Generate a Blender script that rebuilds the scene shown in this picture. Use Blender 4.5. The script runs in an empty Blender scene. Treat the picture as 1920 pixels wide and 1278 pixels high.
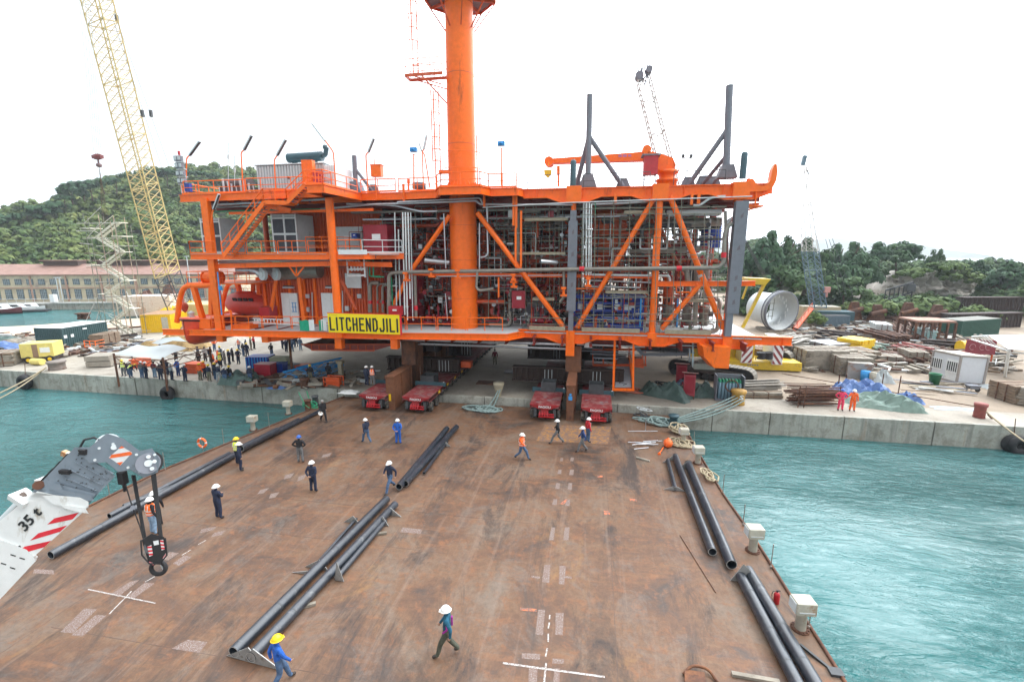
import bpy, bmesh, math, random
import numpy as np
from mathutils import Vector, Matrix, Euler
PI = math.pi
S = bpy.context.scene
COL = S.collection
# ------------------------------------------------------------------ camera
F = 853.0; H = 13.2; TH = math.radians(10.9); YAW = math.radians(10.0)
cam = bpy.data.cameras.new('camera'); cam.lens = F / 1920 * 36; cam.sensor_width = 36
cam.clip_start = 0.1; cam.clip_end = 9000
camo = bpy.data.objects.new('camera', cam); COL.objects.link(camo)
camo.location = (0, 0, H); camo.rotation_euler = (PI/2 - TH, 0, YAW)
S.camera = camo
# ------------------------------------------------------------------ light
w = bpy.data.worlds.new('World'); S.world = w; w.use_nodes = True
nt = w.node_tree; nt.nodes.clear()
N = nt.nodes.new
SUN_EL, SUN_AZ = math.radians(50), math.radians(105)      # azimuth clockwise from +Y
sky = N('ShaderNodeTexSky'); sky.sky_type = 'NISHITA'; sky.sun_disc = False
sky.sun_elevation = SUN_EL; sky.sun_rotation = SUN_AZ; sky.air_density = 1.2; sky.dust_density = 3
tc = N('ShaderNodeTexCoord'); mp = N('ShaderNodeMapping'); mp.inputs['Scale'].default_value = (1, 1, 2.6)
nz = N('ShaderNodeTexNoise'); nz.inputs['Scale'].default_value = 1.6; nz.inputs['Detail'].default_value = 5
cr = N('ShaderNodeValToRGB'); cr.color_ramp.elements[0].position = .3; cr.color_ramp.elements[1].position = .72
cr.color_ramp.elements[0].color = (11.3, 12.2, 12.9, 1); cr.color_ramp.elements[1].color = (15, 15.2, 15.4, 1)
mx = N('ShaderNodeMixRGB'); mx.inputs[0].default_value = .9
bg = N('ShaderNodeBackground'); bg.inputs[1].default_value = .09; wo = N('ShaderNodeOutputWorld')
L = nt.links.new
L(tc.outputs['Generated'], mp.inputs[0]); L(mp.outputs[0], nz.inputs['Vector']); L(nz.outputs['Fac'], cr.inputs[0])
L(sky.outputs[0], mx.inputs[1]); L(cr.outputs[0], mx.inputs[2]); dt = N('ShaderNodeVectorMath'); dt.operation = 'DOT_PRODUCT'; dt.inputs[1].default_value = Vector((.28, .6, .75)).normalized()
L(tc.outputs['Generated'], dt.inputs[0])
gr = N('ShaderNodeMapRange'); gr.interpolation_type = 'SMOOTHSTEP'; gr.inputs[1].default_value = .5; gr.inputs[2].default_value = 1; gr.inputs[3].default_value = 1.12; gr.inputs[4].default_value = 6.5; L(dt.outputs['Value'], gr.inputs[0])  # bright sky lobe centred above the view, added to brighten the water
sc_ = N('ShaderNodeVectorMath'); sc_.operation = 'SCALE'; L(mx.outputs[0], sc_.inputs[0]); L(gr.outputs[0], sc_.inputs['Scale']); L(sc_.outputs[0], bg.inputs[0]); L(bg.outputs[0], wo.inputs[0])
sl = bpy.data.lights.new('sun', 'SUN'); sl.energy = 1.1; sl.angle = math.radians(18); sl.color = (1, .96, .9)
slo = bpy.data.objects.new('sun', sl); COL.objects.link(slo)
d = Vector((math.sin(SUN_AZ)*math.cos(SUN_EL), math.cos(SUN_AZ)*math.cos(SUN_EL), math.sin(SUN_EL)))
slo.rotation_euler = (-d).to_track_quat('-Z', 'Y').to_euler()
S.view_settings.view_transform = 'Standard'; S.view_settings.look = 'None'; S.view_settings.gamma = 1
S.view_settings.use_curve_mapping = False; S.view_settings.exposure = -0.03
S.cycles.max_bounces = 6; S.cycles.volume_bounces = 0
# ------------------------------------------------------------------ places: a pixel of the photo on a known plane of the world
_c, _s = math.cos, math.sin
_fw = Vector((-_s(YAW)*_c(TH), _c(YAW)*_c(TH), -_s(TH))); _rt = Vector((_c(YAW), _s(YAW), 0)); _up = Vector((-_s(YAW)*_s(TH), _c(YAW)*_s(TH), _c(TH)))
def ray(px, py): return _fw + _rt*((px-960)/F) + _up*((639-py)/F)
def Zp(px, py, z=0.0):
 r = ray(px, py); return Vector((0, 0, H)) + r*((z-H)/r.z)
def Yp(px, py, y=39.0):
 r = ray(px, py); return Vector((0, 0, H)) + r*(y/r.y)
def Cp(px, py, dep): return Vector((0, 0, H)) + ray(px, py)*dep
# ------------------------------------------------------------------ objects
def wl(o):
 v = Vector((0, 0, 0))
 while o: v += o.location; o = o.parent
 return v
class MB:
 def __init__(s): s.v = []; s.f = []; s.m = []; s.sm = []
 def add(s, vs, fs, mi=0, sm=False):
  b = len(s.v); s.v += [tuple(x) for x in vs]
  for f in fs: s.f.append([i+b for i in f]); s.m.append(mi); s.sm.append(sm)
  return s
 def box(s, c, d, rz=0, mi=0, R=None):
  x, y, z = d[0]/2, d[1]/2, d[2]/2; c = Vector(c)
  if R is None: R = Matrix.Rotation(rz, 3, 'Z')
  P = [c + R @ Vector(p) for p in ((-x,-y,-z),(x,-y,-z),(x,y,-z),(-x,y,-z),(-x,-y,z),(x,-y,z),(x,y,z),(-x,y,z))]
  return s.add(P, [(0,3,2,1),(4,5,6,7),(0,1,5,4),(1,2,6,5),(2,3,7,6),(3,0,4,7)], mi)
 def frame(s, a, b, up=(0, 0, 1)):
  d = (Vector(b)-Vector(a)); d.normalize(); up = Vector(up)
  if abs(d.dot(up)) > .98: up = Vector((0, 1, 0))
  x = d.cross(up).normalized(); z = x.cross(d).normalized()
  return d, x, z
 def beam(s, a, b, wd, h, mi=0, up=(0, 0, 1)):
  a, b = Vector(a), Vector(b); d, x, z = s.frame(a, b, up)
  P = [p + x*i*wd/2 + z*j*h/2 for p in (a, b) for i, j in ((-1,-1),(1,-1),(1,1),(-1,1))]
  return s.add(P, [(0,1,2,3),(7,6,5,4),(0,4,5,1),(1,5,6,2),(2,6,7,3),(3,7,4,0)], mi)
 def ibeam(s, a, b, wd, h, t=.04, mi=0, up=(0, 0, 1)):
  a, b = Vector(a), Vector(b); d, x, z = s.frame(a, b, up)
  s.beam(a+z*(h/2-t/2), b+z*(h/2-t/2), wd, t, mi, up); s.beam(a-z*(h/2-t/2), b-z*(h/2-t/2), wd, t, mi, up)
  return s.beam(a, b, t, h-2*t, mi, up)
 def tube(s, a, b, r, n=10, r2=None, mi=0, cap=True, sm=True):
  a, b = Vector(a), Vector(b); d, x, z = s.frame(a, b); r2 = r if r2 is None else r2
  P = []
  for p, q in ((a, r), (b, r2)):
   for i in range(n): t = 2*PI*i/n; P.append(p + x*math.cos(t)*q + z*math.sin(t)*q)
  s.add(P, [(i, (i+1) % n, n+(i+1) % n, n+i) for i in range(n)], mi, sm)
  if cap: s.add(P[:n], [list(range(n))[::-1]], mi); s.add(P[n:], [list(range(n))], mi)
  return s
 def pipe(s, a, b, r, ri, n=20, mi=0, mo=1):      # open pipe with wall
  a, b = Vector(a), Vector(b); d, x, z = s.frame(a, b); P = []
  for p, q in ((a, r), (b, r), (b, ri), (a, ri)):
   for i in range(n): t = 2*PI*i/n; P.append(p + x*math.cos(t)*q + z*math.sin(t)*q)
  for k, m_, sm in ((0, mi, True), (1, mo, False), (2, mi, True), (3, mo, False)):
   o, q = k*n, ((k+1) % 4)*n
   s.add(P, [(o+i, o+(i+1) % n, q+(i+1) % n, q+i) for i in range(n)], m_, sm)
  return s
 def path(s, pts, r, n=8, mi=0, bend=0, closed=False):
  pts = [Vector(p) for p in pts]
  if bend:
   q = [pts[0]]
   for i in range(1, len(pts)-1):
    p, u, v = pts[i], pts[i-1]-pts[i], pts[i+1]-pts[i]
    k = min(bend, u.length*.45, v.length*.45); A = p+u.normalized()*k; B = p+v.normalized()*k
    for t in (0, .25, .5, .75, 1): q.append(A*(1-t)**2 + p*2*t*(1-t) + B*t*t)
   q.append(pts[-1]); pts = q
  R = []; x = None
  m = len(pts)
  for i, p in enumerate(pts):
   d = ((pts[(i+1) % m] if (closed or i < m-1) else p) - (pts[i-1] if (closed or i) else p)).normalized()
   if x is None:
    _, x, z = s.frame(Vector((0,0,0)), d)
   x = (x - d*x.dot(d)).normalized(); z = x.cross(d)
   R += [p + x*math.cos(2*PI*j/n)*r + z*math.sin(2*PI*j/n)*r for j in range(n)]
  fs = [(i*n+j, i*n+(j+1) % n, ((i+1) % m)*n+(j+1) % n, ((i+1) % m)*n+j) for i in range(m if closed else m-1) for j in range(n)]
  s.add(R, fs, mi, True)
  if not closed: s.add(R[:n], [list(range(n))[::-1]], mi); s.add(R[-n:], [list(range(n))], mi)
  return s
 def lathe(s, prof, c=(0, 0, 0), n=16, mi=0, sx=1, sy=1, sm=True, R=None):
  c = Vector(c); P = []
  for r, z in prof:
   for i in range(n):
    t = 2*PI*i/n; q = Vector((r*sx*math.cos(t), r*sy*math.sin(t), z)); P.append(c + (R @ q if R else q))
  return s.add(P, [(k*n+i, k*n+(i+1) % n, (k+1)*n+(i+1) % n, (k+1)*n+i) for k in range(len(prof)-1) for i in range(n)], mi, sm)
 def prism(s, poly, off, mi=0):                     # poly: list of 3D points, off: extrusion vector
  P = [Vector(p) for p in poly]; off = Vector(off); n = len(P)
  s.add(P+[p+off for p in P], [list(range(n))[::-1], [i+n for i in range(n)]] + [(i, (i+1) % n, n+(i+1) % n, n+i) for i in range(n)], mi)
  return s
 def quad(s, a, b, c, d, mi=0): return s.add([a, b, c, d], [(0, 1, 2, 3)], mi)
 def mesh(s, name, mats, org=(0, 0, 0)):
  me = bpy.data.meshes.new(name); o = Vector(org)
  me.from_pydata([(v[0]-o.x, v[1]-o.y, v[2]-o.z) for v in s.v], [], s.f)
  if not isinstance(mats, (list, tuple)): mats = [mats]
  for m in mats: me.materials.append(m)
  me.polygons.foreach_set('material_index', s.m); me.polygons.foreach_set('use_smooth', s.sm)
  return me
 def build(s, name, mats, parent=None, **k):
  org = wl(parent) if parent else k.pop('org', (0, 0, 0))
  o = bpy.data.objects.new(name, s.mesh(name, mats, org)); COL.objects.link(o)
  if parent: o.parent = parent
  else: o.location = org
  return tag(o, **k)
def tag(o, label=None, cat=None, group=None, kind=None):
 if label: o['label'] = label
 if cat: o['category'] = cat
 if group: o['group'] = group
 if kind: o['kind'] = kind
 return o
def thing(name, label, cat, loc=(0, 0, 0), rz=0, group=None):
 o = bpy.data.objects.new(name, None); COL.objects.link(o); o.location = loc; o.rotation_euler = (0, 0, rz); o.empty_display_size = .2
 return tag(o, label, cat, group)
def inst(me, name, parent=None, loc=(0, 0, 0), rot=(0, 0, 0), sc=(1, 1, 1), **k):
 o = bpy.data.objects.new(name, me); COL.objects.link(o); o.parent = parent; o.location = loc; o.rotation_euler = rot; o.scale = sc
 return tag(o, **k)
def kids(o): return [c for c in bpy.data.objects if c.parent == o]
CH = {}
def copy_tree(o, parent=None):
 c = o.copy(); COL.objects.link(c); c.parent = parent
 if o not in CH: CH[o] = kids(o)
 for k in CH[o]: copy_tree(k, c)
 return c
def dup(o, loc, rz, label, group=None):
 c = copy_tree(o); c.location = loc; c.rotation_euler = (0, 0, rz); c['label'] = label
 if group: c['group'] = group
 return c
# ------------------------------------------------------------------ materials
def lin(c): return tuple((x/255/12.92 if x/255 < .04045 else ((x/255+.055)/1.055)**2.4) for x in c)
MATS = {}
def mat(name, c, rough=.6, metal=0, var=.12, vs=3.0, c2=None, f2=.0, s2=1.2, bump=0, bs=30, spec=.5, coat=0, str2=(1, 1, 1), alpha=1):
 """painted or raw surface: base colour c with soft variation, patches of c2 (dirt, rust) covering about f2, fine bump"""
 if name in MATS: return MATS[name]
 m = bpy.data.materials.new(name); m.use_nodes = True; t = m.node_tree; n = t.nodes; b = n['Principled BSDF']; l = t.links.new
 co = n.new('ShaderNodeNewGeometry')
 def noise(sc, det=4, rough_=.6, vec=None):
  q = n.new('ShaderNodeTexNoise'); q.inputs['Scale'].default_value = sc; q.inputs['Detail'].default_value = det; q.inputs['Roughness'].default_value = rough_
  l(vec or co.outputs['Position'], q.inputs['Vector']); return q
 a = noise(vs); mr = n.new('ShaderNodeMapRange'); mr.inputs[1].default_value = .3; mr.inputs[2].default_value = .7; mr.inputs[3].default_value = 1-var; mr.inputs[4].default_value = 1+var
 l(a.outputs['Fac'], mr.inputs[0])
 vm = n.new('ShaderNodeVectorMath'); vm.operation = 'SCALE'; vm.inputs[0].default_value = c; l(mr.outputs[0], vm.inputs['Scale'])
 out = vm.outputs[0]
 if c2 is not None and f2 > 0:
  mp_ = n.new('ShaderNodeMapping'); mp_.inputs['Scale'].default_value = str2; l(co.outputs['Position'], mp_.inputs[0])
  q = noise(s2, 8, .7, mp_.outputs[0]); r = n.new('ShaderNodeMapRange'); th = .5+(.5-f2)*.42
  r.inputs[1].default_value = th-.05; r.inputs[2].default_value = th+.07; l(q.outputs['Fac'], r.inputs[0])
  mix = n.new('ShaderNodeMixRGB'); l(r.outputs[0], mix.inputs[0]); l(out, mix.inputs[1]); mix.inputs[2].default_value = (*c2, 1); out = mix.outputs[0]
 l(out, b.inputs['Base Color']); b.inputs['Roughness'].default_value = rough; b.inputs['Metallic'].default_value = metal
 b.inputs['Specular IOR Level'].default_value = spec
 if coat: b.inputs['Coat Weight'].default_value = coat
 if bump:
  q = noise(bs, 3); bp = n.new('ShaderNodeBump'); bp.inputs['Strength'].default_value = bump; bp.inputs['Distance'].default_value = .02
  l(q.outputs['Fac'], bp.inputs['Height']); l(bp.outputs[0], b.inputs['Normal'])
 MATS[name] = m; return m
orange = mat('orange_paint', (.93, .155, .007), .42, var=.08, c2=(.5, .085, .012), f2=.17, s2=1.3, spec=.3, coat=.08, str2=(1, 1, .22))
orange2 = mat('orange_panel', (.6, .085, .015), .5, var=.1)
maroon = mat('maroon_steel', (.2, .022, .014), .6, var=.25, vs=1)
red = mat('red_paint', (.42, .012, .02), .4, var=.12, coat=.1)
crimson = mat('crimson_paint', (.27, .008, .022), .42, var=.15)
ygrey = mat('grey_primer', (.17, .18, .21), .65, var=.08, c2=(.11, .11, .13), f2=.12, s2=.7)
lgrey = mat('light_grey_paint', (.52, .56, .57), .55, var=.06, c2=(.34, .36, .36), f2=.1)
dgrey = mat('dark_grey_steel', (.05, .055, .06), .6, var=.2)
silver = mat('galvanised_pipe', (.5, .52, .55), .34, .75, var=.1)
grime = mat('dull_pipe', (.24, .22, .19), .45, .35, var=.15)
scafm = mat('scaffold_tube', (.22, .22, .17), .5, .5, var=.2, c2=(.12, .2, .13), f2=.3, s2=.4)
plank = mat('scaffold_plank', (.32, .28, .2), .8, var=.2)
green = mat('green_pipe', (.01, .25, .12), .45)
blue = mat('blue_paint', (.012, .045, .3), .45, var=.15)
sky_blue = mat('light_blue_paint', (.03, .28, .65), .45)
teal = mat('dark_teal_paint', (.03, .08, .1), .5)
white = mat('white_paint', (.72, .74, .74), .5, var=.05, c2=(.45, .43, .38), f2=.08)
offw = mat('cream_white_paint', (.42, .4, .33), .6, var=.15, c2=(.3, .15, .07), f2=.2, s2=2.5)
yellow = mat('yellow_paint', (.78, .5, .008), .45, var=.08, c2=(.35, .2, .03), f2=.08)
byel = mat('bright_yellow_sign', (.85, .66, .0), .5, var=.02)
black = mat('black_rubber', (.018, .018, .02), .75, var=.2)
inkm = mat('black_lettering', (.012, .014, .014), .6)
redmk = mat('red_marking', (.62, .015, .03), .45)
orgmk = mat('orange_marking', (.85, .14, .02), .45)
rust = mat('rusty_steel', (.09, .038, .022), .8, var=.3, c2=(.19, .075, .03), f2=.35, s2=1.4, bump=.3)
rustb = mat('brown_rusted_beam', (.16, .062, .028), .75, var=.25, c2=(.05, .025, .018), f2=.35, s2=.6, str2=(1, 1, .5))
drust = mat('dark_rusted_girder', (.035, .02, .016), .8, var=.3)
wood = mat('weathered_timber', (.25, .222, .18), .85, var=.25, vs=2, c2=(.14, .115, .085), f2=.3, s2=1.5)
wood2 = mat('brown_timber', (.2, .145, .1), .85, var=.25, vs=2)
plast = mat('black_coated_pipe', (.02, .026, .036), .33, spec=.75, var=.35, vs=2.5, c2=(.1, .105, .11), f2=.2, s2=1.2, str2=(.3, 3, 3))
pipend = mat('bare_pipe_end', (.42, .42, .4), .5, .4)
rope = mat('grey_green_rope', (.2, .27, .26), .9, var=.2, vs=8)
rope2 = mat('tan_rope', (.36, .3, .2), .9, var=.2, vs=8)
tarp = mat('green_tarpaulin', (.045, .085, .075), .55, var=.25, vs=2)
btarp = mat('blue_tarpaulin', (.07, .14, .33), .45, var=.2, vs=3)
canv = mat('canopy_sheet', (.38, .42, .43), .6, var=.06, vs=.6)
tyre = mat('tyre_rubber', (.045, .042, .038), .85, var=.2, c2=(.16, .14, .115), f2=.4, s2=3)
# ================================================================== SETTING
WZ = -1.32; QZ = 0.5; QY = 38.15
def nodes_mat(name):
 m = bpy.data.materials.new(name); m.use_nodes = True; t = m.node_tree; return m, t.nodes, t.links.new, t.nodes['Principled BSDF']
def tnoise(n, l, vec, sc, det=5, rg=.6, dist=0):
 q = n.new('ShaderNodeTexNoise'); q.inputs['Scale'].default_value = sc; q.inputs['Detail'].default_value = det; q.inputs['Roughness'].default_value = rg; q.inputs['Distortion'].default_value = dist
 l(vec, q.inputs['Vector']); return q.outputs['Fac']
def tramp(n, l, fac, stops):
 r = n.new('ShaderNodeValToRGB'); e = r.color_ramp.elements
 while len(e) < len(stops): e.new(.5)
 for i, (p, c) in enumerate(stops): e[i].position = p; e[i].color = (*c, 1) if len(c) == 3 else c
 l(fac, r.inputs[0]); return r.outputs[0]
def tmix(n, l, f, a, b, mode='MIX'):
 m = n.new('ShaderNodeMixRGB'); m.blend_type = mode
 for i, x in enumerate((f, a, b)):
  if isinstance(x, (int, float)): m.inputs[i].default_value = x
  elif isinstance(x, tuple): m.inputs[i].default_value = (*x, 1)
  else: l(x, m.inputs[i])
 return m.outputs[0]
def tmap(n, l, sc, rz=0, loc=(0, 0, 0)):
 g = n.new('ShaderNodeNewGeometry'); m = n.new('ShaderNodeMapping'); m.inputs['Scale'].default_value = sc; m.inputs['Rotation'].default_value = (0, 0, rz); m.inputs['Location'].default_value = loc
 l(g.outputs['Position'], m.inputs[0]); return m.outputs[0]
def tsoft(n, l, fac, a, b):
 r = n.new('ShaderNodeMapRange'); r.inputs[1].default_value = a; r.inputs[2].default_value = b; l(fac, r.inputs[0]); return r.outputs[0]
# sea water
mw, n, l, b = nodes_mat('sea_water')
b.inputs['Base Color'].default_value = (.004, .085, .082, 1); b.inputs['Roughness'].default_value = .1; b.inputs['IOR'].default_value = 1.33
v1 = tmap(n, l, (.55, 1.5, 1), -.45); v2 = tmap(n, l, (.7, 1.6, 1), -.2); v3 = tmap(n, l, (.5, 1, 1), -.5)
hs = [(tnoise(n, l, v1, .42, 4, .6, 1.0), .85), (tnoise(n, l, v2, 1.9, 5, .66, .8), .25), (tnoise(n, l, v2, 6.5, 3, .6, .3), .035)]; acc = None
pt_ = tsoft(n, l, tnoise(n, l, v3, .07, 4, .6, .5), .38, .62)
for k_, (h_, a_) in enumerate(hs):
 q = n.new('ShaderNodeMath'); q.operation = 'MULTIPLY_ADD'; l(h_, q.inputs[0]); q.inputs[1].default_value = a_
 if acc is None: q.inputs[2].default_value = 0
 else: l(acc, q.inputs[2])
 acc = q.outputs[0]
mr = n.new('ShaderNodeMapRange'); l(pt_, mr.inputs[0]); mr.inputs[3].default_value = .4; mr.inputs[4].default_value = 1.5
bp = n.new('ShaderNodeBump'); l(mr.outputs[0], bp.inputs['Strength']); bp.inputs['Distance'].default_value = 1.0; l(acc, bp.inputs['Height']); l(bp.outputs[0], b.inputs['Normal'])
b.inputs['Specular IOR Level'].default_value = .9; b.inputs['IOR'].default_value = 1.38
l(tramp(n, l, tnoise(n, l, tmap(n, l, (1, 1, 1)), .05, 3), [(.35, (.01, .1, .1)), (.65, (.035, .17, .175))]), b.inputs['Base Color'])
MB().quad((-1500, -300, WZ), (1500, -300, WZ), (1500, 1600, WZ), (-1500, 1600, WZ)).build('sea', mw, kind='structure')
# rusty barge deck
md, n, l, b = nodes_mat('rusty_deck_plate')
v = tmap(n, l, (1, 1, 1))
g1 = tnoise(n, l, v, .2, 7, .7, .9); g2 = tnoise(n, l, v, 1.6, 9, .75, .4); g3 = tnoise(n, l, v, 13, 5, .7)
def mul(f, k): q = n.new('ShaderNodeMath'); q.operation = 'MULTIPLY'; l(f, q.inputs[0]); q.inputs[1].default_value = k; return q.outputs[0]
base = tramp(n, l, g1, [(.36, (.05, .034, .026)), (.45, (.11, .055, .03)), (.53, (.14, .076, .042)), (.64, (.15, .105, .075))])
gp = tsoft(n, l, tnoise(n, l, tmap(n, l, (1, .8, 1), .1, (5, 2, 0)), .55, 10, .8, .7), .5, .6); base = tmix(n, l, mul(gp, .42), base, (.14, .118, .1))
blot = tsoft(n, l, g2, .53, .66); base = tmix(n, l, mul(blot, .7), base, (.21, .085, .035))
st1 = tsoft(n, l, tnoise(n, l, tmap(n, l, (.22, 2.2, 1), .02, (3, 9, 0)), .9, 8, .7, .3), .54, .66); base = tmix(n, l, mul(st1, .5), base, (.2, .09, .04))
wet = tsoft(n, l, tnoise(n, l, tmap(n, l, (1, .35, 1), .25, (31, 7, 0)), .38, 10, .76, .6), .52, .63); base = tmix(n, l, mul(wet, .95), base, (.042, .029, .024))
streak = tsoft(n, l, tnoise(n, l, tmap(n, l, (1.4, .05, 1), -.03), 1.5, 6, .7), .54, .68); base = tmix(n, l, mul(streak, .35), base, (.21, .15, .115))
ywl = tsoft(n, l, tnoise(n, l, tmap(n, l, (1, .5, 1), 0, (17, 40, 0)), .3, 9, .75, .6), .6, .7); base = tmix(n, l, mul(ywl, .5), base, (.27, .14, .05))
base = tmix(n, l, mul(tsoft(n, l, g3, .58, .72), .6), base, (.085, .045, .03))
fine = tramp(n, l, tnoise(n, l, v, 3.6, 10, .85, .6), [(.3, (.32, .32, .32)), (.7, (.68, .68, .68))])
base = tmix(n, l, .9, base, fine, 'OVERLAY')
l(base, b.inputs['Base Color']); rr = tramp(n, l, g1, [(.3, (.5, .5, .5)), (.6, (.8, .8, .8))]); l(rr, b.inputs['Roughness'])
bp = n.new('ShaderNodeBump'); bp.inputs['Strength'].default_value = .4; bp.inputs['Distance'].default_value = .02; l(g2, bp.inputs['Height']); l(bp.outputs[0], b.inputs['Normal'])
# concrete
def conc(name, c, dirt, f=.3, seed=0, vert=False):
 m, n, l, b = nodes_mat(name); v = tmap(n, l, (1, 1, 1), 0, (seed, seed, 0))
 a = tramp(n, l, tnoise(n, l, v, .16, 7, .68, .6), [(.35, tuple(x*.72 for x in c)), (.62, tuple(min(1, x*1.15) for x in c))])
 d_ = tsoft(n, l, tnoise(n, l, v, .9, 8, .72, .3), .66-f*.4, .74-f*.3)
 q = n.new('ShaderNodeMath'); q.operation = 'MULTIPLY'; q.inputs[1].default_value = .6; l(d_, q.inputs[0]); a = tmix(n, l, q.outputs[0], a, dirt)
 if vert:
  s_ = tsoft(n, l, tnoise(n, l, tmap(n, l, (1.3, 1.3, .12)), 1.6, 4, .6), .5, .7); q = n.new('ShaderNodeMath'); q.operation = 'MULTIPLY'; q.inputs[1].default_value = .75; l(s_, q.inputs[0])
  a = tmix(n, l, q.outputs[0], a, tuple(x*.45 for x in c)); s2_ = tsoft(n, l, tnoise(n, l, tmap(n, l, (.8, .8, .1), 0, (9, 3, 0)), 1.4, 4, .6), .6, .7)
  q = n.new('ShaderNodeMath'); q.operation = 'MULTIPLY'; q.inputs[1].default_value = .5; l(s2_, q.inputs[0]); a = tmix(n, l, q.outputs[0], a, (.3, .18, .1))
 fn = tramp(n, l, tnoise(n, l, v, 7, 6, .75), [(.3, (.4, .4, .4)), (.7, (.6, .6, .6))]); a = tmix(n, l, .7, a, fn, 'OVERLAY')
 l(a, b.inputs['Base Color']); b.inputs['Roughness'].default_value = .88
 bp = n.new('ShaderNodeBump'); bp.inputs['Strength'].default_value = .35; bp.inputs['Distance'].default_value = .03; l(tnoise(n, l, v, 4, 6, .7), bp.inputs['Height']); l(bp.outputs[0], b.inputs['Normal'])
 return m
concm = conc('quay_concrete', (.31, .28, .235), (.2, .17, .13), .25, 3)
conwl = conc('quay_wall_concrete', (.36, .355, .31), (.17, .155, .12), .42, 11, True)
dirtm = conc('yard_dirt', (.27, .215, .16), (.24, .19, .14), .4, 21)
tanm = conc('tan_pier', (.56, .44, .33), (.44, .31, .22), .4, 5)
weed = mat('tidal_weed', (.045, .05, .035), .7, var=.4)
# the quay: one slab with recessed joints in its front, blocks proud of each other
XL, XR = -150.0, 130.0
land = [(XL, QY+.25), (XR, QY+.25), (260, 60), (420, 300), (-60, 420), (-95, 150), (-96, 112), (-80, 85), (-93, 71), (-100, 63.6), (-105, 60), (XL, 50)]
q = MB(); q.prism([(x, y, QZ-3.4) for x, y in land], (0, 0, 3.4)); quay = q.build('quay', concm, kind='structure')
rng = random.Random(4)
x = XL; jj = 0
while x < XR:
 wdt = rng.uniform(4.2, 8.5); x2 = min(x+wdt, XR); p = rng.uniform(-.04, .04)
 if True:
  m_ = MB(); m_.box(((x+x2)/2, QY+.12+p, QZ-.92), (x2-x-.07, .3, 1.9)); m_.box(((x+x2)/2, QY+.22+p, QZ-2.3), (x2-x-.3, .2, .9), mi=1)
  m_.build('quay_block', [conwl, weed], quay)
 x = x2
MB().box((0, QY+.3, QZ-1.9), (2*150, .1, 1.6)).build('quay_base', weed, quay)
# yard surface sheets a few mm above the slab
def sheet(name, pts, z, m, parent=None, **k): return MB().add([(x, y, z) for x, y in pts], [list(range(len(pts)))]).build(name, m, parent, **k)
sheet('yard_ground', [(5, 42.5), (40, 41.5), (128, 44), (255, 70), (380, 290), (8, 380), (2, 120), (6, 70), (3, 50)], QZ+.004, dirtm, kind='structure')
pier = [(-150, 52.4), (-104.5, 60.5), (-99.5, 64), (-93, 71.4), (-80, 85), (-96, 112), (-70, 112), (-62, 84), (-79, 64.2), (-88, 54), (-96, 48), (-150, 41)]
sheet('pier_apron', pier, QZ+.004, tanm, kind='structure')
# rusty kerb rail between apron and quay
m_ = MB(); m_.path([(-150, 41, QZ+.15), (-96, 48, QZ+.15), (-88, 54, QZ+.15), (-79, 64.2, QZ+.15), (-62, 84, QZ+.15)], .16, 6); m_.build('kerb_rail', rust, label='rusty steel kerb rail along the edge of the tan pier apron', cat='kerb rail')
# hill behind the harbour, left
def hill(name, prof, r0, r1, m, rows=14, back=1.5, z0=0.0, seed=1, bumpz=2.5):
 rg = random.Random(seed); V = []; nn = len(prof)
 for j in range(rows+5):
  t = j/rows
  for i, (px, py) in enumerate(prof):
   r = ray(px, py); hz = Vector((r.x, r.y, 0)); hl = hz.length; hz /= hl
   top = H + r.z/hl*r1
   if t <= 1: dd = r0+(r1-r0)*t; z = z0+(top-z0)*(t**.8) + (rg.uniform(-bumpz, bumpz) if 0 < t < 1 else 0)
   else: dd = r1*(1+(back-1)*(t-1)*rows/5); z = top*(1-(t-1)*rows/5)+z0
   V.append(hz*dd + Vector((0, 0, z)))
 Fs = [(j*nn+i, j*nn+i+1, (j+1)*nn+i+1, (j+1)*nn+i) for j in range(rows+4) for i in range(nn-1)]
 o = MB().add(V, Fs, 0, True).build(name, m, kind='structure'); return V, nn
hillm = mat('hill_soil', (.07, .085, .035), .95, var=.3, vs=.05)
HP = [(-900, 520), (-600, 470), (-300, 450), (-120, 434), (0, 417), (60, 400), (110, 388), (150, 370), (200, 352), (250, 339), (300, 330), (350, 325), (400, 326), (460, 332), (540, 345), (640, 372), (760, 410), (900, 450), (1000, 470)]
HV, HN = hill('hill', HP, 222, 340, hillm)
MP = [(1150, 470), (1300, 460), (1400, 452), (1470, 462), (1530, 449), (1570, 446), (1610, 452), (1660, 456), (1720, 460), (1770, 468), (1830, 478), (1900, 487), (1960, 490), (2100, 480), (2400, 470), (2900, 460)]
hill('far_mountain', MP, 1900, 2600, mat('mountain_slope', (.1, .12, .1), .95, var=.15, vs=.004), 8, 1.3, -2, 3, 12)
# ================================================================== BARGE
barge = thing('barge', 'flat rusty brown deck barge moored stern to the concrete quay', 'barge', (-9, 10, 0))
bp_ = [(8.6, -30), (8.35, 8), (8.19, 13.8), (7.91, 20.8), (7.55, 25), (7.42, 29.8), (7.3, 37.6), (-22.6, 37.6), (-23.3, 34.6), (-25.1, 26), (-25.9, 21.8), (-26, 13), (-26, -30)]
m_ = MB(); m_.add([(x, y, 0) for x, y in bp_], [list(range(len(bp_)))]); m_.build('deck', md, barge)
m_ = MB(); n_ = len(bp_)
for i in range(n_):
 (x1, y1), (x2, y2) = bp_[i], bp_[(i+1) % n_]; m_.quad((x1, y1, -.01), (x1, y1, -3), (x2, y2, -3), (x2, y2, -.01))
m_.build('hull_side', rust, barge)
m_ = MB(); m_.path([Vector((x, y, .03)) for x, y in bp_[:7]], .07, 6); m_.build('deck_edge_bar', rust, barge)
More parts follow.
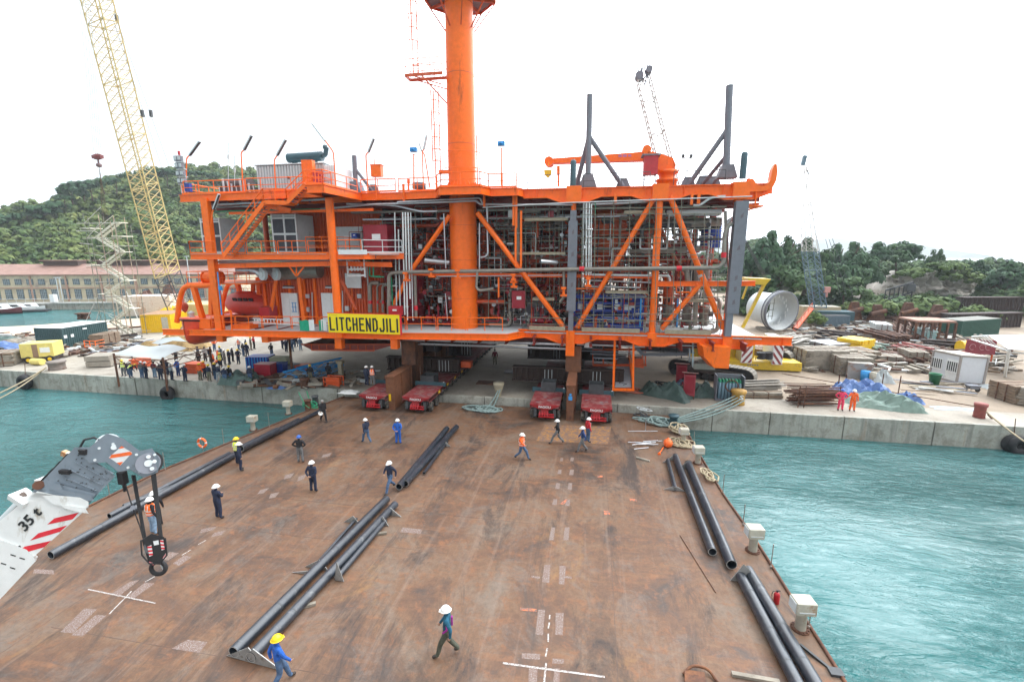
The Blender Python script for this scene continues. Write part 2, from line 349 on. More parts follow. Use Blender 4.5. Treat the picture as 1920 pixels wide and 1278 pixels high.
m_ = MB(); m_.path([Vector((x, y, .03)) for x, y in bp_[7:]], .07, 6); m_.build('deck_edge_bar', rust, barge)
m_ = MB()
for k in range(11): y = -10+k*4.4+1.1*math.sin(k*2.3); m_.box((-9+6*math.sin(k*5), y, .0), (18, .016, .006))
for x in (-19.2, -10.4, 1.2): m_.box((x, 8, .0), (.018, 56, .007))
m_.build('weld_seams', mat('weld_bead', (.09, .055, .04), .7, var=.4, vs=2), barge)
# worn painted marks, 4 mm over the deck
def worn(name, c, keep, sc=24):
 m, n, l, b = nodes_mat(name); v = tmap(n, l, (1, 1, 1)); f = tsoft(n, l, tnoise(n, l, v, sc, 7, .8), .5-keep*.2, .58-keep*.2)
 a = tmix(n, l, f, (.16, .1, .08), c); l(a, b.inputs['Base Color']); b.inputs['Roughness'].default_value = .8; return m
wp = worn('worn_white_paint', (.31, .29, .27), -.05); wl_ = worn('white_line_paint', (.5, .49, .47), .28); op = worn('ochre_plate_paint', (.33, .16, .04), .1, 3); oo = worn('orange_spray_paint', (.62, .16, .06), .1, 5)
wg = worn('faded_grey_paint', (.24, .21, .19), .1)
def mark(pts, m, z=.004, name='paint_mark'):
 P = [Zp(px, py, z) for px, py in pts]; return MB().add(P, [list(range(len(P)))]).build(name, m, barge)
def mline(a, b, wd, m, z=.008):
 A, B = Zp(*a, z), Zp(*b, z); d_ = (B-A).normalized(); s_ = Vector((-d_.y, d_.x, 0))*wd/2
 MB().add([A-s_, B-s_, B+s_, A+s_], [(0, 1, 2, 3)]).build('paint_line', m, barge)
mark([(1022, 796), (1146, 800), (1140, 832), (1005, 826)], op)
for q_ in [[(1021, 1058), (1032, 1058), (1030, 1092), (1016, 1090)], [(1049, 1060), (1061, 1060), (1058, 1095), (1048, 1094)],
  [(1009, 1142), (1022, 1142), (1018, 1190), (1004, 1188)], [(1042, 1148), (1057, 1148), (1055, 1190), (1041, 1189)],
  [(979, 1223), (1013, 1225), (1012, 1236), (978, 1233)], [(1036, 1233), (1058, 1235), (1057, 1243), (1036, 1243)],
  [(992, 1250), (1008, 1250), (1006, 1290), (990, 1290)], [(1040, 1252), (1050, 1252), (1048, 1290), (1036, 1290)],
  [(755, 988), (792, 992), (789, 1000), (750, 997)], [(352, 1198), (389, 1203), (374, 1223), (322, 1215)],
  [(64, 1066), (100, 1068), (102, 1076), (62, 1074)], [(158, 1140), (182, 1141), (137, 1186), (113, 1184)],
  [(180, 1152), (200, 1153), (155, 1192), (133, 1190)], [(243, 1090), (262, 1086), (222, 1118), (210, 1112)], [(272, 1091), (290, 1093), (250, 1122), (238, 1118)],
  [(318, 1034), (336, 1036), (315, 1050), (300, 1047)], [(345, 1040), (360, 1043), (336, 1060), (324, 1056)],
  [(378, 991), (408, 986), (398, 994), (374, 999)], [(402, 998), (424, 993), (415, 1002), (396, 1006)]]: mark(q_, wp)
for q_ in [[(1034, 988), (1041, 988), (1038, 1012), (1029, 1012)], [(1059, 988), (1068, 988), (1066, 1012), (1056, 1012)], [(1038, 935), (1045, 935), (1044, 946), (1035, 946)], [(1061, 936), (1069, 936), (1068, 948), (1060, 948)],
  [(1043, 905), (1050, 905), (1049, 916), (1041, 916)], [(1066, 905), (1073, 905), (1072, 918), (1064, 918)], [(1047, 880), (1053, 880), (1052, 888), (1045, 888)], [(1069, 880), (1076, 880), (1075, 890), (1067, 890)],
  [(1051, 858), (1056, 858), (1055, 864), (1050, 864)], [(1070, 857), (1076, 857), (1075, 864), (1069, 864)],
  [(488, 918), (505, 914), (494, 924), (482, 926)], [(508, 925), (524, 922), (516, 932), (504, 934)], [(535, 890), (552, 886), (545, 895), (532, 898)], [(560, 893), (575, 888), (570, 897), (557, 902)], [(606, 852), (622, 848), (618, 855), (602, 858)]]: mark(q_, wg)
for q_ in [[(975, 1138), (1006, 1141), (1006, 1146), (975, 1143)], [(1120, 891), (1130, 891), (1130, 894), (1119, 894)], [(1180, 934), (1194, 935), (1194, 939), (1181, 938)], [(1132, 957), (1142, 957), (1144, 964), (1133, 965)], [(1060, 936), (1066, 935), (1057, 945), (1050, 944)]]: mark(q_, oo, .006)
mline((943, 1242), (1134, 1268), .07, wl_); mline((1024, 1242), (1018, 1300), .06, wl_)
for a_, b_ in [((1031, 1152), (1030, 1160)), ((1030, 1166), (1028, 1177)), ((1028, 1187), (1028, 1202)), ((1026, 1214), (1023, 1230)), ((165, 1104), (292, 1130)), ((247, 1107), (205, 1150)), ((290, 1080), (272, 1090)), ((358, 1030), (341, 1040)), ((386, 1012), (372, 1020))]: mline(a_, b_, .05, wl_)
for a_, b_ in [((1012, 1082), (996, 1080)), ((1058, 1081), (1072, 1082))]: mline(a_, b_, .12, wp)
# ------------------------------------------------------------------ pipes on the deck
def deck_pipe(a, b, r, label, zc=None, cut=0, plates=(), mat_=None, grp='black coated pipes lying on the barge deck', n=20, ri=None):
 r *= .76; zc = r+.05 if zc is None else zc*.85
 A, B = Zp(*a, zc), Zp(*b, zc)
 t = thing('steel_pipe', label, 'pipe', (A.x, A.y, 0), group=grp)
 MB().pipe(A, B, r, ri or r*.86, n, 0, 1).build('pipe_wall', [mat_ or plast, pipend], t)
 d_ = (B-A).normalized(); s_ = Vector((d_.y, -d_.x, 0))
 for k_ in (.2, .55, .8):                                  # weld bands and chalk marks
  C_ = A.lerp(B, k_); MB().tube(C_, C_+d_*.05, r*1.012, n, cap=False).build('weld_seam', dgrey, t)
 for (f_, wd, hh, side) in plates:
  C_ = A.lerp(B, f_); z_ = Vector((0, 0, 1)); o_ = s_*side
  MB().prism([C_-o_*wd*.5-z_*(zc-.02), C_+o_*wd*1.15-z_*(zc-.02), C_+o_*wd*.1+z_*hh*1.1], d_*.03).build('gusset_plate', gus, t)
 return t
gus = mat('bare_gusset_plate', (.3, .3, .29), .5, .3, var=.2, c2=(.1, .06, .04), f2=.25, s2=3)
deck_pipe((438, 1222), (725, 935), .27, 'long black pipe, left one of the long pair behind the yellow helmeted man', plates=[(.45, .7, .2, -1)])
deck_pipe((470, 1232), (741, 945), .25, 'long black pipe, right one of the long pair, bare triangular plate at its end', plates=[(0.002, 1.0, .3, 1), (.0025, .9, .3, -1), (.93, .6, .2, 1)])
deck_pipe((632, 1082), (722, 977), .16, 'short slim pipe with bare triangular end plates beside the long pair', plates=[(.002, .25, .65, 1), (.97, .5, .3, -1)])
deck_pipe((578, 1075), (668, 972), .1, 'slim dark pipe with pointed plates tucked left of the long pair', plates=[(.02, .7, .05, -1), (.95, .5, .25, -1)])
deck_pipe((748, 912), (838, 803), .26, 'black pipe with open pale rimmed end, left one of the farther pair', zc=.32)
deck_pipe((760, 906), (856, 800), .26, 'black pipe of the farther pair on the deck, right one, with a ragged far end', zc=.3)
deck_pipe((795, 886), (838, 828), .13, 'short slim blue sheened pipe lying right of the farther pair', plates=[(.9, .35, .2, 1)])
deck_pipe((1336, 1034), (1266, 855), .25, 'black pipe left of the open ended one near the second right vent', plates=[(.98, .5, .2, -1)])
deck_pipe((1372, 1058), (1290, 868), .29, 'black pipe whose open end points at the camera near the second right vent', plates=[(.97, .5, .3, -1)])
deck_pipe((1266, 916), (1252, 862), .16, 'short dark pipe with plate collar beside the right hand pipes', plates=[(.02, .55, .1, -1), (.025, .55, .1, 1), (.97, .3, .1, -1)])
deck_pipe((1388, 1078), (1505, 1300), .27, 'nearest black pipe in the lower right with a bare triangular plate at its top end', plates=[(.004, .75, .5, -1)])
deck_pipe((1402, 1068), (1540, 1300), .29, 'nearest black pipe in the lower right, closest to the barge edge')
deck_pipe((95, 1040), (440, 852), .25, 'very long black pipe along the left barge edge beneath the crane boom')
deck_pipe((205, 967), (430, 850), .2, 'black pipe lying outside the long one along the left edge')
deck_pipe((232, 950), (338, 908), .22, 'cut black pipe with a pale open end under the crane hook block', plates=[])
deck_pipe((412, 862), (560, 790), .13, 'slim pipe with blue sheen beside the man in the white helmet at the left edge', plates=[(.01, .4, .05, 1)])
deck_pipe((440, 850), (600, 770), .2, 'black pipe along the left edge reaching towards the quay')
deck_pipe((462, 835), (560, 786), .2, 'dark pipe nearest the left vents, beyond the yellow helmets')
deck_pipe((452, 840), (520, 806), .3, 'thick short black pipe behind the yellow helmet man at the left edge', zc=.5)
for a_, b_, lb in [((556, 1140), (592, 1130), 'short timber wedge under the long pair of pipes'), ((690, 1003), (725, 998), 'timber block under the far end of the long pair'), ((1372, 1262), (1462, 1278), 'long plank at the lower right corner of the deck'), ((1193, 857), (1218, 864), 'weathered plank beside the orange buoy'), ((338, 905), (352, 902), 'small timber wedge by the cut pipe at the left edge')]:
 A, B = Zp(*a_, .06), Zp(*b_, .06); MB().beam(A, B, .14, .1).build('timber_plank', wood, org=A, label=lb, cat='timber', group='timber chocks on the deck')
A, B = Zp(1275, 1003, .02), Zp(1342, 1110, .02); MB().tube(A, B, .02, 6).build('iron_rod', rust, org=A, label='long thin rusty rod lying alone on the deck left of the right hand pipes', cat='rod')
# ------------------------------------------------------------------ vents along the edges
def vent(px, py, label, s=1.0):
 P = Zp(px, py); t = thing('tank_vent', label, 'vent', P, rz=.1, group='box headed tank vents along the barge edge')
 m_ = MB(); m_.lathe([(.0, 0), (.36, 0), (.36, .05), (.0, .05)], n=18); [m_.tube((.3*math.cos(a), .3*math.sin(a), .05), (.3*math.cos(a), .3*math.sin(a), .09), .03, 6) for a in np.arange(0, 6.2, .52)]
 o = m_.build('flange', rust, org=(0, 0, 0)); o.parent = t
 o = MB().lathe([(.21, .05), (.2, .75), (.24, .78), (.24, .84)], n=18).build('post', offw); o.parent = t
 m_ = MB(); m_.box((0, 0, 1.13), (.78, .62, .56)); o = m_.build('head_box', offw); o.parent = t
 mo = o.modifiers.new('b', 'BEVEL'); mo.width = .03; mo.segments = 2
 m_ = MB(); m_.box((-.41, .02, 1.13), (.03, .5, .44)); m_.box((.0, -.33, 1.02), (.6, .03, .03)); o = m_.build('louvre_cover', lgrey); o.parent = t
 s *= .86; t.scale = (s, s, s); return t
vent(1500, 1178, 'white box headed vent at the right barge edge, nearest one, beside the red extinguisher')
vent(1411, 1032, 'cream box headed vent at the right barge edge, second from the camera')
vent(1308, 868, 'cream box headed vent with rust streaks at the right edge beside the tan rope coil', .95)
vent(1281, 830, 'cream box headed vent nearest the quay on the right barge edge', .9)
vent(475, 806, 'pale box headed vent at the left barge edge, the nearer of two', .95)
vent(541, 776, 'pale box headed vent at the left barge edge closest to the quay', .95)
# stanchions with wire
stm = mat('stanchion_steel', (.3, .27, .24), .6, .5)
sp = [(1355, 925), (1393, 985), (1445, 1065), (1516, 1178), (1300, 838), (310, 880), (206, 930), (165, 952), (420, 833), (505, 800)]
for i, (px, py) in enumerate(sp):
 P = Zp(px, py); m_ = MB(); m_.tube(P, P+Vector((0, 0, 1.15)), .022, 6); m_.tube(P, P+Vector((0, 0, .12)), .045, 6)
 m_.build('stanchion', stm, org=P, label='thin rusty rail stanchion on the %s barge edge %s' % (('right' if px > 900 else 'left'), ['beside the tan hose loop', 'just before the second vent', 'between the two nearest vents', 'beside the nearest vent', 'at the vents near the quay', 'behind the orange vested man', 'under the crane boom head', 'farthest under the crane boom', 'beside the left vents', 'between the left vents'][i]), cat='stanchion', group='rail stanchions on the barge edge')
# lifebuoy on its post
P = Zp(381, 846); t = thing('lifebuoy', 'orange lifebuoy with white bands on a thin post at the left barge edge', 'lifebuoy', P)
def torus(c, R_, r_, nx=24, nr=10, Rm=None, mi=None):
 m = MB(); V = [];
 for i in range(nx):
  for j in range(nr):
   a, b2 = 2*PI*i/nx, 2*PI*j/nr; q_ = Vector(((R_+r_*math.cos(b2))*math.cos(a), r_*math.sin(b2), (R_+r_*math.cos(b2))*math.sin(a))); V.append(Vector(c)+(Rm @ q_ if Rm else q_))
 for i in range(nx):
  m.add([], [], 0)
 fs = [(i*nr+j, i*nr+(j+1) % nr, ((i+1) % nx)*nr+(j+1) % nr, ((i+1) % nx)*nr+j) for i in range(nx) for j in range(nr)]
 b0 = len(m.v); m.v += [tuple(v) for v in V]
 for k_, f_ in enumerate(fs): m.f.append(f_); m.m.append((1 if mi and (k_//nr) % (nx//4) in (0,) else 0)); m.sm.append(True)
 return m
torus(P+Vector((0, 0, .62)), .3, .075, mi=1).build('ring', [orgmk, white], t); MB().tube(P, P+Vector((0, 0, 1.1)), .02, 6).build('post', stm, t)
# extinguisher
P = Zp(1455, 1130); t = thing('fire_extinguisher', 'small red fire extinguisher standing by the nearest right vent', 'fire extinguisher', P)
m_ = MB(); m_.lathe([(0, 0), (.1, 0), (.105, .04), (.105, .38), (.07, .45), (.03, .48), (0, .48)], P, 16); m_.build('cylinder', red, t)
m_ = MB(); m_.tube(P+Vector((0, 0, .46)), P+Vector((0, 0, .54)), .03, 8); m_.box(P+Vector((.03, 0, .55)), (.14, .03, .03)); m_.path([P+Vector((0, 0, .5)), P+Vector((-.15, 0, .52)), P+Vector((-.17, .05, .3)), P+Vector((-.12, .05, .1))], .012, 6, bend=.08); m_.build('valve_hose', black, t)
# buoy, paddle-like brush, grey rods, wrapped bundle
P = Zp(1252, 838); MB().lathe([(0.01, 0), (.16, .03), (.27, .13), (.31, .3), (.27, .47), (.16, .57), (.06, .61), (.05, .68), (.01, .68)], P, 20).build('mooring_buoy', orgmk, org=P, label='round orange plastic buoy lying on the deck near the right rope pile', cat='buoy')
A, B = Zp(1244, 838, .05), Zp(1236, 850, .05); MB().tube(A, B, .04, 6).tube(B, B+Vector((0, -.1, 0)), .1, 8).build('orange_handle_tool', orgmk, org=B, label='orange handled tool lying beside the orange buoy', cat='tool')
rng = random.Random(8)
for i in range(8):
 a = rng.uniform(-.5, .5); P = Zp(rng.uniform(1195, 1225), rng.uniform(825, 840), .04+.02*i); d_ = Vector((math.cos(a), -math.sin(a), 0))*rng.uniform(.8, 1.3)
 MB().tube(P-d_*.6, P+d_*.6, .03, 6).build('scaffold_tube', silver, org=P, label='short galvanised tube in the loose heap on deck left of the orange buoy', cat='tube', group='galvanised tubes in the heap by the buoy')
P = Zp(1210, 808, 0); m_ = MB(); m_.tube(P, P+Vector((0, 0, .95)), .03, 6); m_.tube(P+Vector((-1.3, -.3, .03)), P+Vector((.9, .1, .03)), .03, 6); m_.build('signal_rod', silver, org=P, label='upright thin steel post on a long flat foot near the right rope pile', cat='post')
def ropepile(name, px, py, z, Rr, n_, r_, m, label, sq=.5, h=.3, seed=1):
 rg = random.Random(seed); P = Zp(px, py, z); pts = []
 for i in range(n_*14):
  a = i*2*PI/14+rg.uniform(-.15, .15); k_ = Rr*(.45+.55*abs(math.sin(i*.37+seed)))*rg.uniform(.85, 1.1)
  pts.append(P+Vector((math.cos(a)*k_+math.sin(i*.11)*Rr*.5, math.sin(a)*k_*sq, r_+h*(i/(n_*14))*abs(math.sin(i*.23)))))
 MB().path(pts, r_, 6).build(name, m, org=P, label=label, cat='rope')
ropepile('rope_pile', 905, 769, 0, 1.3, 7, .07, rope, 'tangled grey green mooring rope heap between the two pairs of red trailers', .5, .25, 2)
ropepile('rope_pile', 1243, 796, 0, 1.0, 8, .07, rope, 'tangled grey green rope heap beside the right mooring post', .6, .45, 5)
ropepile('rope_pile', 1222, 790, 0, 1.1, 5, .05, rope, 'loose grey rope loops left of the right mooring post', .4, .2, 9)
ropepile('rope_coil', 1272, 812, 0, .55, 7, .06, rope2, 'tan rope bundle piled against the nearest quay side vent', .8, .7, 6)
ropepile('rope_coil', 1279, 834, 0, .6, 8, .06, rope2, 'tan rope coil spread below the tan bundle near the orange buoy', 1.1, .25, 7)
ropepile('hose_loop', 1330, 895, 0, .35, 4, .05, rope2, 'tan and red hose loops hanging at the right barge edge', 2.2, .35, 12)
ropepile('cable_heap', 1205, 783, 0, .6, 5, .04, dgrey, 'dark wire and clear plastic heap at the stern edge right of the trailers', .6, .4, 14)
ropepile('cable_heap', 1205, 770, .4, .5, 3, .035, lgrey, 'pale plastic sheeting and cable behind the dark wire heap', .6, .3, 15)
for px, py in ((578, 768), (592, 760)):
 P = Zp(px, py); m_ = MB(); m_.lathe([(0, 0), (.28, 0), (.26, .1), (.24, .75), (.3, .8), (.3, .9), (0, .9)], P, 16); m_.build('mooring_bitt', rust if px < 580 else dgrey, org=P, label=('rusty' if px < 580 else 'dark grey')+' mooring bitt at the left stern corner of the barge', cat='bitt', group='bitts at the left stern corner')
ropepile('rope_coil', 580, 764, 0, .5, 6, .05, green, 'green rope wound around the left stern bitts', .8, .5, 3)
P = Zp(1262, 800); m_ = MB(); m_.lathe([(0, 0), (.36, 0), (.32, .1), (.3, .8), (.4, .86), (.4, .98), (0, .98)], P, 18); m_.build('mooring_bitt', teal, org=P, label='dark mooring bitt at the right stern corner holding the four pale lines', cat='bitt')
PB = P
# folded cloth bag near bottom right
P = Zp(1312, 1270); m_ = MB(); m_.path([P+Vector((-.5, 0, .05)), P+Vector((-.2, .25, .2)), P+Vector((.3, .25, .15)), P+Vector((.5, -.1, .05))], .05, 6, bend=.2); m_.prism([P+Vector((-.55, -.5, .02)), P+Vector((.1, -.6, .02)), P+Vector((.15, .1, .02)), P+Vector((-.45, .1, .02))], (0, 0, .12)); m_.build('lifting_sling', rust, org=P, label='brown folded lifting sling at the bottom edge right of the white cross', cat='sling')
P = Zp(1567, 1262); m_ = MB(); m_.beam(P, P+Vector((-.7, .9, .1)), .08, .08); m_.box(P, (.4, .3, .2)); m_.build('edge_fitting', dgrey, org=P, label='dark hinge fitting on the deck edge in the lower right corner', cat='fitting')
# ================================================================== OFFSHORE MODULE
YM = 39.0; YL = 37.0; ZB = 6.65; ZT = 18.4
mod = thing('offshore_module', 'huge orange steel module with open truss sides full of pipework above the quay', 'offshore module', (-10, 52, 5))
def part(name, m, ma, par=None, **k): return m.build(name, ma, par or mod, **k)
def Ym(px, py, y=YM): return Yp(px, py, y)
def strut(a, b, r, y=YM, name='brace', ma=None, y2=None, n=14):
 return part(name, MB().tube(Yp(*a, y), Yp(*b, y2 or y), r, n), ma or orange)
# main truss plane: bottom and top chord with haunches at the nodes
def chord(x0, x1, zt, dep, nodes, name, y=YM, wd=.5, hd=.55, ma=None, end=True):
 pts = [(x0, zt-dep)]
 for xn in nodes:
  for dx, dz in ((-2.2, 0), (-1.0, hd), (1.0, hd), (2.2, 0)):
   if x0 < xn+dx < x1: pts.append((xn+dx, zt-dep-dz))
 pts.append((x1, zt-dep)); pts += [(x1, zt-.06), (x0, zt-.06)]
 m = MB(); m.prism([(x, y-.03, z) for x, z in pts], (0, .06, 0)); m.box(((x0+x1)/2, y, zt-.03), (x1-x0, wd, .06))
 low = pts[:-2]
 for (xa, za), (xb, zb_) in zip(low[:-1], low[1:]): m.beam((xa, y, za-.03), (xb, y, zb_-.03), wd, .06)
 for xs in np.arange(x0+1.1, x1-.5, 2.9): m.box((xs, y-.13, zt-dep/2-.03), (.03, .2, dep-.08))
 part(name, m, ma or orange)
XN = [-1.74, 5.0, 10.9]
chord(-6.3, 15.8, ZB, .62, XN, 'bottom_chord', hd=.42); chord(-5.9, 13.2, ZT, .68, XN, 'top_chord', hd=.42)
for xn in XN:
 part('node_can', MB().box((xn, YM, ZB-.52), (.72, .78, 1.12)), orange)
 part('node_can', MB().box((xn, YM, ZT-.5), (1.2, 1.0, 1.25)), orange)
part('node_can', MB().box((XN[0], YM, ZB-1.55), (.74, .8, 1.2)), orange)
# padeye hook at the right end of the top chord
hk = [(v.x, v.z) for v in (Yp(a, b, YM-.3) for a, b in ((1404, 334), (1413, 336), (1420, 346), (1430, 349), (1438, 346), (1444, 338), (1448, 318), (1453, 307), (1457, 308), (1458, 322), (1456, 338), (1450, 350), (1440, 357), (1424, 359), (1404, 360)))]
part('lifting_hook', MB().prism([(x, YM-.3, z) for x, z in hk], (0, .6, 0)), orange)
# columns and braces of the front plane
part('column', MB().tube((-1.74, YM, ZB), (-1.74, YM, ZT-1), .2, 14), orange)
part('column', MB().tube((5.02, YM, ZB), (5.02, YM, ZT-1), .27, 16), orange)
part('column', MB().tube((10.9, YM+.1, ZB), (10.9, YM+.1, ZT-1), .33, 16), orange)
part('column_casing', MB().box((-1.74, YM-.05, 12.1), (.74, .7, 7.4)).box((-1.74, YM-.05, 7.55), (.42, .42, 1.8)).box((-1.74, YM-.05, 16.2), (.5, .5, .9)), ygrey, label='grey primed casing round the middle column')
part('column_casing', MB().box((11.0, YM-.35, 12.8), (.9, .7, 8.6)).box((10.85, YM-.35, 7.6), (.5, .45, 1.95)), ygrey, label='grey primed casing round the right column')
for (x_, y_, zs) in ((11.0, YM-.705, (16.0, 13.6, 11.3, 10.4, 9.4)), (-1.74, YM-.405, (14.9, 13.1, 11.8, 10.6))):
 m = MB(); [m.quad((x_-.1-.05*math.sin(z*7), y_, z-.2), (x_+.12, y_, z-.1), (x_+.1+.04*math.cos(z*9), y_, z+.24), (x_-.08, y_, z+.1+.1*math.sin(z*5))) for z in zs]; part('primer_patch', m, mat('primer_stain', (.13, .115, .13), .7))
strut((895, 399), (1056, 612), .22); strut((843, 404), (773, 504), .2); strut((773, 504), (738, 570), .2)
strut((1228, 369), (1082, 614), .21); strut((1256, 368), (1356, 616), .23); strut((1311, 535), (1240, 617), .2)
part('mid_beam', MB().ibeam(Ym(1232, 532), Ym(1416, 531), .35, .4), orange)
part('mid_beam', MB().ibeam(Ym(760, 513, 39.6), Ym(1232, 519, 39.6), .3, .28), orange)
part('weld_band', MB().tube(Ym(1313, 514), Ym(1315, 518), .24, 16), lgrey)
# support foot, right
m = MB(); P = [(8.3, 37.8, 5.6), (9.9, 37.6, 5.6), (10.9, 36.6, 5.3), (10.9, 36.5, 3.9), (9.6, 37.2, 3.9), (8.3, 38.4, 4.9)]
m.prism([(8.6, 38.9, 5.9), (10.7, 38.9, 5.9), (10.7, 38.9, 4.15), (9.6, 38.9, 4.15), (8.8, 38.9, 5.0)], (0.25, -1.1, 0)); part('support_foot', m, orange, label='orange angular support foot beneath the right column')
# ---- flare column inside the module plus decks
TX, TY = Yp(870, 500, 40.4).x, 40.4
part('main_leg', MB().tube((TX, TY, ZB-.2), (TX, TY, ZT-.3), 1.2, 32), orange)
for z in (9.2, 12.6, 15.6): part('weld_seam', MB().tube((TX, TY, z), (TX, TY, z+.03), 1.206, 32, cap=False), orange2)
# top deck plate (outline traced on the plan) and its edge beam
edge = [(-37.2, 37.2), (-29, 36.6), (-22.3, 35.9), (-22.0, 33.5), (-20.6, 33.5), (-20.4, 38.9), (-16.5, 38.9), (-13.2, 38.3), (-12.3, 36.4), (-8.9, 36.4), (-8.5, 37.9), (-6.2, 37.8), (-5.9, 39.0)]
full = edge + [(13.2, 39.0), (13.2, 66), (-37.2, 66)]
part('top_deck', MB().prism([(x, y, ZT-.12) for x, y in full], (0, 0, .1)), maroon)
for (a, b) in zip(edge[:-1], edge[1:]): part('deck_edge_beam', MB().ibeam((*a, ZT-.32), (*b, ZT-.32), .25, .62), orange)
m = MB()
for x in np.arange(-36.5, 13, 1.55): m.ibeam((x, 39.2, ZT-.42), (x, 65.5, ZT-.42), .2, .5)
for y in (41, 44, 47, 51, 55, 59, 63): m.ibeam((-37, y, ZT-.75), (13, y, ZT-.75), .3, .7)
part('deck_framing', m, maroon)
part('gantry_beam', MB().ibeam((-20.4, 38.9, ZT-.5), (-37.1, 40.5, ZT-.5), .3, .5), orange)
# main deck: left lower walkway and centre deck
def dz(x): return 6.0+(x+36)*.0185
me_ = [(-36.4, 36.6), (-6.9, 36.9), (-5.9, 39.3)]
part('main_deck', MB().prism([(-36.4, 36.8, 6.0), (-6.9, 37.0, 6.45), (-6.2, 38.8, 6.5), (-6.2, 66, 6.5), (-36.4, 66, 6.0)], (0, 0, .08)), lgrey)
part('main_deck', MB().prism([(-6.2, 38.8, 6.4), (13.5, 38.8, 6.4), (13.5, 66, 6.4), (-6.2, 66, 6.4)], (0, 0, .08)), lgrey)
for a, b in (((-40.5, 36.6, 5.8), (-22, 36.7, 6.02)), ((-22, 36.7, 6.02), (-6.9, 36.9, 6.28)), ((-6.9, 36.9, 6.28), (-5.7, 39.0, 6.25))): part('walkway_beam', MB().ibeam(a, b, .25, .55), orange)
m = MB()
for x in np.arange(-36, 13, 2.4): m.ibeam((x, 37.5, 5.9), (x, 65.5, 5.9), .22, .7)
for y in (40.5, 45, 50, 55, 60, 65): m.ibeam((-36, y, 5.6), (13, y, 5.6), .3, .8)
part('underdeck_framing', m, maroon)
for px in (500, 637, 741): part('deck_stub', MB().box(Yp(px, 640 if px != 500 else 632, 37.2), (.65, .6, 1.25 if px != 500 else .9)), orange)
part('deck_stub', MB().prism([Yp(500, 628, 37.2), Yp(500, 640, 37.2), Yp(515, 640, 37.2), Yp(585, 630, 38.5), Yp(585, 628, 38.5)], (0, 1.0, 0)), orange)
for i, (z, r, x0, x1, y) in enumerate([(5.35, .16, -15.5, -2.1, 39.4), (5.0, .08, -15.5, -2.1, 39.2), (4.8, .06, -16, -2.1, 39.8), (5.2, .1, -14, -2.1, 41), (5.5, .06, -22, -8, 38.2), (5.3, .09, -1.2, 4.6, 39.8), (5.55, .05, 5.5, 10, 39.6)]):
 part('underdeck_pipe', MB().tube((x0, y, z), (x1, y, z), r, 10), silver)
for x in (-14.2, -11, -8.5, -5.2): part('pipe_hanger', MB().box((x, 39.3, 5.0), (.06, .1, 1.1)), dgrey)
# side columns of the left block
part('column', MB().beam(Yp(385, 372, YL), Yp(416, 640, YL), .66, .5, up=(0, 1, 0)), orange)
part('column', MB().tube(Yp(617, 372, YL-.6), Yp(637, 632, YL-.6), .34, 18), orange)
part('column', MB().beam(Yp(485, 520, 42), Yp(490, 592, 42), .45, .4, up=(0, 1, 0)), orange)
part('column', MB().beam(Yp(562, 520, 40), Yp(572, 606, 40), .35, .4, up=(0, 1, 0)), orange)
part('brace', MB().tube(Yp(518, 524, 40), Yp(507, 590, 40), .18, 12), orange)
part('brace', MB().tube(Yp(640, 524, 39), Yp(668, 580, 39), .16, 12), orange2)
# mid deck of the left block
part('mid_deck', MB().box((-26.6, 39.9, 13.12), (19.6, 6.4, .08)), lgrey)
part('deck_edge_beam', MB().ibeam((-36.4, 36.7, 12.88), (-22.6, 36.7, 12.88), .22, .45), orange)
part('deck_edge_beam', MB().ibeam((-22.6, 36.4, 12.95), (-19.2, 36.4, 12.95), .22, .5), orange)
part('deck_edge_beam', MB().ibeam((-19.2, 36.4, 12.95), (-16.5, 38.6, 12.95), .22, .5), orange)
part('cross_beam', MB().ibeam(Yp(398, 499, 37.2), Yp(626, 494, 37.2), .3, .42), orange)
part('cross_beam', MB().ibeam(Yp(626, 494, 38), Yp(735, 496, 38), .3, .42), orange)
part('cross_beam', MB().ibeam(Yp(430, 400, 38), Yp(700, 393, 38), .2, .22), orange)
part('knee_brace', MB().beam(Yp(543, 500, 37.4), Yp(556, 518, 37.4), .1, .12).beam(Yp(570, 500, 37.4), Yp(556, 518, 37.4), .1, .12).beam(Yp(556, 500, 37.4), Yp(556, 518, 37.4), .08, .1), orange)
m = MB()
for x in np.arange(-36, -17, 1.6): m.ibeam((x, 37, 12.9), (x, 52, 12.9), .15, .3)
part('deck_framing', m, maroon)
# wall cladding at depth
def ribbed(name, x0, x1, z0, z1, y, ma, parent, step=.3, dep=.05, axis='x', **k):
 m = MB(); n_ = max(2, int((x1-x0)/step)); m.box(((x0+x1)/2, y+.08, (z0+z1)/2), (x1-x0, .06, z1-z0))
 for i in range(n_): m.box((x0+(i+.5)*(x1-x0)/n_, y, (z0+z1)/2), ((x1-x0)/n_*.5, dep*2, z1-z0))
 return m.build(name, ma, parent, **k)
a, b = Yp(495, 590, 41.2), Yp(722, 600, 41.2)
ribbed('cladding_wall', a.x, b.x, 6.2, 11.9, 41.2, orange2, mod)
ribbed('cladding_wall', -30.5, -20.5, 13.1, 17.6, 43, orange2, mod)
m = MB(); m.box((-20.4, 43.6, 9), (.1, 5, 5.6)); part('cladding_wall', m, orange2)
for px in (498, 520, 545, 572, 592, 660): part('wall_post', MB().box(((Yp(px, 560, 41.1)).x, 41.1, 9.0), (.24, .16, 5.6)), orange)
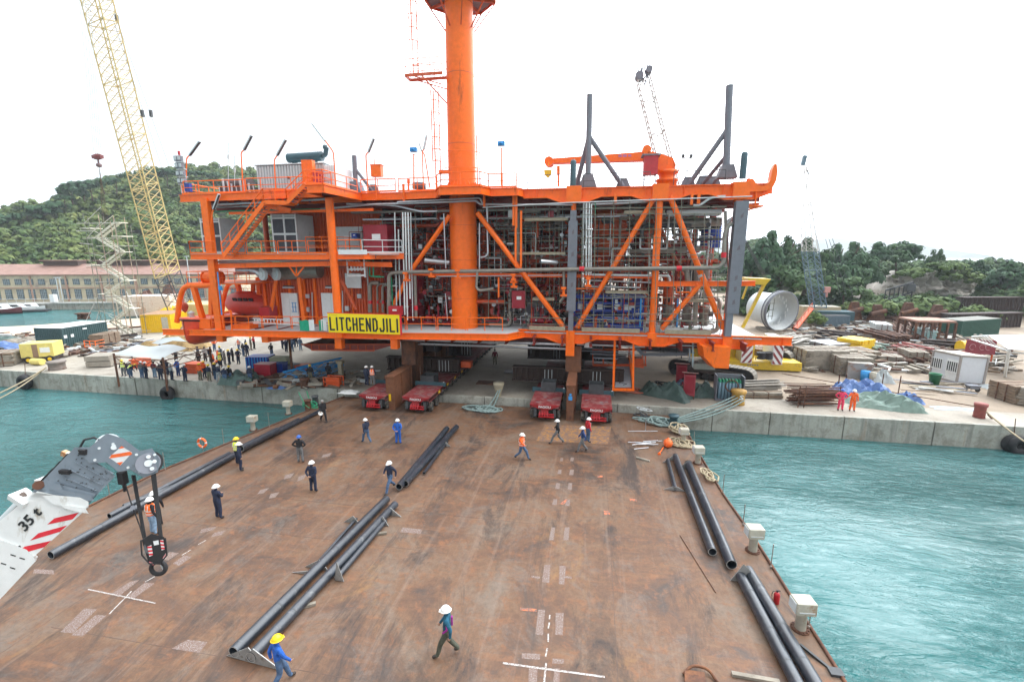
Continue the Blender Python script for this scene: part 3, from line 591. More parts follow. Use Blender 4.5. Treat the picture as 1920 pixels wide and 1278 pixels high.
# white double doors, with blue frames, wall boxes, lamps
for i, (p0, p1) in enumerate([((527, 549), (562, 605)), ((602, 549), (642, 605))]):
 A, B = Yp(*p0, 40.98), Yp(*p1, 40.98); w_ = B.x-A.x; dr = part('double_door', MB().box(((A.x+B.x)/2, 41.0, (A.z+6.2)/2), (w_, .1, A.z-6.2)), white)
 for s_ in (-1, 1): MB().box(((A.x+B.x)/2+s_*w_/4, 40.93, (A.z+6.2)/2), (w_/2-.03, .04, A.z-6.3)).build('door_leaf', white, dr)
 bx = (A.x+B.x)/2+.35; m = MB()
 for dx in (0, .3): m.box((bx+dx, 40.88, 7.9), (.05, .04, .95))
 for dz_ in (-.45, 0, .45): m.box((bx+.15, 40.88, 7.9+dz_), (.55, .04, .05))
 m.build('door_stencil', sky_blue, dr)
for px, py, w_, h_ in ((577, 555, .35, .38), (577, 580, .35, .45), (674, 555, .4, .4), (651, 578, .4, .45)): part('junction_box', MB().box(Yp(px, py, 40.9), (w_, .2, h_)), lgrey)
for px in (541, 621): P = Yp(px, 539, 40.7); part('wall_lamp', MB().box(P, (1.2, .2, .12)).box(P+Vector((0, 0, .15)), (1.1, .12, .1), mi=1), [lgrey, dgrey])
for px, y0, y1 in ((586, 548, 598), (643, 545, 600)): part('conduit', MB().tube(Yp(px-1, y0, 40.8), Yp(px, y1, 40.8), .06, 6), lgrey)
# white louvre panel
A, B = Yp(647, 512, 39.8), Yp(678, 540, 39.8)
m = MB(); m.box(((A.x+B.x)/2, 39.8, (A.z+B.z)/2), (B.x-A.x, .1, A.z-B.z));
for k in range(9): m.box(((A.x+B.x)/2, 39.72, B.z+(k+.5)*(A.z-B.z)/9), (B.x-A.x-.06, .08, .07))
part('louvre_panel', m, white)
# white pipe rack with hooked hoses
m = MB()
for px in (650, 682): m.beam(Yp(px, 478, 38), Yp(px+3, 520, 38), .12, .12)
for py in (505, 517): m.beam(Yp(652, py, 38), Yp(685, py-1, 38), .14, .16)
for k in range(4): m.path([Yp(640, 486, 38.1+k*.15), Yp(656+k*6, 486, 38.1+k*.15), Yp(660+k*6, 508, 38.1+k*.15)], .09, 8, bend=.4)
part('pipe_rack', m, white)
for k, (px, a, b) in enumerate([(693, 488, 518), (700, 486, 519)]): part('green_pipe', MB().path([Yp(px-6, a, 38.4), Yp(px, a, 38.4), Yp(px, b, 38.4), Yp(px+20, b, 38.4)], .07, 8, bend=.2), green)
part('green_pipe', MB().tube(Yp(734, 520, 38.8), Yp(736, 578, 38.8), .07, 8), green)
# big pipes by the doors
for k, (px, r) in enumerate([(693, .2), (707, .09), (717, .12), (728, .06)]):
 part('riser_pipe', MB().path([Yp(px+18, 530+k*2, 39.6), Yp(px, 530+k*2, 39.6), Yp(px+1, 585, 39.6)], r, 10, bend=.5), grime if k < 3 else white)
 if k < 3: part('red_band', MB().tube(Yp(px+1, 563, 39.6), Yp(px+1, 569, 39.6), r*1.05, 10), redmk)
# twin muffler pipes under the mid deck
for k, (x0, x1) in enumerate([(447, 490), (471, 515)]):
 y = 38.4+k*.7; part('exhaust_duct', MB().pipe(Yp(x0, 507, y), Yp(x0+24, 506, y), .42, .38).path([Yp(x0+24, 506, y), Yp(x0+36, 508, y), Yp(x1, 514, y)], .4, 16), [silver, dgrey])
 m = MB(); P = Yp(x1, 514, y-.4); m.tube(P, P+Vector((.1, .25, 0)), .58, 20).tube(P-Vector((.02, .1, 0)), P, .28, 16); part('duct_flange', m, lgrey)
part('silencer', MB().tube(Yp(520, 512, 40.3), Yp(600, 507, 40.3), .7, 20), grime)
part('silver_header', MB().tube(Yp(410, 491, 37.6), Yp(645, 486, 37.6), .11, 10), silver)
part('silver_header', MB().tube(Yp(376, 385, 37.6), Yp(610, 373, 37.6), .12, 10), silver)
part('silver_header', MB().tube(Yp(380, 389, 38.2), Yp(560, 383, 38.2), .08, 10), silver)
part('green_pipe', MB().tube(Yp(380, 397, 38), Yp(600, 392, 38), .06, 8), green)
# ---- stairs
def rail(pts, h=1.1, name='handrail', ma=None, step=1.5, r=.028, toe=True, par=None, mid=True):
 m = MB(); pts = [Vector(p) for p in pts]; up = Vector((0, 0, h))
 r *= 1.35; m.path([p+up for p in pts], r*1.15, 6, bend=.12)
 if mid: m.path([p+up*.5 for p in pts], r*.8, 6)
 for a_, b_ in zip(pts[:-1], pts[1:]):
  k = max(1, round((b_-a_).length/step))
  for i in range(k+1): p = a_.lerp(b_, i/k); m.tube(p, p+up, r, 6, cap=False)
  if toe: m.beam(a_+Vector((0, 0, .08)), b_+Vector((0, 0, .08)), .015, .14)
 return part(name, m, ma or orange, par)
s0 = [(418, 481), (495, 379), (538, 380), (573, 345), (592, 345)]
F_ = [Yp(px, py, 35.5) for px, py in s0]; B_ = [p+Vector((0, 1.0, 0)) for p in F_]
st = mod
for P_ in (F_, B_):
 for a, b in zip(P_[:-1], P_[1:]): part('stair_stringer', MB().beam(a, b, .06, .34), orange)
def treads(A, B, n_):
 for i in range(n_):
  p = A.lerp(B, (i+.5)/n_); part('stair_tread', MB().box(p+Vector((0, .5, .03)), (.26, .95, .04)), ygrey)
treads(F_[0], F_[1], 20); treads(F_[2], F_[3], 8)
part('stair_landing', MB().box((F_[1]+F_[2])/2+Vector((0, .5, 0)), ((F_[2]-F_[1]).x, 1, .06)), orange)
part('stair_landing', MB().box((F_[3]+F_[4])/2+Vector((0, .5, 0)), ((F_[4]-F_[3]).x+.4, 1.2, .06)), orange)
z_ = Vector((0, 0, .1))
for P_ in (F_, B_):
 for a, b in ((0, 1), (1, 2), (2, 3), (3, 4)): rail([P_[a]+z_, P_[b]+z_], 1.0, 'stair_rail', toe=False, step=1.3)
part('landing_bracket', MB().beam(Yp(490, 383, 36), Yp(545, 395, 37), .2, .4), orange)
# ---- handrails
for a, b, y in [((346, 365), (460, 358), 36.9), ((462, 358), (575, 350), 36.4), ((598, 343), (622, 350), 35.2)]:
 rail([Vector((Yp(*a, y).x, y, ZT)), Vector((Yp(*b, y).x, y, ZT))])
rail([(-22.2, 33.6, ZT), (-20.7, 33.6, ZT), (-20.6, 38.7, ZT)]); rail([(-37.1, 37.4, ZT), (-37.1, 48, ZT)])
for x0, x1 in ((-20.3, -17), (-16.8, -13.3)): rail([(x0, 38.8, ZT), (x1, 38.6, ZT)])
rail([(-12.9, 37.6, ZT), (-12.2, 36.5, ZT), (-9, 36.5, ZT), (-8.6, 37.8, ZT), (-6.3, 37.8, ZT)])
for x0, x1 in ((-5.6, -2.5), (-1, 1.8), (2, 4.2), (6, 9.8)): rail([(x0, 39.1, ZT), (x1, 39.1, ZT)], ma=dgrey, step=2.4, r=.02, toe=False)
for x0, x1 in ((-36.3, -33.6), (-33.0, -30.6), (-30.4, -27.5), (-27.3, -24.6), (-24.4, -22.3)): rail([(x0, 36.6, 13.15), (x1, 36.6, 13.15)])
rail([(-22.1, 36.3, 13.2), (-19.3, 36.3, 13.2)]); rail([(-19.2, 36.3, 13.2), (-16.6, 38.5, 13.2)], ma=lgrey)
rail([(-36.3, 36.6, 13.15), (-36.3, 43, 13.15)]); rail([(-26.2, 39, 13.15), (-23.0, 39, 13.15), (-22.4, 42, 13.15)], h=1.5)
part('kickplate', MB().box((-20.0, 36.1, 13.3), (2.6, .05, .4)), white)
xs = [-35.2, -32.6, -29.8, -26.8, -24.0, -21.3, -18.6, -15.8, -13.0, -10.4, -7.2]
for x0, x1 in zip(xs[:-1], xs[1:]): rail([(x0+.1, 36.72, dz(x0)+.3), (x1-.1, 36.8, dz(x1)+.3)], h=1.1, toe=False)
for x0, x1 in ((-5.4, -2.3), (-1.2, 4.4), (5.6, 10.3)): rail([(x0, 38.75, ZB), (x1, 38.75, ZB)], ma=scafm, step=2.2, r=.022, toe=False)
for x0, x1 in ((-.8, 4.0), (6.0, 9.6), (-5.3, -2.2)): part('toe_plank', MB().box(((x0+x1)/2, 38.7, ZB+.2), (x1-x0, .06, .36)), plank)
# ---- silver pipes crossing the front
FP = [([(600, 392), (700, 383), (830, 379), (893, 376), (900, 383), (1075, 384)], .09, 38.9, silver), ([(745, 379), (900, 371), (904, 380), (905, 382)], .07, 38.7, silver), ([(650, 382), (740, 385), (790, 397), (820, 396)], .1, 39.3, silver),
 ([(905, 389), (1065, 380), (1100, 379), (1410, 368)], .045, 38.5, lgrey), ([(1110, 383), (1170, 381), (1240, 376)], .1, 39.2, silver), ([(1085, 381), (1097, 379), (1097, 420)], .04, 38.8, lgrey),
 ([(729, 600), (729, 512), (760, 510), (900, 508), (1060, 505), (1346, 502), (1357, 492), (1359, 440), (1364, 425), (1372, 418)], .17, 38.45, grime),
 ([(895, 510), (893, 540), (900, 545), (925, 541)], .11, 38.3, grime), ([(905, 380), (913, 385), (915, 480), (900, 483)], .08, 39.4, silver), ([(899, 510), (899, 418)], .06, 39.3, silver),
 ([(812, 518), (1055, 516)], .05, 39.2, silver), ([(1110, 515), (1255, 517), (1256, 527)], .09, 39.1, lgrey), ([(1090, 525), (1230, 530)], .05, 39.4, silver), ([(1100, 537), (1200, 539)], .06, 39.5, silver),
 ([(1057, 508), (1058, 555), (1050, 566)], .13, 38.9, grime), ([(1280, 503), (1288, 508), (1289, 527)], .2, 39.4, grime), ([(1316, 503), (1306, 508), (1305, 560), (1303, 610)], .2, 40, grime), ([(1325, 503), (1322, 527)], .2, 39.7, grime),
 ([(1250, 400), (1300, 398), (1352, 398)], .25, 40.4, lgrey), ([(1235, 420), (1352, 416)], .35, 41.6, grime), ([(1180, 472), (1330, 465)], .24, 43, grime), ([(1300, 385), (1312, 385), (1335, 369), (1360, 368)], .09, 38.9, lgrey),
 ([(1360, 395), (1361, 440), (1361, 495)], .12, 38.9, grime), ([(1362, 500), (1362, 440), (1366, 415), (1374, 410)], .17, 39.5, silver), ([(778, 516), (780, 595)], .15, 39.0, grime)]
for pts, r, y, ma in FP: part('process_pipe', MB().path([Yp(px, py, y) for px, py in pts], r, 12, bend=.45), ma)
for px, py, y, r in ((1091, 504, 38.4, .2), (1273, 503, 38.4, .2), (780, 577, 38.9, .17), (1357, 478, 38.4, .2)): P = Yp(px, py, y); part('red_band', MB().tube(P-Vector((.2, 0, 0)), P+Vector((.2, 0, 0)), r, 12) if py < 510 and px != 1357 else MB().tube(P-Vector((0, 0, .2)), P+Vector((0, 0, .2)), r, 12), redmk)
for px, y0, y1, r, ma in [(741, 398, 596, .06, lgrey), (748, 430, 600, .06, lgrey), (756, 398, 590, .07, white), (761, 398, 600, .07, white), (766, 398, 560, .07, white), (771, 398, 600, .05, lgrey), (1101, 378, 516, .06, white), (1106, 378, 516, .06, white), (1110, 382, 516, .05, white), (1117, 377, 498, .03, green), (1095, 380, 535, .035, lgrey), (833, 400, 503, .05, silver), (836, 550, 600, .04, silver)]:
 part('vertical_tube', MB().tube(Yp(px-1, y0, 38.75), Yp(px+(3 if px < 900 else -2), y1, 38.75), r, 8), ma)
# orange hangers and pipe supports
for px, y0, y1, w_ in ((963, 352, 423, .12), (968, 352, 427, .12), (967, 427, 500, .1), (977, 395, 500, .1), (757, 345, 380, .1), (908, 362, 390, .12), (1103, 516, 535, .12), (1154, 362, 380, .14), (1297, 362, 384, .12), (1310, 362, 382, .14), (1226, 440, 502, .1), (935, 520, 557, .08), (1417, 355, 385, .05)): part('hanger', MB().box((Yp(px, y0, 38.8)+Yp(px, y1, 38.8))/2, (w_*1.6, .16, Yp(px, y0, 38.8).z-Yp(px, y1, 38.8).z)), orange)
for px, py in ((858, 507), (808, 505), (962, 515), (760, 512), (963, 524), (1057, 540), (1103, 522)): P = Yp(px, py, 38.3); part('pipe_support', MB().box(P, (.4, .3, .18)).box(P+Vector((0, .1, -.35)), (.2, .2, .5)).box(P+Vector((0, .3, -.62)), (.55, .5, .16)), orange)
part('bracket_frame', MB().path([Yp(1268, 535, 38.8), Yp(1268, 548, 38.8), Yp(1293, 548, 38.8)], .07, 4), orange); part('bracket_frame', MB().box(Yp(1100, 541, 39), (2.2, .1, .1)), orange)
part('bracket_frame', MB().ibeam(Yp(1388, 385, 39.2), Yp(1424, 382, 39.2), .5, .15), orange)
part('small_platform', MB().box(Yp(1405, 388, 39.6), (1.6, 1.4, .12)).beam(Yp(1424, 387, 39.2), Yp(1395, 396, 39.2), .1, .12), orange)
for a, b in (((808, 488), (838, 492)), ((1025, 490), (1040, 492))): part('open_pipe_stub', MB().pipe(Yp(a[0]-12, a[1], 38.6), Yp(b[0]+4, b[1], 39.4), .2, .16, 14), [silver, dgrey])
# ---- interior equipment
def vessel(px, y0, y1, r, y, ma, name='vessel', dome=True, **k):
 A, B = Yp(px, y0, y), Yp(px, y1, y); h = A.z-B.z; m = MB()
 pr = [(0.01, 0), (r, 0.02), (r, h-r*.5)]+([(r*math.cos(t), h-r*.5+r*.5*math.sin(t)) for t in (.4, .8, 1.2, 1.5)] if dome else [(r, h), (.01, h)]); m.lathe(pr, (A.x, y, B.z), 24)
 for f in (.25, .6, .85): m.lathe([(r, f*h-.05), (r+.06, f*h-.04), (r+.06, f*h+.04), (r, f*h+.05)], (A.x, y, B.z), 24)
 return part(name, m, ma, **k)
vessel(769, 474, 608, 1.25, 43, crimson, label='dark red vertical vessel behind the white tubes')
vessel(1144, 392, 528, 1.55, 45, orange2, dome=False, label='orange vertical vessel with manway near the grey column'); P = Yp(1137, 411, 43.3); part('manway', MB().tube(P, P+Vector((0, .3, 0)), .45, 18), dgrey)
part('ring_platform', MB().box(Yp(1140, 424, 43.6), (3.4, .8, .35)), orange2)
vessel(1255, 515, 605, .45, 43, orange2); vessel(1253, 573, 610, .4, 41, grime, dome=False); vessel(1289, 573, 610, .4, 41, grime, dome=False); vessel(1321, 573, 610, .4, 41, grime, dome=False)
vessel(1200, 440, 520, .6, 48, maroon); vessel(1290, 470, 530, .7, 50, maroon); vessel(1010, 460, 520, .8, 50, maroon); vessel(1335, 412, 465, .9, 47, blue)
A = Yp(1180, 400, 48); part('dark_duct', MB().tube(Yp(985, 378, 44), Yp(1200, 390, 44), .3, 12), grime)
def cabinet(px, py, w_, h_, y, ma, name='cabinet', d_=.6, **k):
 P = Yp(px, py, y); m = MB(); m.box(P, (w_, d_, h_)); m.box(P-Vector((0, d_/2+.02, 0)), (w_*.9, .04, h_*.92)); o = part(name, m, ma, **k)
 MB().box(P-Vector((-w_*.05, d_/2+.05, -h_*.1)), (w_*.35, .02, h_*.18)).build('name_plate', white, o); return o
cabinet(973, 561, 1.2, 1.55, 40, crimson); cabinet(845, 561, .9, 1.5, 41.5, crimson); cabinet(742, 582, 1.1, .8, 37.6, red)
cabinet(716, 450, 2.3, 2.6, 40.5, crimson, d_=2.6, label='dark red cabinet on the mid deck'); cabinet(655, 452, 2.9, 2.7, 42, lgrey, d_=.4, label='pale grey double door on the mid deck'); cabinet(667, 442, .55, .45, 40.6, blue)
#cabinet(975, 545, 1, .2, 39.5, orange)
# blue chemical skid
A, B = Yp(1078, 556, 40.6), Yp(1204, 612, 40.6); W_ = B.x-A.x; Hh = A.z-6.6
m = MB(); m.box(((A.x+B.x)/2, 42.4, 6.6+Hh/2), (W_, .1, Hh*.95)); m.box(((A.x+B.x)/2, 41.6, A.z), (W_, 2.0, .3)); m.box(((A.x+B.x)/2, 41, 6.85), (W_, 1.2, .5))
for k in range(8): m.box((A.x+W_*k/7, 40.6, 6.6+Hh/2), (.14, .14, Hh))
for k in range(4): m.box(((A.x+B.x)/2, 40.6, 6.9+k*Hh/4.2), (W_, .12, .16))
sk = part('chemical_skid', m, blue, label='blue framed skid with white tanks between the braces')
for k in (.04, .17, .33, .55, .72): MB().box((A.x+W_*(k+.06), 41.0, 6.6+Hh*.72), (W_*.11, .5, Hh*.24)).build('tank', white, sk)
for k in (.05, .4, .6): MB().box((A.x+W_*(k+.1), 40.9, 6.6+Hh*.33), (W_*.2, .4, .3)).build('tank', lgrey, sk)
m = MB(); rg = random.Random(3)
for k in range(36): p = Vector((A.x+rg.uniform(0, W_), 40.5, 6.8+rg.uniform(0, Hh))); q_ = p+rg.choice([Vector((rg.uniform(.4, 1.4), 0, 0)), Vector((0, 0, rg.uniform(.3, .9)))]); m.tube(p, q_, .025, 5)
m.build('instrument_tubing', silver, sk)
for px in (1202, 1271): part('blue_post', MB().tube(Yp(px, 560, 39.6), Yp(px-2, 613, 39.6), .07, 6), sky_blue)
# rows behind: columns, braces, floors
dorg = mat('shaded_orange_steel', (.46, .06, .012), .5, var=.15)  # darker copy of the orange, interior shade put into its colour
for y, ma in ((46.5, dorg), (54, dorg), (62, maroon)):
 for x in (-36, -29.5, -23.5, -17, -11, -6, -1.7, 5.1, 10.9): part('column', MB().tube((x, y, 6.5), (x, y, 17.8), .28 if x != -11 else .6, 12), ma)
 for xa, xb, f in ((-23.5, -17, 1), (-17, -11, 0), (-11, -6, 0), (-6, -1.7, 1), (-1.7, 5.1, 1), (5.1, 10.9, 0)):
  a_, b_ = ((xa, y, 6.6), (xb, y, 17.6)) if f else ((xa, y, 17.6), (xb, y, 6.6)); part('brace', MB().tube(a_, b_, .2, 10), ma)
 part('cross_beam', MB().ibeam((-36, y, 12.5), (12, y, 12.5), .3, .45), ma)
part('mezzanine_floor', MB().box((-12, 54, 12.35), (10, 20, .08)), dgrey); part('mezzanine_floor', MB().box((2, 56, 12.35), (17, 17, .08)), dgrey)
for x0, x1, y, ma in ((-36, -18, 64, maroon), (-18, -11, 60, dgrey), (-30, -21, 50, crimson), (-11, -2, 63, maroon)): part('light_block_wall', MB().box(((x0+x1)/2, y, 12.2), (x1-x0, .2, 11.4)), ma)  # dark walls added behind the pipework to block light from the interior
m = MB()
for x in np.arange(-20, 12, 1.3): m.ibeam((x, 42, 12.3), (x, 65, 12.3), .12, .2)
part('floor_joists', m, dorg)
# dense piping: axis aligned runs with elbows
rg = random.Random(77); mats_ = [grime, maroon, grime, dgrey, maroon, dorg, dgrey, crimson, silver, dgrey, dorg, grime, dorg, grime, lgrey]; stf = {}
def run(x, y, z, r, segs, ma, cnt):
 p = Vector((x, y, z)); pts = [p.copy()]; last = None
 for k in range(segs):
  ax = rg.choice([i for i in (0, 0, 1, 2, 2) if i != last]); last = ax; L_ = rg.uniform(.8, 4.5)*rg.choice((-1, 1)); q = p.copy(); q[ax] += L_
  q.x = min(max(q.x, -23), 10.5); q.y = min(max(q.y, 40.3), 65); q.z = min(max(q.z, 6.7), 17.4)
  if (q-p).length > .3: pts.append(q); p = q.copy()
 if len(pts) < 2: return
 if cnt < 110: m = MB(); m.path(pts, r, 8, bend=r*2.5); part('process_pipe', m, ma)
 else: stf.setdefault(ma, MB()).path(pts, r, 6, bend=r*2.5)
for c_ in range(620):
 big_ = c_ < 110; x = rg.uniform(-21, 10.4); y = 40.6+rg.random()**1.6*23; z = rg.uniform(6.8, 17.3)
 run(x, y, z, rg.choice((.06, .09, .12, .18)) if big_ else rg.choice((.025, .035, .05, .08)), rg.randint(2, 5), rg.choice(mats_), c_)
for ma, m in stf.items(): part('small_piping', m, ma, kind='stuff')
# valves, flanges, boxes: small fittings
stf = {}
for c_ in range(1500):
 x = rg.uniform(-20, 10.4); y = 40.2+rg.random()**2*18; z = rg.choice((6.8, 12.5, 6.8))+rg.random()**1.5*5; s_ = rg.uniform(.08, .3); ma = rg.choice([silver, dgrey, crimson, grime, dorg, maroon, maroon, dgrey, drust, crimson, black, lgrey, dorg])
 m = stf.setdefault(ma, MB()); k = rg.random()
 if k < .4: m.box((x, y, z), (s_*rg.uniform(.6, 2), s_, s_*rg.uniform(.6, 2.4)))
 elif k < .8: m.tube((x, y, z), (x+rg.choice((0, .1)), y, z+.1), s_*.8, 8); m.tube((x, y, z), (x, y, z+s_*2), s_*.2, 5)
 else: m.tube((x, y-.05, z), (x, y+.05, z), s_*.7, 10)
for ma, m in stf.items(): part('valves_and_fittings', m, ma, kind='stuff')
# cable trays
for k in range(10): y = 41+k*2.2; z = 16.9-.5*(k % 3); part('cable_tray', MB().box((-6, y, z), (33, .5, .06)).box((-6, y-.25, z+.06), (33, .03, .14)), silver if k % 2 else grime)
for x in (-14.5, -4.2, 2.6, 8): part('cable_tray', MB().box((x, 52, 16.2), (.5, 24, .06)), grime)
# equipment on the main deck
for k in range(34): x = rg.uniform(-20, 10); y = rg.uniform(42.5, 62); w_, d_, h_ = rg.uniform(.6, 2.4), rg.uniform(.6, 1.6), rg.uniform(.6, 2.2); part('equipment_skid', MB().box((x, y, rg.choice((6.5, 12.4))+h_/2), (w_, d_, h_)), rg.choice([crimson, dorg, dgrey, maroon, ygrey, teal]))
# pumps behind the walkway rail
for px in (805, 822, 836, 870, 1000, 1014, 1030): P = Yp(px, 595, 40.8); part('pump_skid', MB().box((P.x, P.y, 6.75), (1.0, .7, .3)).tube((P.x-.3, P.y, 7.2), (P.x+.3, P.y, 7.2), .25, 12).tube((P.x, P.y, 7.2), (P.x, P.y, 8.4), .07, 8), crimson)
# scaffolding across the right bays
m_ = 0
for y in (38.5, 39.9):
 for py in (392, 402, 431, 446, 458, 482, 489, 558, 590, 603) if y < 39 else (412, 440, 470, 540, 575): part('scaffold_ledger', MB().tube(Yp(1088, py+rg.uniform(-2, 2), y), Yp(1362, py-3+rg.uniform(-2, 2), y), .026, 6), scafm)
 for px in (1089, 1113, 1148, 1178, 1215, 1228, 1262, 1275, 1318, 1345) if y < 39 else (1095, 1130, 1190, 1250, 1300): part('scaffold_standard', MB().tube(Yp(px+3, 372 if rg.random() < .5 else 400, y), Yp(px, 614, y), .028, 6), scafm)
for a, b, py in ((1135, 1213, 547), (1285, 1330, 563), (985, 1065, 412), (1000, 1040, 560), (1170, 1245, 398), (955, 1060, 475)): part('scaffold_boards', MB().box((Yp(a, py, 39.8)+Yp(b, py, 39.8))/2, ((Yp(b, py, 39.8)-Yp(a, py, 39.8)).x, 1.0, .22)), plank)
for px in (915, 945, 985, 1005, 1030, 1048): part('scaffold_standard', MB().tube(Yp(px, 385, 40), Yp(px+1, 600, 40), .03, 6), scafm)
for py in (408, 430, 452, 474, 545, 568): part('scaffold_ledger', MB().tube(Yp(905, py, 40), Yp(1062, py, 40), .03, 6), scafm)
# ================================================================== THINGS ON THE MODULE
def text_mesh(s, size, mname='lettering', ex=.004, off=0.0, sx=1.0):
 cu = bpy.data.curves.new(mname, 'FONT'); cu.body = s; cu.size = size; cu.extrude = ex; cu.offset = off; cu.resolution_u = 2; cu.align_x = 'CENTER'; cu.align_y = 'CENTER'
 o = bpy.data.objects.new('t', cu); COL.objects.link(o); dg = bpy.context.evaluated_depsgraph_get(); dg.update()
 me = bpy.data.meshes.new_from_object(o.evaluated_get(dg)); bpy.data.objects.remove(o); me.name = mname
 co = np.empty(len(me.vertices)*3); me.vertices.foreach_get('co', co); co = co.reshape(-1, 3); mid = (co.max(0)+co.min(0))/2; co -= mid; co[:, 0] *= sx; me.vertices.foreach_set('co', co.ravel()); me.update()
 return me, (co[:, 0].max()-co[:, 0].min(), co[:, 1].max()-co[:, 1].min())
def letter(s, parent, loc, rot, w_, h_, m, off=0.0, name='lettering'):
 me, (a, b) = text_mesh(s, 1.0, off=off); me.materials.clear(); me.materials.append(m)
 o = inst(me, name, parent, Vector(loc)-(wl(parent) if parent else Vector((0, 0, 0))), rot, (w_/a, h_/b, 1)); return o
# vent tower
tw = thing('vent_tower', 'tall round orange tower rising through the module top deck with side gallery', 'tower', (TX, TY, ZT))
TH_ = 46.0
prof = [(1.62, 0), (1.62, .12), (1.3, .14), (1.22, .5), (1.2, 1.0), (1.2, 3.9), (1.17, 10), (1.14, 16), (1.13, 22), (1.12, 30)]
MB().lathe(prof, (TX, TY, ZT), 40).build('tower_shell', orange, tw)
m = MB(); [m.prism([(TX+1.15*math.cos(a), TY+1.15*math.sin(a), ZT+.1), (TX+1.6*math.cos(a), TY+1.6*math.sin(a), ZT+.1), (TX+1.2*math.cos(a), TY+1.2*math.sin(a), ZT+.9)], (.03*math.sin(a), -.03*math.cos(a), 0)) for a in np.arange(0, 6.28, .26)]; m.build('base_gusset', orange, tw)
for z in (3.9, 9.4, 14.7): MB().lathe([(1.2 if z < 5 else 1.17, z), (1.215 if z < 5 else 1.185, z+.01), (1.215 if z < 5 else 1.185, z+.05), (1.17, z+.06)], (TX, TY, ZT), 40).build('weld_ring', orange2, tw)
# octagonal gallery at the top
zz = Yp(850, -6, TY).z; gz = zz
m = MB(); R_ = 3.05; oc = [(TX+R_*math.cos(a), TY+R_*math.sin(a), gz) for a in np.arange(PI/8, 6.4, PI/4)][:8]; ic = [(TX+1.2*math.cos(a), TY+1.2*math.sin(a), gz) for a in np.arange(PI/8, 6.4, PI/4)][:8]
for i in range(8): j = (i+1) % 8; m.prism([oc[i], oc[j], ic[j], ic[i]], (0, 0, .05))
m.build('gallery_grating', ygrey, tw); m = MB()
for i in range(8):
 j = (i+1) % 8; m.beam(oc[i], oc[j], .12, .3); m.beam(Vector(oc[i])+Vector((0, 0, -.1)), Vector(ic[i])+Vector((0, 0, -.1)), .1, .25); m.beam(Vector(oc[i])-Vector((0, 0, .2)), Vector(ic[i])-Vector((0, 0, 2.6)), .09, .09)
m.build('gallery_frame', orange2, tw); m = MB(); m.path([Vector(p)+Vector((0, 0, 1.1)) for p in oc], .03, 6, closed=True); [m.tube(p, Vector(p)+Vector((0, 0, 1.1)), .03, 6) for p in oc]; m.build('gallery_rail', orange, tw)
# side platform and ladders
yA = TY-1.0; G = [Yp(763, 133, yA), Yp(840, 158, yA)]; z0_ = (G[0].z+G[1].z)/2+.25
x0_, x1_ = G[0].x, TX-1.1; y0_, y1_ = TY-1.4, TY-.3
m = MB(); [m.box((x, (y0_+y1_)/2, z0_), (.02, y1_-y0_, .03)) for x in np.arange(x0_, x1_, .13)]; m.build('side_platform', orange2, tw, kind='stuff')
m = MB()
for y in (y0_, y1_): m.beam((x0_, y, z0_-.12), (x1_, y, z0_-.12), .1, .22)
m.beam((x0_, y0_, z0_-.12), (x0_, y1_, z0_-.12), .1, .22)
for y in (y0_, y1_): m.beam((x0_+1.4, y, z0_-.2), (x1_+.25, y, z0_-2.4), .1, .1); m.beam((x0_+.7, y, z0_-.2), (x1_, y, z0_-1.0), .08, .08)
m.build('platform_frame', orange2, tw)
m = MB()
for P_ in ([(x1_, y0_, z0_), (x0_, y0_, z0_), (x0_, y1_, z0_), (x1_, y1_, z0_)],):
 for h_ in (.55, 1.1): m.path([Vector(p)+Vector((0, 0, h_)) for p in P_], .035, 6)
for x in np.linspace(x0_, x1_, 4): m.tube((x, y0_, z0_), (x, y0_, z0_+1.1), .022, 6).tube((x, y1_, z0_), (x, y1_, z0_+1.1), .022, 6)
m.build('platform_rail', orange, tw)
def ladder(x, y, za, zb, cage=True):
 m = MB()
 for dx in (-.22, .22): m.tube((x+dx, y, za), (x+dx, y, zb), .045, 6)
 for z in np.arange(za, zb, .3): m.tube((x-.22, y, z), (x+.22, y, z), .014, 5, cap=False)
 m.build('ladder', orange, tw)
 if cage:
  m = MB()
  for z in np.arange(za+2.2, zb, .95): m.path([(x+.38*math.cos(a), y-.05+.72*math.sin(a)*-1, z) for a in np.linspace(0, PI, 9)], .032, 5)
  for a in (.5, 1.1, 1.57, 2.1, 2.65): m.tube((x+.38*math.cos(a), y-.05-.72*math.sin(a), za+2.2), (x+.38*math.cos(a), y-.05-.72*math.sin(a), zb-.05), .026, 5)
  m.build('ladder_cage', orange, tw)
ladder(TX-1.95, TY-.7, ZT+.3, z0_-1.2); ladder(x0_+.75, TY-.9, z0_+.2, gz+1)
MB().tube((TX+1.5, TY-.5, ZT), (TX+1.45, TY-.5, ZT+4.6), .05, 8).build('standpipe', orange, tw); MB().tube((TX+1.75, TY-.5, ZT), (TX+1.7, TY-.5, ZT+4.2), .035, 8).build('standpipe', lgrey, tw)
m = MB(); m.path([(TX+1.75*math.cos(a), TY+1.75*math.sin(a), ZT+1.9) for a in np.linspace(2.9, 6.5, 12)], .03, 6); m.path([(TX+1.75*math.cos(a), TY+1.75*math.sin(a), ZT+3.2) for a in np.linspace(2.9, 6.5, 12)], .03, 6); m.build('guard_hoop', orange, tw)
MB().beam((TX-1.9, TY-.6, ZT+1.7), (TX-1.0, TY-.6, ZT+1.7), .2, .3).build('stub_bracket', orange, tw)
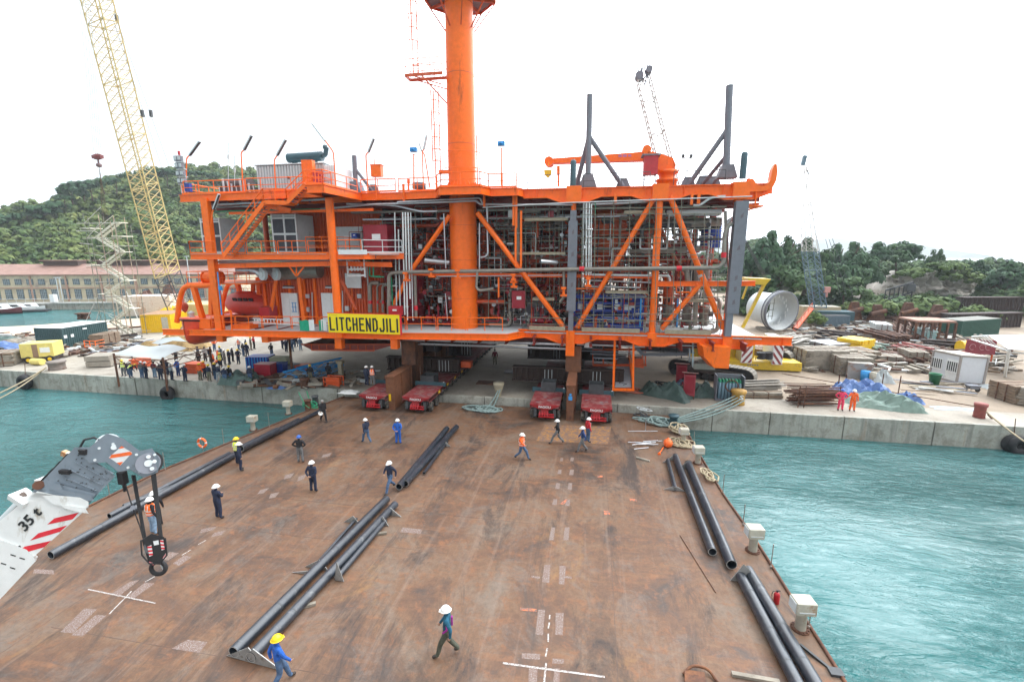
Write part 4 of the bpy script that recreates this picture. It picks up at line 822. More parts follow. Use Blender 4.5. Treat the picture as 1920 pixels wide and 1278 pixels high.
# grey tubular bumper frames on the top deck
def frame_post(label, top, bot, r, legs, y, base=True):
 A = Yp(*bot, y); t = thing('tubular_guide_frame', label, 'guide frame', (A.x, y, ZT), group='grey tubular frames on the top deck')
 MB().tube(Yp(*bot, y), Yp(*top, y), r, 18).build('post', ygrey, t)
 for a, b, r2, y2 in legs: MB().tube(Yp(*a, y), Yp(*b, y2), r2, 14).build('leg', ygrey, t)
 for a, b, r2, y2 in legs:
  Q = Yp(*b, y2); MB().prism([Q+Vector((-.7, 0, -.2)), Q+Vector((.7, 0, -.2)), Q+Vector((.3, 0, .7)), Q+Vector((-.3, 0, .7))], (0, .08, 0)).build('base_plate', ygrey, t)
 Q = Yp(*bot, y); MB().prism([Q+Vector((-.75, -.5, 0)), Q+Vector((.75, -.5, 0)), Q+Vector((.4, -.5, 1)), Q+Vector((-.4, -.5, 1))], (0, 1, 0)).build('base_plate', ygrey, t)
frame_post('grey three legged tubular frame standing left of the horizontal orange crane boom base', (1106, 177), (1102, 352), .24, [((1104, 258), (1080, 352), .2, 42), ((1106, 258), (1168, 350), .2, 41.5)], 40.5)
frame_post('tallest grey tubular frame near the right end of the top deck', (1368, 160), (1361, 335), .27, [((1366, 240), (1290, 348), .2, 41.5), ((1362, 292), (1318, 345), .16, 43), ((1362, 300), (1338, 346), .14, 44)], 40.2)
frame_post('short grey tubular frame between the generator and the orange box', (664, 292), (668, 362), .22, [((667, 318), (700, 360), .14, 43)], 42.5)
for px, y0, y1, lb in ((1074, 299, 350, 'dark green capped post on the node left of the tall grey frame'), (1392, 284, 335, 'dark green capped post above the right end node')):
 A, B = Yp(px, y1, 39), Yp(px+1, y0, 39); MB().lathe([(.24, 0), (.24, (B-A).z-.2), (.18, (B-A).z-.05), (.01, (B-A).z)], A, 16).build('capped_post', teal, org=A, label=lb, cat='post', group='green capped posts')
for px, y0, y1, w_ in ((1047, 311, 350, .13), (766, 336, 356, .13)): A, B = Yp(px, y1, 39.6), Yp(px, y0, 39.6); MB().tube(A, B, w_*.6, 10).tube(A.lerp(B, .6), B, w_, 10).build('orange_bollard', orange, org=A, label='slim orange post standing on the top deck %s' % ('left of the dark green post' if px > 900 else 'left of the tower'), cat='post')
# pedestal crane
P = Yp(1250, 340, 44); t = thing('pedestal_crane', 'orange pedestal crane with its box boom lying horizontal on the top deck', 'crane', (P.x, 44, ZT))
X_ = P.x; MB().lathe([(.85, 0), (.85, 1.0), (.95, 1.05), (.95, 1.2), (.7, 1.3), (.7, 1.6), (.95, 1.7), (.95, 1.95), (.01, 1.96)], (X_, 44, ZT), 24).build('pedestal', orange, t)
hp = [(1232, 318), (1232, 300), (1215, 288), (1215, 283), (1240, 288), (1262, 296), (1268, 310), (1262, 320)]
MB().prism([Yp(a, b, 43.4) for a, b in hp], (0, 1.2, 0)).build('slewing_house', orange, t)
B_ = [(1024, 297), (1036, 297), (1210, 284), (1226, 284), (1226, 299), (1205, 301), (1036, 306)]
MB().prism([Yp(a, b, 43.6) for a, b in B_], (0, .8, 0)).build('boom', orange, t)
MB().tube(Yp(1029, 302, 43.5), Yp(1029, 302, 43.5)+Vector((0, 1, 0)), .42, 16).build('boom_tip', orange, t)
MB().tube(Yp(1213, 280, 43.4), Yp(1213, 280, 43.4)+Vector((0, 1, 0)), .38, 16).build('winch', orange, t)
MB().tube(Yp(1236, 303, 43.8), Yp(1218, 300, 43.8), .18, 12).build('luffing_cylinder', dgrey, t)
P = Yp(1172, 292, 43.58); m = MB(); [m.box(P+Vector((x, 0, 0)), (w_, .01, .2)) for x, w_ in ((-.42, .3), (-.02, .34), (.4, .26))]; m.build('faded_mark', mat('faded_purple_mark', (.5, .16, .3), .6), t)
m = MB(); P = Yp(1219, 311, 42.5); m.box(P, (1.15, 1.1, 1.5)); m.box(P+Vector((0, 0, .8)), (1.5, 1.3, .12), mi=1); [m.box(P+Vector((a, b, -1.3)), (.06, .06, 1.1), mi=1) for a in (-.45, .45) for b in (-.4, .4)]
m.build('red_cabinet', [red, ygrey], org=P, label='red cabinet on legs under the orange crane boom', cat='cabinet')
P = Yp(1027, 325, 43); MB().prism([P+Vector((-.35, 0, .3)), P+Vector((.35, 0, .3)), P+Vector((.3, 0, -.1)), P+Vector((0, 0, -.4)), P+Vector((-.3, 0, -.1))], (0, .25, 0)).tube(P+Vector((0, .12, .3)), Yp(1029, 304, 43), .02, 5).build('hook_block', yellow, org=P, label='small tan hook block hanging from the orange crane boom tip', cat='hook')
# light masts
def lamp(pts, y, tip, label, col=orange, L_=1.2, rl=.16):
 A = Yp(*pts[0], y); t = thing('light_mast', label, 'light mast', (A.x, y, A.z), group='orange light masts along the module')
 MB().path([Yp(a, b, y) for a, b in pts], .05, 8, bend=.2).build('pole', col, t)
 A, B = Yp(*pts[-1], y), Yp(*tip, y); MB().beam(A, B, .28, .1).build('lamp_housing', lgrey, t); MB().beam(A-Vector((0, .03, .05)), B-Vector((0, .03, .05)), .2, .06).build('lamp_tube', dgrey, t)
lamp([(456, 358), (452, 286), (458, 281)], 36.8, (472, 254), 'leaning light mast above the stair side rail, left of the generator')
lamp([(518, 375), (514, 300), (520, 291)], 36.4, (536, 262), 'leaning light mast over the stairs')
lamp([(630, 352), (625, 285), (610, 264)], 35.5, (586, 232), 'light mast leaning left beside the black muffler')
lamp([(690, 362), (686, 290), (691, 285)], 37.6, (701, 260), 'light mast beside the orange box')
lamp([(348, 362), (350, 296), (356, 291)], 37.4, (375, 265), 'light mast above the stacked grey lamps at the left corner')
lamp([(396, 420), (398, 398), (401, 392)], 36.6, (411, 364), 'short light mast on the mid deck left column')
lamp([(794, 358), (792, 285), (795, 279)], 37.6, (800, 254), 'light mast left of the tower')
lamp([(806, 352), (796, 290), (791, 283)], 39, (786, 268), 'slim mast leaning left beside the tower')
for px, y0, y1, lb in ((776, 355, 284, 'blue floodlight on an orange pole left of the tower'), (940, 348, 273, 'blue floodlight on an orange pole right of the tower')):
 A, B = Yp(px, y0, 37), Yp(px, y1+8, 37); t = thing('floodlight', lb, 'floodlight', A, group='blue floodlights on poles'); MB().tube(A, B+Vector((0, 0, .1)), .055, 8).box(B+Vector((0, 0, .1)), (.7, .05, .04)).build('pole', orange, t)
 MB().box(B+Vector((0, 0, .45)), (.55, .35, .32)).tube(B+Vector((0, -.2, .4)), B+Vector((0, -.2, .55)), .15, 10).build('lamp_head', sky_blue, t)
P = Yp(707, 321, 38); t = thing('orange_box', 'small orange box on a thin post above the top deck rail', 'box', P); MB().box(P, (.9, .5, .9)).box(P+Vector((0, 0, .48)), (1, .6, .06)).build('body', orange, t); MB().tube(P+Vector((-.2, 0, -.45)), P+Vector((-.2, 0, -2.2)), .04, 6).tube(P+Vector((-.2, 0, .45)), P+Vector((-.2, 0, 1.0)), .03, 6).build('post', orange, t)
P = Yp(805, 345, 42); MB().lathe([(.01, 0), (.6, 0), (.6, .5), (.01, .52)], Yp(786, 354, 41), 16).build('deck_can', ygrey, org=P, label='short grey round can on the top deck left of the tower', cat='can')
# lamp stack at the left corner
P = Yp(347, 360, 37.2); t = thing('lamp_stack', 'stack of grey floodlights with a red beacon at the left corner of the top deck', 'lamp stack', P)
m = MB(); [m.tube(P+Vector((dx, 0, -.1)), P+Vector((dx-.1, 0, 3.0)), .035, 6) for dx in (-.35, 0, .3)]; m.build('mast', lgrey, t)
for k, z in enumerate((.95, 1.6, 2.25, 2.85)):
 for dx in (-.25, .15): MB().box(P+Vector((dx-.03*k, -.1, z)), (.34, .3, .42)).box(P+Vector((dx-.03*k, -.27, z)), (.26, .05, .3), mi=1).build('floodlight', [ygrey, lgrey], t)
 MB().box(P+Vector((-.05, 0, z-.3)), (.85, .3, .06)).build('shelf', lgrey, t)
MB().tube(P+Vector((-.1, 0, 3.15)), P+Vector((-.1, 0, 3.5)), .1, 10).build('beacon', red, t); MB().box(P+Vector((.5, -.1, .35)), (.5, .3, .7)).build('blue_box', blue, t)
# generator enclosure with muffler
A, B = Yp(478, 312, 39.6), Yp(607, 312, 39.6)
t = thing('generator_enclosure', 'pale grey ribbed generator enclosure on the left top deck', 'generator', ((A.x+B.x)/2, 41, ZT))
hh = A.z-ZT; ribbed('front_wall', A.x, B.x, ZT, A.z, 39.7, lgrey, t, .28); MB().box(((A.x+B.x)/2, 42.0, ZT+hh/2), (B.x-A.x, 4.4, hh)).build('body', lgrey, t)
m = MB(); m.box((B.x+.55, 41.2, ZT+hh/2-.1), (1.1, 3.2, hh-.1)); [m.box((B.x+.2+k*.22, 39.57, ZT+hh/2), (.1, .06, hh-.3)) for k in range(4)]; m.build('radiator', white, t)
m = MB(); m.box(((A.x+B.x)/2, 40.2, A.z+.1), (B.x-A.x+.2, 1.2, .08)); m.build('roof_edge', lgrey, t)
for px in (541, 541): MB().box(Yp(px, 333, 39.55), (.16, .1, .2)).build('switch', black, t)
A, B = Yp(541, 297, 40.5), Yp(604, 293, 40.5); t = thing('muffler', 'black cylindrical exhaust muffler with upturned pipe on the generator roof', 'muffler', (A+B)/2)
m = MB(); m.tube(A, B, .42, 24); m.path([B, B+Vector((.35, 0, .1)), B+Vector((.5, 0, .75))], .2, 14, bend=.3); m.tube(B+Vector((.45, 0, .75)), B+Vector((.25, 0, .8)), .2, 10); m.build('shell', teal, t)
m = MB(); [m.box(A.lerp(B, k)-Vector((0, 0, .5)), (.08, .5, .4)) for k in (.2, .8)]; m.tube(A.lerp(B, .15)-Vector((0, 0, .7)), A.lerp(B, .15), .16, 10); m.build('saddle', teal, t)
# engine and pipes left of the generator
P = Yp(445, 352, 40); t = thing('engine_skid', 'dark engine skid with grey stacks left of the generator enclosure', 'engine', (P.x, 40, ZT))
m = MB(); m.box((P.x, 40.4, ZT+.5), (3.4, 1.4, .9)); m.tube((P.x-1.6, 40.4, ZT+1.3), (P.x+1.2, 40.4, ZT+1.3), .5, 14); m.build('engine_block', mat('dark_engine', (.1, .07, .07), .5), t)
for i in range(9): x = P.x-1.6+i*.45; MB().tube((x, 39.6+.1*(i % 3), ZT), (x, 39.6, ZT+1+.7*((i*7) % 4)/3), .05+.04*(i % 2), 8).build('stack_pipe', lgrey if i % 3 else silver, t)
for px, y0 in ((428, 268), (440, 293)): MB().tube(Yp(px, 350, 39.5), Yp(px, y0, 39.5), .03, 6).tube(Yp(px, y0+30, 39.5), Yp(px, y0+22, 39.5), .08, 6).build('whip_aerial', lgrey, t)
m = MB(); P = Yp(598, 322, 38.6); [m.box(Yp(x, 322, 38.6), (.5, .5, 1.9)) for x in (574, 584)]; m.build('bottle_locker', orange, org=P, label='orange tall lockers beside the generator at the stair head', cat='locker')
P = Yp(597, 332, 38.4); MB().box(P, (.8, .4, 1.0)).build('fire_box', red, org=P, label='small red fire box at the head of the stairs', cat='box')
# air conditioning units on the mid deck
def acunit(p0, p1, y, dep, label):
 A, B = Yp(*p0, y), Yp(*p1, y); t = thing('cooler_unit', label, 'cooling unit', ((A.x+B.x)/2, y, 13.16), group='pale cooler units on the mid deck'); z0, z1, xa, xb = 13.16, A.z, A.x, B.x
 MB().box(((xa+xb)/2, y+dep/2, (z0+z1)/2), (xb-xa, dep, z1-z0)).build('casing', lgrey, t)
 m = MB(); [m.box((x, y-.03, (z0+z1)/2), (.12, .1, z1-z0)) for x in (xa+.06, (xa+xb)/2, xb-.06)]; [m.box(((xa+xb)/2, y-.035, z), (xb-xa, .1, .14)) for z in (z0+.1, z0+(z1-z0)*.5, z1-.35)]; m.build('frame', white, t)
 for i in (0, 1):
  for j in (0, 1):
   cx = xa+(xb-xa)*(i*.5+.25); cz = z0+(z1-z0)*(j*.46+.27); m = MB(); m.box((cx, y+.0, cz), ((xb-xa)/2-.2, .02, (z1-z0)*.4)); [m.box((cx-(xb-xa)*.2+k*(xb-xa)*.4/9, y-.03, cz), (.03, .04, (z1-z0)*.4), mi=1) for k in range(10)]; m.build('louvre', [black, ygrey], t)
acunit((375, 409), (420, 478), 38.2, 3, 'pale cooler unit at the left end of the mid deck, half behind the column')
acunit((508, 402), (561, 474), 39.2, 2.6, 'pale cooler unit behind the stairs in the middle of the mid deck')
# sign
A, B = Yp(614, 587, 35.9), Yp(751, 627, 35.9); cx, cz = (A.x+B.x)/2, (A.z+B.z)/2; W_, H_ = B.x-A.x, A.z-B.z
t = thing('name_sign', 'bright yellow banner board with large black letters on the walkway rail', 'sign', (cx, 35.9, cz))
MB().box((cx, 35.9, cz), (W_, .06, H_)).build('board', byel, t); m = MB(); m.box((B.x+.04, 35.95, cz), (.1, .2, H_+.1)); m.box((cx, 35.95, A.z+.02), (W_+.1, .14, .05)); m.build('frame', redmk, t)
GL = {'L': [[(0, 1), (0, 0), (1, 0)]], 'I': [[(.5, 0), (.5, 1)]], 'T': [[(0, 1), (1, 1)], [(.5, 1), (.5, 0)]], 'C': [[(1, .78), (.85, 1), (.15, 1), (0, .82), (0, .18), (.15, 0), (.85, 0), (1, .22)]], 'H': [[(0, 0), (0, 1)], [(1, 0), (1, 1)], [(0, .5), (1, .5)]], 'E': [[(1, 1), (0, 1), (0, 0), (1, 0)], [(0, .52), (.85, .52)]], 'N': [[(0, 0), (0, 1)], [(0, 1), (1, 0)], [(1, 0), (1, 1)]], 'D': [[(0, 0), (0, 1), (.6, 1), (1, .8), (1, .2), (.6, 0), (0, 0)]], 'J': [[(1, 1), (1, .15), (.8, 0), (.2, 0), (0, .2)]]}
def block_letters(s, parent, x0, z0, h, y, wl3, wi, gap, sw, ma):
 x = x0
 for ch in s:
  lw = wi if ch == 'I' else wl3; m = MB(); o_ = sw/2
  for k, st in enumerate(GL[ch]):
   P_ = [Vector((x+o_+u*(lw-sw) if ch != 'I' else x+lw/2, y-.003*k, z0+o_+v*(h-sw))) for u, v in st]
   for j_, (a, b) in enumerate(zip(P_[:-1], P_[1:])): e = (b-a).normalized()*o_; m.beam(a-e, b+e, .02+.0015*j_, sw, up=(b-a).normalized().cross(Vector((0, 1, 0))))
  m.build('letter', ma, parent); x += lw+gap
tw_ = 7*1.0; u_ = W_*.955/(9*1.0+3*.36+11*.3); wL = u_*1.0
block_letters('LITCHENDJILI', t, cx-W_*.4775, cz-H_*.39, H_*.7, 35.85, wL, wL*.36, wL*.3, wL*.3, inkm)
m = MB(); m.box((cx-W_*.47, 35.865, cz+H_*.41), (.12, .006, .05)); m.box((cx-W_*.4, 35.865, cz+H_*.41), (.6, .006, .025)); m.build('small_print', mat('faint_print', (.4, .28, .01), .6), t)
# green and white cloths, white mesh on rail
for x0, lb in ((567, 'green and white cloth hung on the rail, the one farther from the yellow sign'), (603, 'green and white cloth hung on the rail right beside the yellow sign')):
 A = Yp(x0-6, 600, 36.55); m = MB(); m.add([A+Vector((0, 0, 0)), A+Vector((1.1 if x0 < 600 else .5, 0, 0)), A+Vector((1.1 if x0 < 600 else .5, 0, -.95)), A+Vector((0, 0, -.95))], [(0, 1, 2, 3)]); m.v = [(v[0], v[1]+.02, v[2]) for v in m.v]
 t = thing('rail_cloth', lb, 'cloth', A); G = mat('green_cloth', (.01, .3, .17), .8)
 w2 = 1.2 if x0 < 600 else .5; n1 = 8; V = [A+Vector((w2*i/n1, .04*math.sin(i*1.9), -.95*j/4-.05*math.sin(i*1.1)*(1-j/4))) for j in range(5) for i in range(n1+1)]
 MB().add(V, [(j*(n1+1)+i, j*(n1+1)+i+1, (j+1)*(n1+1)+i+1, (j+1)*(n1+1)+i) for j in range(4) for i in range(n1)], 0, True).build('green_panel', G, t)
 V = [A+Vector((w2+.5*i/4-.25, -.03+.06*math.sin(i*2.3), .08-1.0*j/4)) for j in range(5) for i in range(5)]; MB().add(V, [(j*5+i, j*5+i+1, (j+1)*5+i+1, (j+1)*5+i) for j in range(4) for i in range(4)], 0, True).build('white_panel', white, t)
A, B = Yp(474, 597, 37.4), Yp(560, 600, 37.4); t = thing('aluminium_ladder', 'pale ladder lying along the walkway behind the rail', 'ladder', (A+B)/2)
m = MB(); m.beam(A, B, .06, .08).beam(A+Vector((0, 0, -.42)), B+Vector((0, 0, -.42)), .06, .08); m.build('rail', white, t)
for k in range(14): p = A.lerp(B, (k+.5)/14); MB().box(p+Vector((0, 0, -.2)), (.06, .04, .4)).build('rung', white, t)
for (p0, p1, ma, lb, y) in [((485, 577), (506, 598), red, 'bright red chest beside the orange wall on the lower left deck', 39.5), ((352, 598), (395, 617), orange, 'orange deck locker at the left end of the lower walkway', 37.2), ((436, 610), (468, 620), orange, 'low orange deck locker right of the left column', 37.4)]:
 A, B = Yp(*p0, y), Yp(*p1, y); t = thing('deck_locker', lb, 'locker', ((A.x+B.x)/2, y+.5, B.z)); MB().box(((A.x+B.x)/2, y+.6, (A.z+B.z)/2), (B.x-A.x, 1.2, A.z-B.z)).build('body', ma, t); MB().box(((A.x+B.x)/2, y+.6, A.z+.03), (B.x-A.x+.08, 1.28, .07)).build('lid', ma, t)
# rescue boat under the davit
def loft(rows, name, ma, parent, smooth=True):
 n_ = len(rows[0]); V = [v for r in rows for v in r]; return MB().add(V, [(j*n_+i, j*n_+i+1, (j+1)*n_+i+1, (j+1)*n_+i) for j in range(len(rows)-1) for i in range(n_-1)], 0, smooth).build(name, ma, parent)
bx = Yp(347, 625, 37).x+.6; t = thing('rescue_boat', 'orange rescue boat slung under the davit at the left end of the module', 'boat', (bx, 40, 4.7))
rows = []
for k, (y, hw, zk, zg) in enumerate([(36.4, .05, 5.2, 7.15), (36.7, .5, 4.75, 7.1), (37.3, 1.0, 4.5, 7.0), (38.5, 1.3, 4.42, 6.9), (40.5, 1.4, 4.4, 6.85), (42.5, 1.35, 4.4, 6.8), (44, 1.25, 4.5, 6.8)]):
 rows.append([Vector((bx+hw*math.sin(a), y, zg-(zg-zk)*math.cos(a)**.8 if abs(a) < 1.5 else zg)) for a in np.linspace(-PI/2, PI/2, 11)])
boato = mat('boat_orange', (.62, .06, .02), .35, coat=.2)
loft(rows, 'hull', boato, t); MB().add([r[0] for r in rows]+[r[-1] for r in rows[::-1]], [list(range(14))]).build('deck', boato, t)
m = MB(); m.path([r[0]+Vector((-.03, 0, -.12)) for r in rows[::-1]]+[r[-1]+Vector((.03, 0, -.12)) for r in rows], .1, 8); m.build('fender', black, t)
m = MB(); m.path([r[0]+Vector((-.02, 0, .02)) for r in rows[::-1]]+[r[-1]+Vector((.02, 0, .02)) for r in rows], .13, 8); m.build('gunwale', mat('boat_pink_orange', (.75, .14, .08), .5), t)
MB().lathe([(.25, 0), (.2, .5), (.35, .6), (.01, .8)], (bx, 37.4, 7.0), 12).build('towing_post', lgrey, t)
# davit
t = thing('davit_frame', 'orange davit frame with winch platform at the left end of the lower deck', 'davit', (-36.5, 37.5, 6.2))
m = MB(); yd = 37.6
for y in (yd, yd+5.5): m.path([Yp(332, 604, yd)+Vector((0, y-yd, 0)), Yp(337, 560, yd)+Vector((0, y-yd, 0)), Yp(345, 536, yd)+Vector((0, y-yd, 0)), Yp(405, 535, yd)+Vector((0, y-yd, 0))], .24, 10, bend=.8)
m.build('davit_arm', orange, t); m = MB()
for y in (yd, yd+5.5): m.beam(Yp(363, 538, yd)+Vector((0, y-yd, 0)), Yp(380, 596, yd)+Vector((0, y-yd, 0)), .4, .4, up=(0, 1, 0)).beam(Yp(396, 538, yd)+Vector((0, y-yd, 0)), Yp(396, 590, yd)+Vector((0, y-yd, 0)), .35, .3, up=(0, 1, 0))
m.build('davit_leg', orange, t)
a_ = Yp(352, 531, yd); MB().box((a_.x+3.2, yd+2.7, a_.z), (6.6, 5.6, .1)).build('winch_platform', orange, t)
m = MB(); P_ = [(a_.x, yd, a_.z), (a_.x+6.4, yd, a_.z)]
for h_ in (.55, 1.1):
 m.path([(a_.x, yd+5, a_.z+h_), (a_.x, yd, a_.z+h_), (a_.x+6.4, yd, a_.z+h_), (a_.x+6.4, yd+5, a_.z+h_)], .03, 6)
for x in np.linspace(a_.x, a_.x+6.4, 6): m.tube((x, yd, a_.z), (x, yd, a_.z+1.1), .03, 6); m.tube((x, yd+5, a_.z), (x, yd+5, a_.z+1.1), .03, 6)
m.build('platform_rail', orange, t)
P = Yp(399, 520, 38.5); MB().tube(P-Vector((.7, 0, 0)), P+Vector((.7, 0, 0)), .55, 18).tube(P-Vector((.8, 0, 0)), P-Vector((.7, 0, 0)), .65, 18).tube(P+Vector((.7, 0, 0)), P+Vector((.8, 0, 0)), .65, 18).build('winch_drum', orange, t)
P = Yp(346, 575, 38.4); MB().lathe([(.02, .5), (.3, .3), (.35, 0), (.2, -.4), (.02, -.6)], P, 12).tube(P, P+Vector((0, 0, 1.6)), .03, 5).build('fall_block', mat('brown_red', (.4, .07, .03), .5), t)
P = Yp(414, 520, 37.0); MB().tube(Yp(408, 510, 36.6), Yp(416, 590, 36.6), .06, 6).box(Yp(413, 540, 36.5), (.25, .2, .4)).build('blue_hose', sky_blue, t)
m = MB(); m.path([Yp(419, 620, 37), Yp(417, 587, 37), Yp(433, 582, 37), Yp(435, 620, 37)], .08, 6, bend=.15); m.build('boarding_ladder', orange, t)
# enclosed lifeboat with red canopy further in
A, B = Yp(432, 583, 41), Yp(492, 600, 41); cx = (A.x+B.x)/2; t = thing('enclosed_lifeboat', 'red enclosed lifeboat with dark windows on the lower left deck', 'lifeboat', (cx, 42, 7))
rows = []
for k, (x, hw, zb_, zt_) in enumerate([(-3.2, .3, 7.6, 8.3), (-2.6, .9, 7.1, 9.0), (-1.5, 1.15, 6.8, 9.35), (0, 1.25, 6.7, 9.35), (1.5, 1.15, 6.8, 9.0), (2.8, .9, 7.1, 8.4), (3.3, .2, 7.6, 8.0)]):
 rows.append([Vector((cx+x, 42.2+hw*math.cos(a)*(1.0 if math.sin(a) < 0 else .85), (zb_+zt_)/2+(zt_-zb_)/2*math.sin(a))) for a in np.linspace(0, 2*PI, 15)])
loft(rows, 'hull', mat('lifeboat_red', (.5, .05, .03), .35), t)
for k in range(4): MB().box((cx-1.2+k*.62, 41.05, 8.55), (.45, .1, .32), R=Matrix.Rotation(.3, 3, 'X')).build('window', black, t)
m = MB(); m.path([(cx-2.5, 41.0, 9.0), (cx-1.5, 41, 9.7), (cx+1.3, 41, 9.7), (cx+2.6, 41, 8.6)], .03, 6); [m.tube((cx-1.5+k*.5, 41, 9.3), (cx-1.5+k*.5, 41, 9.7), .025, 5) for k in range(6)]; m.build('grab_rail', orange, t)
m = MB(); m.path([(cx-.5, 43, 11.5), (cx+2.2, 43, 11.5), (cx+3.4, 43, 10.8), (cx+3.6, 43, 6.5)], .2, 8, bend=.6); m.path([(cx-3, 43.5, 11.1), (cx+4, 42, 11.8)], .15, 8); m.build('gantry_arm', crimson, t)
# lower tray hanging under the left block
t = thing('hanging_tray', 'dark red steel tray slung beneath the left block of the module', 'tray', (-20, 42, 4.3))
m = MB(); y = 41; A, B, C_, D_ = Yp(565, 646, y), Yp(585, 656, y), Yp(702, 657, y), Yp(742, 646, y)
m.prism([A, B, C_, D_], (0, 4, 0)); m.build('tray_pan', mat('tray_red', (.25, .03, .015), .5), t); m = MB()
for k in range(9): p = B.lerp(C_, k/8); m.box(p+Vector((0, -.05, .25)), (.07, .08, .6))
m.beam(A+Vector((0, -.05, .05)), D_+Vector((0, -.05, .05)), .08, .1); m.beam(B+Vector((0, -.05, 0)), C_+Vector((0, -.05, 0)), .1, .12); m.build('tray_rib', orange2, t)
# hanging stair tower right of the middle column
t = thing('hanging_stair_box', 'orange hanging stair box with grey ramp and loose black hose below the module', 'stair', (2.8, 39.4, 1.6))
A, B, C_, D_ = Yp(1150, 730, 39), Yp(1187, 730, 39), Yp(1188, 629, 39), Yp(1153, 629, 39)
m = MB(); m.beam(A, D_, .18, .18, up=(0, 1, 0)); m.build('post', orange, t); MB().beam(B, C_, .16, .16, up=(0, 1, 0)).build('post', orange, t)
m = MB(); m.beam(A+Vector((-.1, 0, 0)), B+Vector((.1, 0, 0)), .2, .2); m.build('sill', orange, t)
E_, F2 = Yp(1158, 640, 45), Yp(1172, 640, 45)
MB().add([A+Vector((.15, .2, .15)), B+Vector((-.15, .2, .15)), F2+Vector((.4, 0, -1.6)), E_+Vector((0, 0, -1.6))], [(0, 1, 2, 3)]).build('ramp', mat('grey_ramp', (.35, .38, .42), .6), t)
m = MB(); m.beam(A+Vector((0, .1, .25)), E_+Vector((0, 0, -1.5)), .08, .3); m.beam(B+Vector((0, .1, .25)), F2+Vector((.4, 0, -1.5)), .08, .3); m.build('stringer', orange, t)
m = MB();
for k in range(8):
 p = (B+Vector((0, .1, .3))).lerp(F2+Vector((.4, 0, -1.4)), k/7); m.tube(p, p+Vector((0, 0, 1.0)), .03, 6)
m.tube(B+Vector((0, .1, 1.3)), F2+Vector((.4, 0, -.4)), .035, 6); m.build('side_rail', orange, t)
rgx = random.Random(2); m = MB(); pts = [A.lerp(B, .5)+Vector((.35*math.sin(k*1.7), .5+k*.25, .25+.1*k*.3+.02)) for k in range(14)]; m.path(pts, .025, 6); m.build('loose_hose', black, t)
P = Yp(1135, 665, 42); MB().box(P, (2.2, 3, .12)).build('side_grating', ygrey, t)
m = MB(); y = 43
for px in (1112, 1131, 1153, 1205, 1210): m.beam(Yp(px, 640, y), Yp(px, 685, y), .14, .14, up=(0, 1, 0))
for py in (655, 684): m.beam(Yp(1112, py, y), Yp(1212, py, y), .14, .2)
m.prism([Yp(1190, 672, y), Yp(1207, 672, y), Yp(1207, 690, y), Yp(1190, 688, y)], (0, 1, 0)); m.build('cage_frame', orange2, t)
# pale hanging frame and walkway
t = thing('hanging_pipe_frame', 'pale grey hanging frame with a small tray over the crawler track', 'frame', Yp(1315, 680, 40))
for px in (1293, 1299, 1325, 1333): MB().beam(Yp(px, 642, 40 if px in (1299, 1333) else 41.5), Yp(px, 688 if px in (1299, 1333) else 678, 40 if px in (1299, 1333) else 41.5), .12, .12, up=(0, 1, 0)).build('post', silver, t)
m = MB(); m.beam(Yp(1255, 639, 40), Yp(1334, 640, 40), .16, .22); m.build('top_rail', silver, t); A = Yp(1318, 684, 40.3); MB().box(A, (1.7, 1.2, .5)).tube(A+Vector((-.4, 0, .3)), A+Vector((.4, 0, .3)), .15, 10).build('tray', grime, t)
t = thing('hanging_walkway', 'grey cable walkway hanging under the right bays of the module', 'walkway', Yp(1230, 660, 42))
m = MB(); m.beam(Yp(1185, 642, 42), Yp(1205, 664, 42), .1, .3); m.beam(Yp(1205, 664, 42), Yp(1290, 664, 42), .1, .3); m.box(Yp(1245, 655, 43.4), (5, 2.2, .1)); m.build('tray', ygrey, t)
for px in (1238, 1245, 1268, 1278): MB().tube(Yp(px, 642, 42), Yp(px, 668 if px != 1278 else 672, 42), .04, 6).build('hanger_rod', dgrey, t)
for x0, z, y in ((-2.1, 5.0, 41), (-.8, 4.6, 40.5), (0, 4.2, 41.5)): m = MB(); m.tube((x0, y, z), (x0+4.6, y, z), .05, 6); m.box((x0+2, y, z-.2), (2.4, .8, .05)); m.build('cable_tray', ygrey, t)
P = Yp(1103, 643, 39.4); m = MB(); m.prism([P+Vector((-.35, 0, -.4)), P+Vector((.35, 0, -.4)), P+Vector((.12, 0, .5)), P+Vector((-.12, 0, .5))], (0, .2, 0)); m.build('padeye', silver, t)
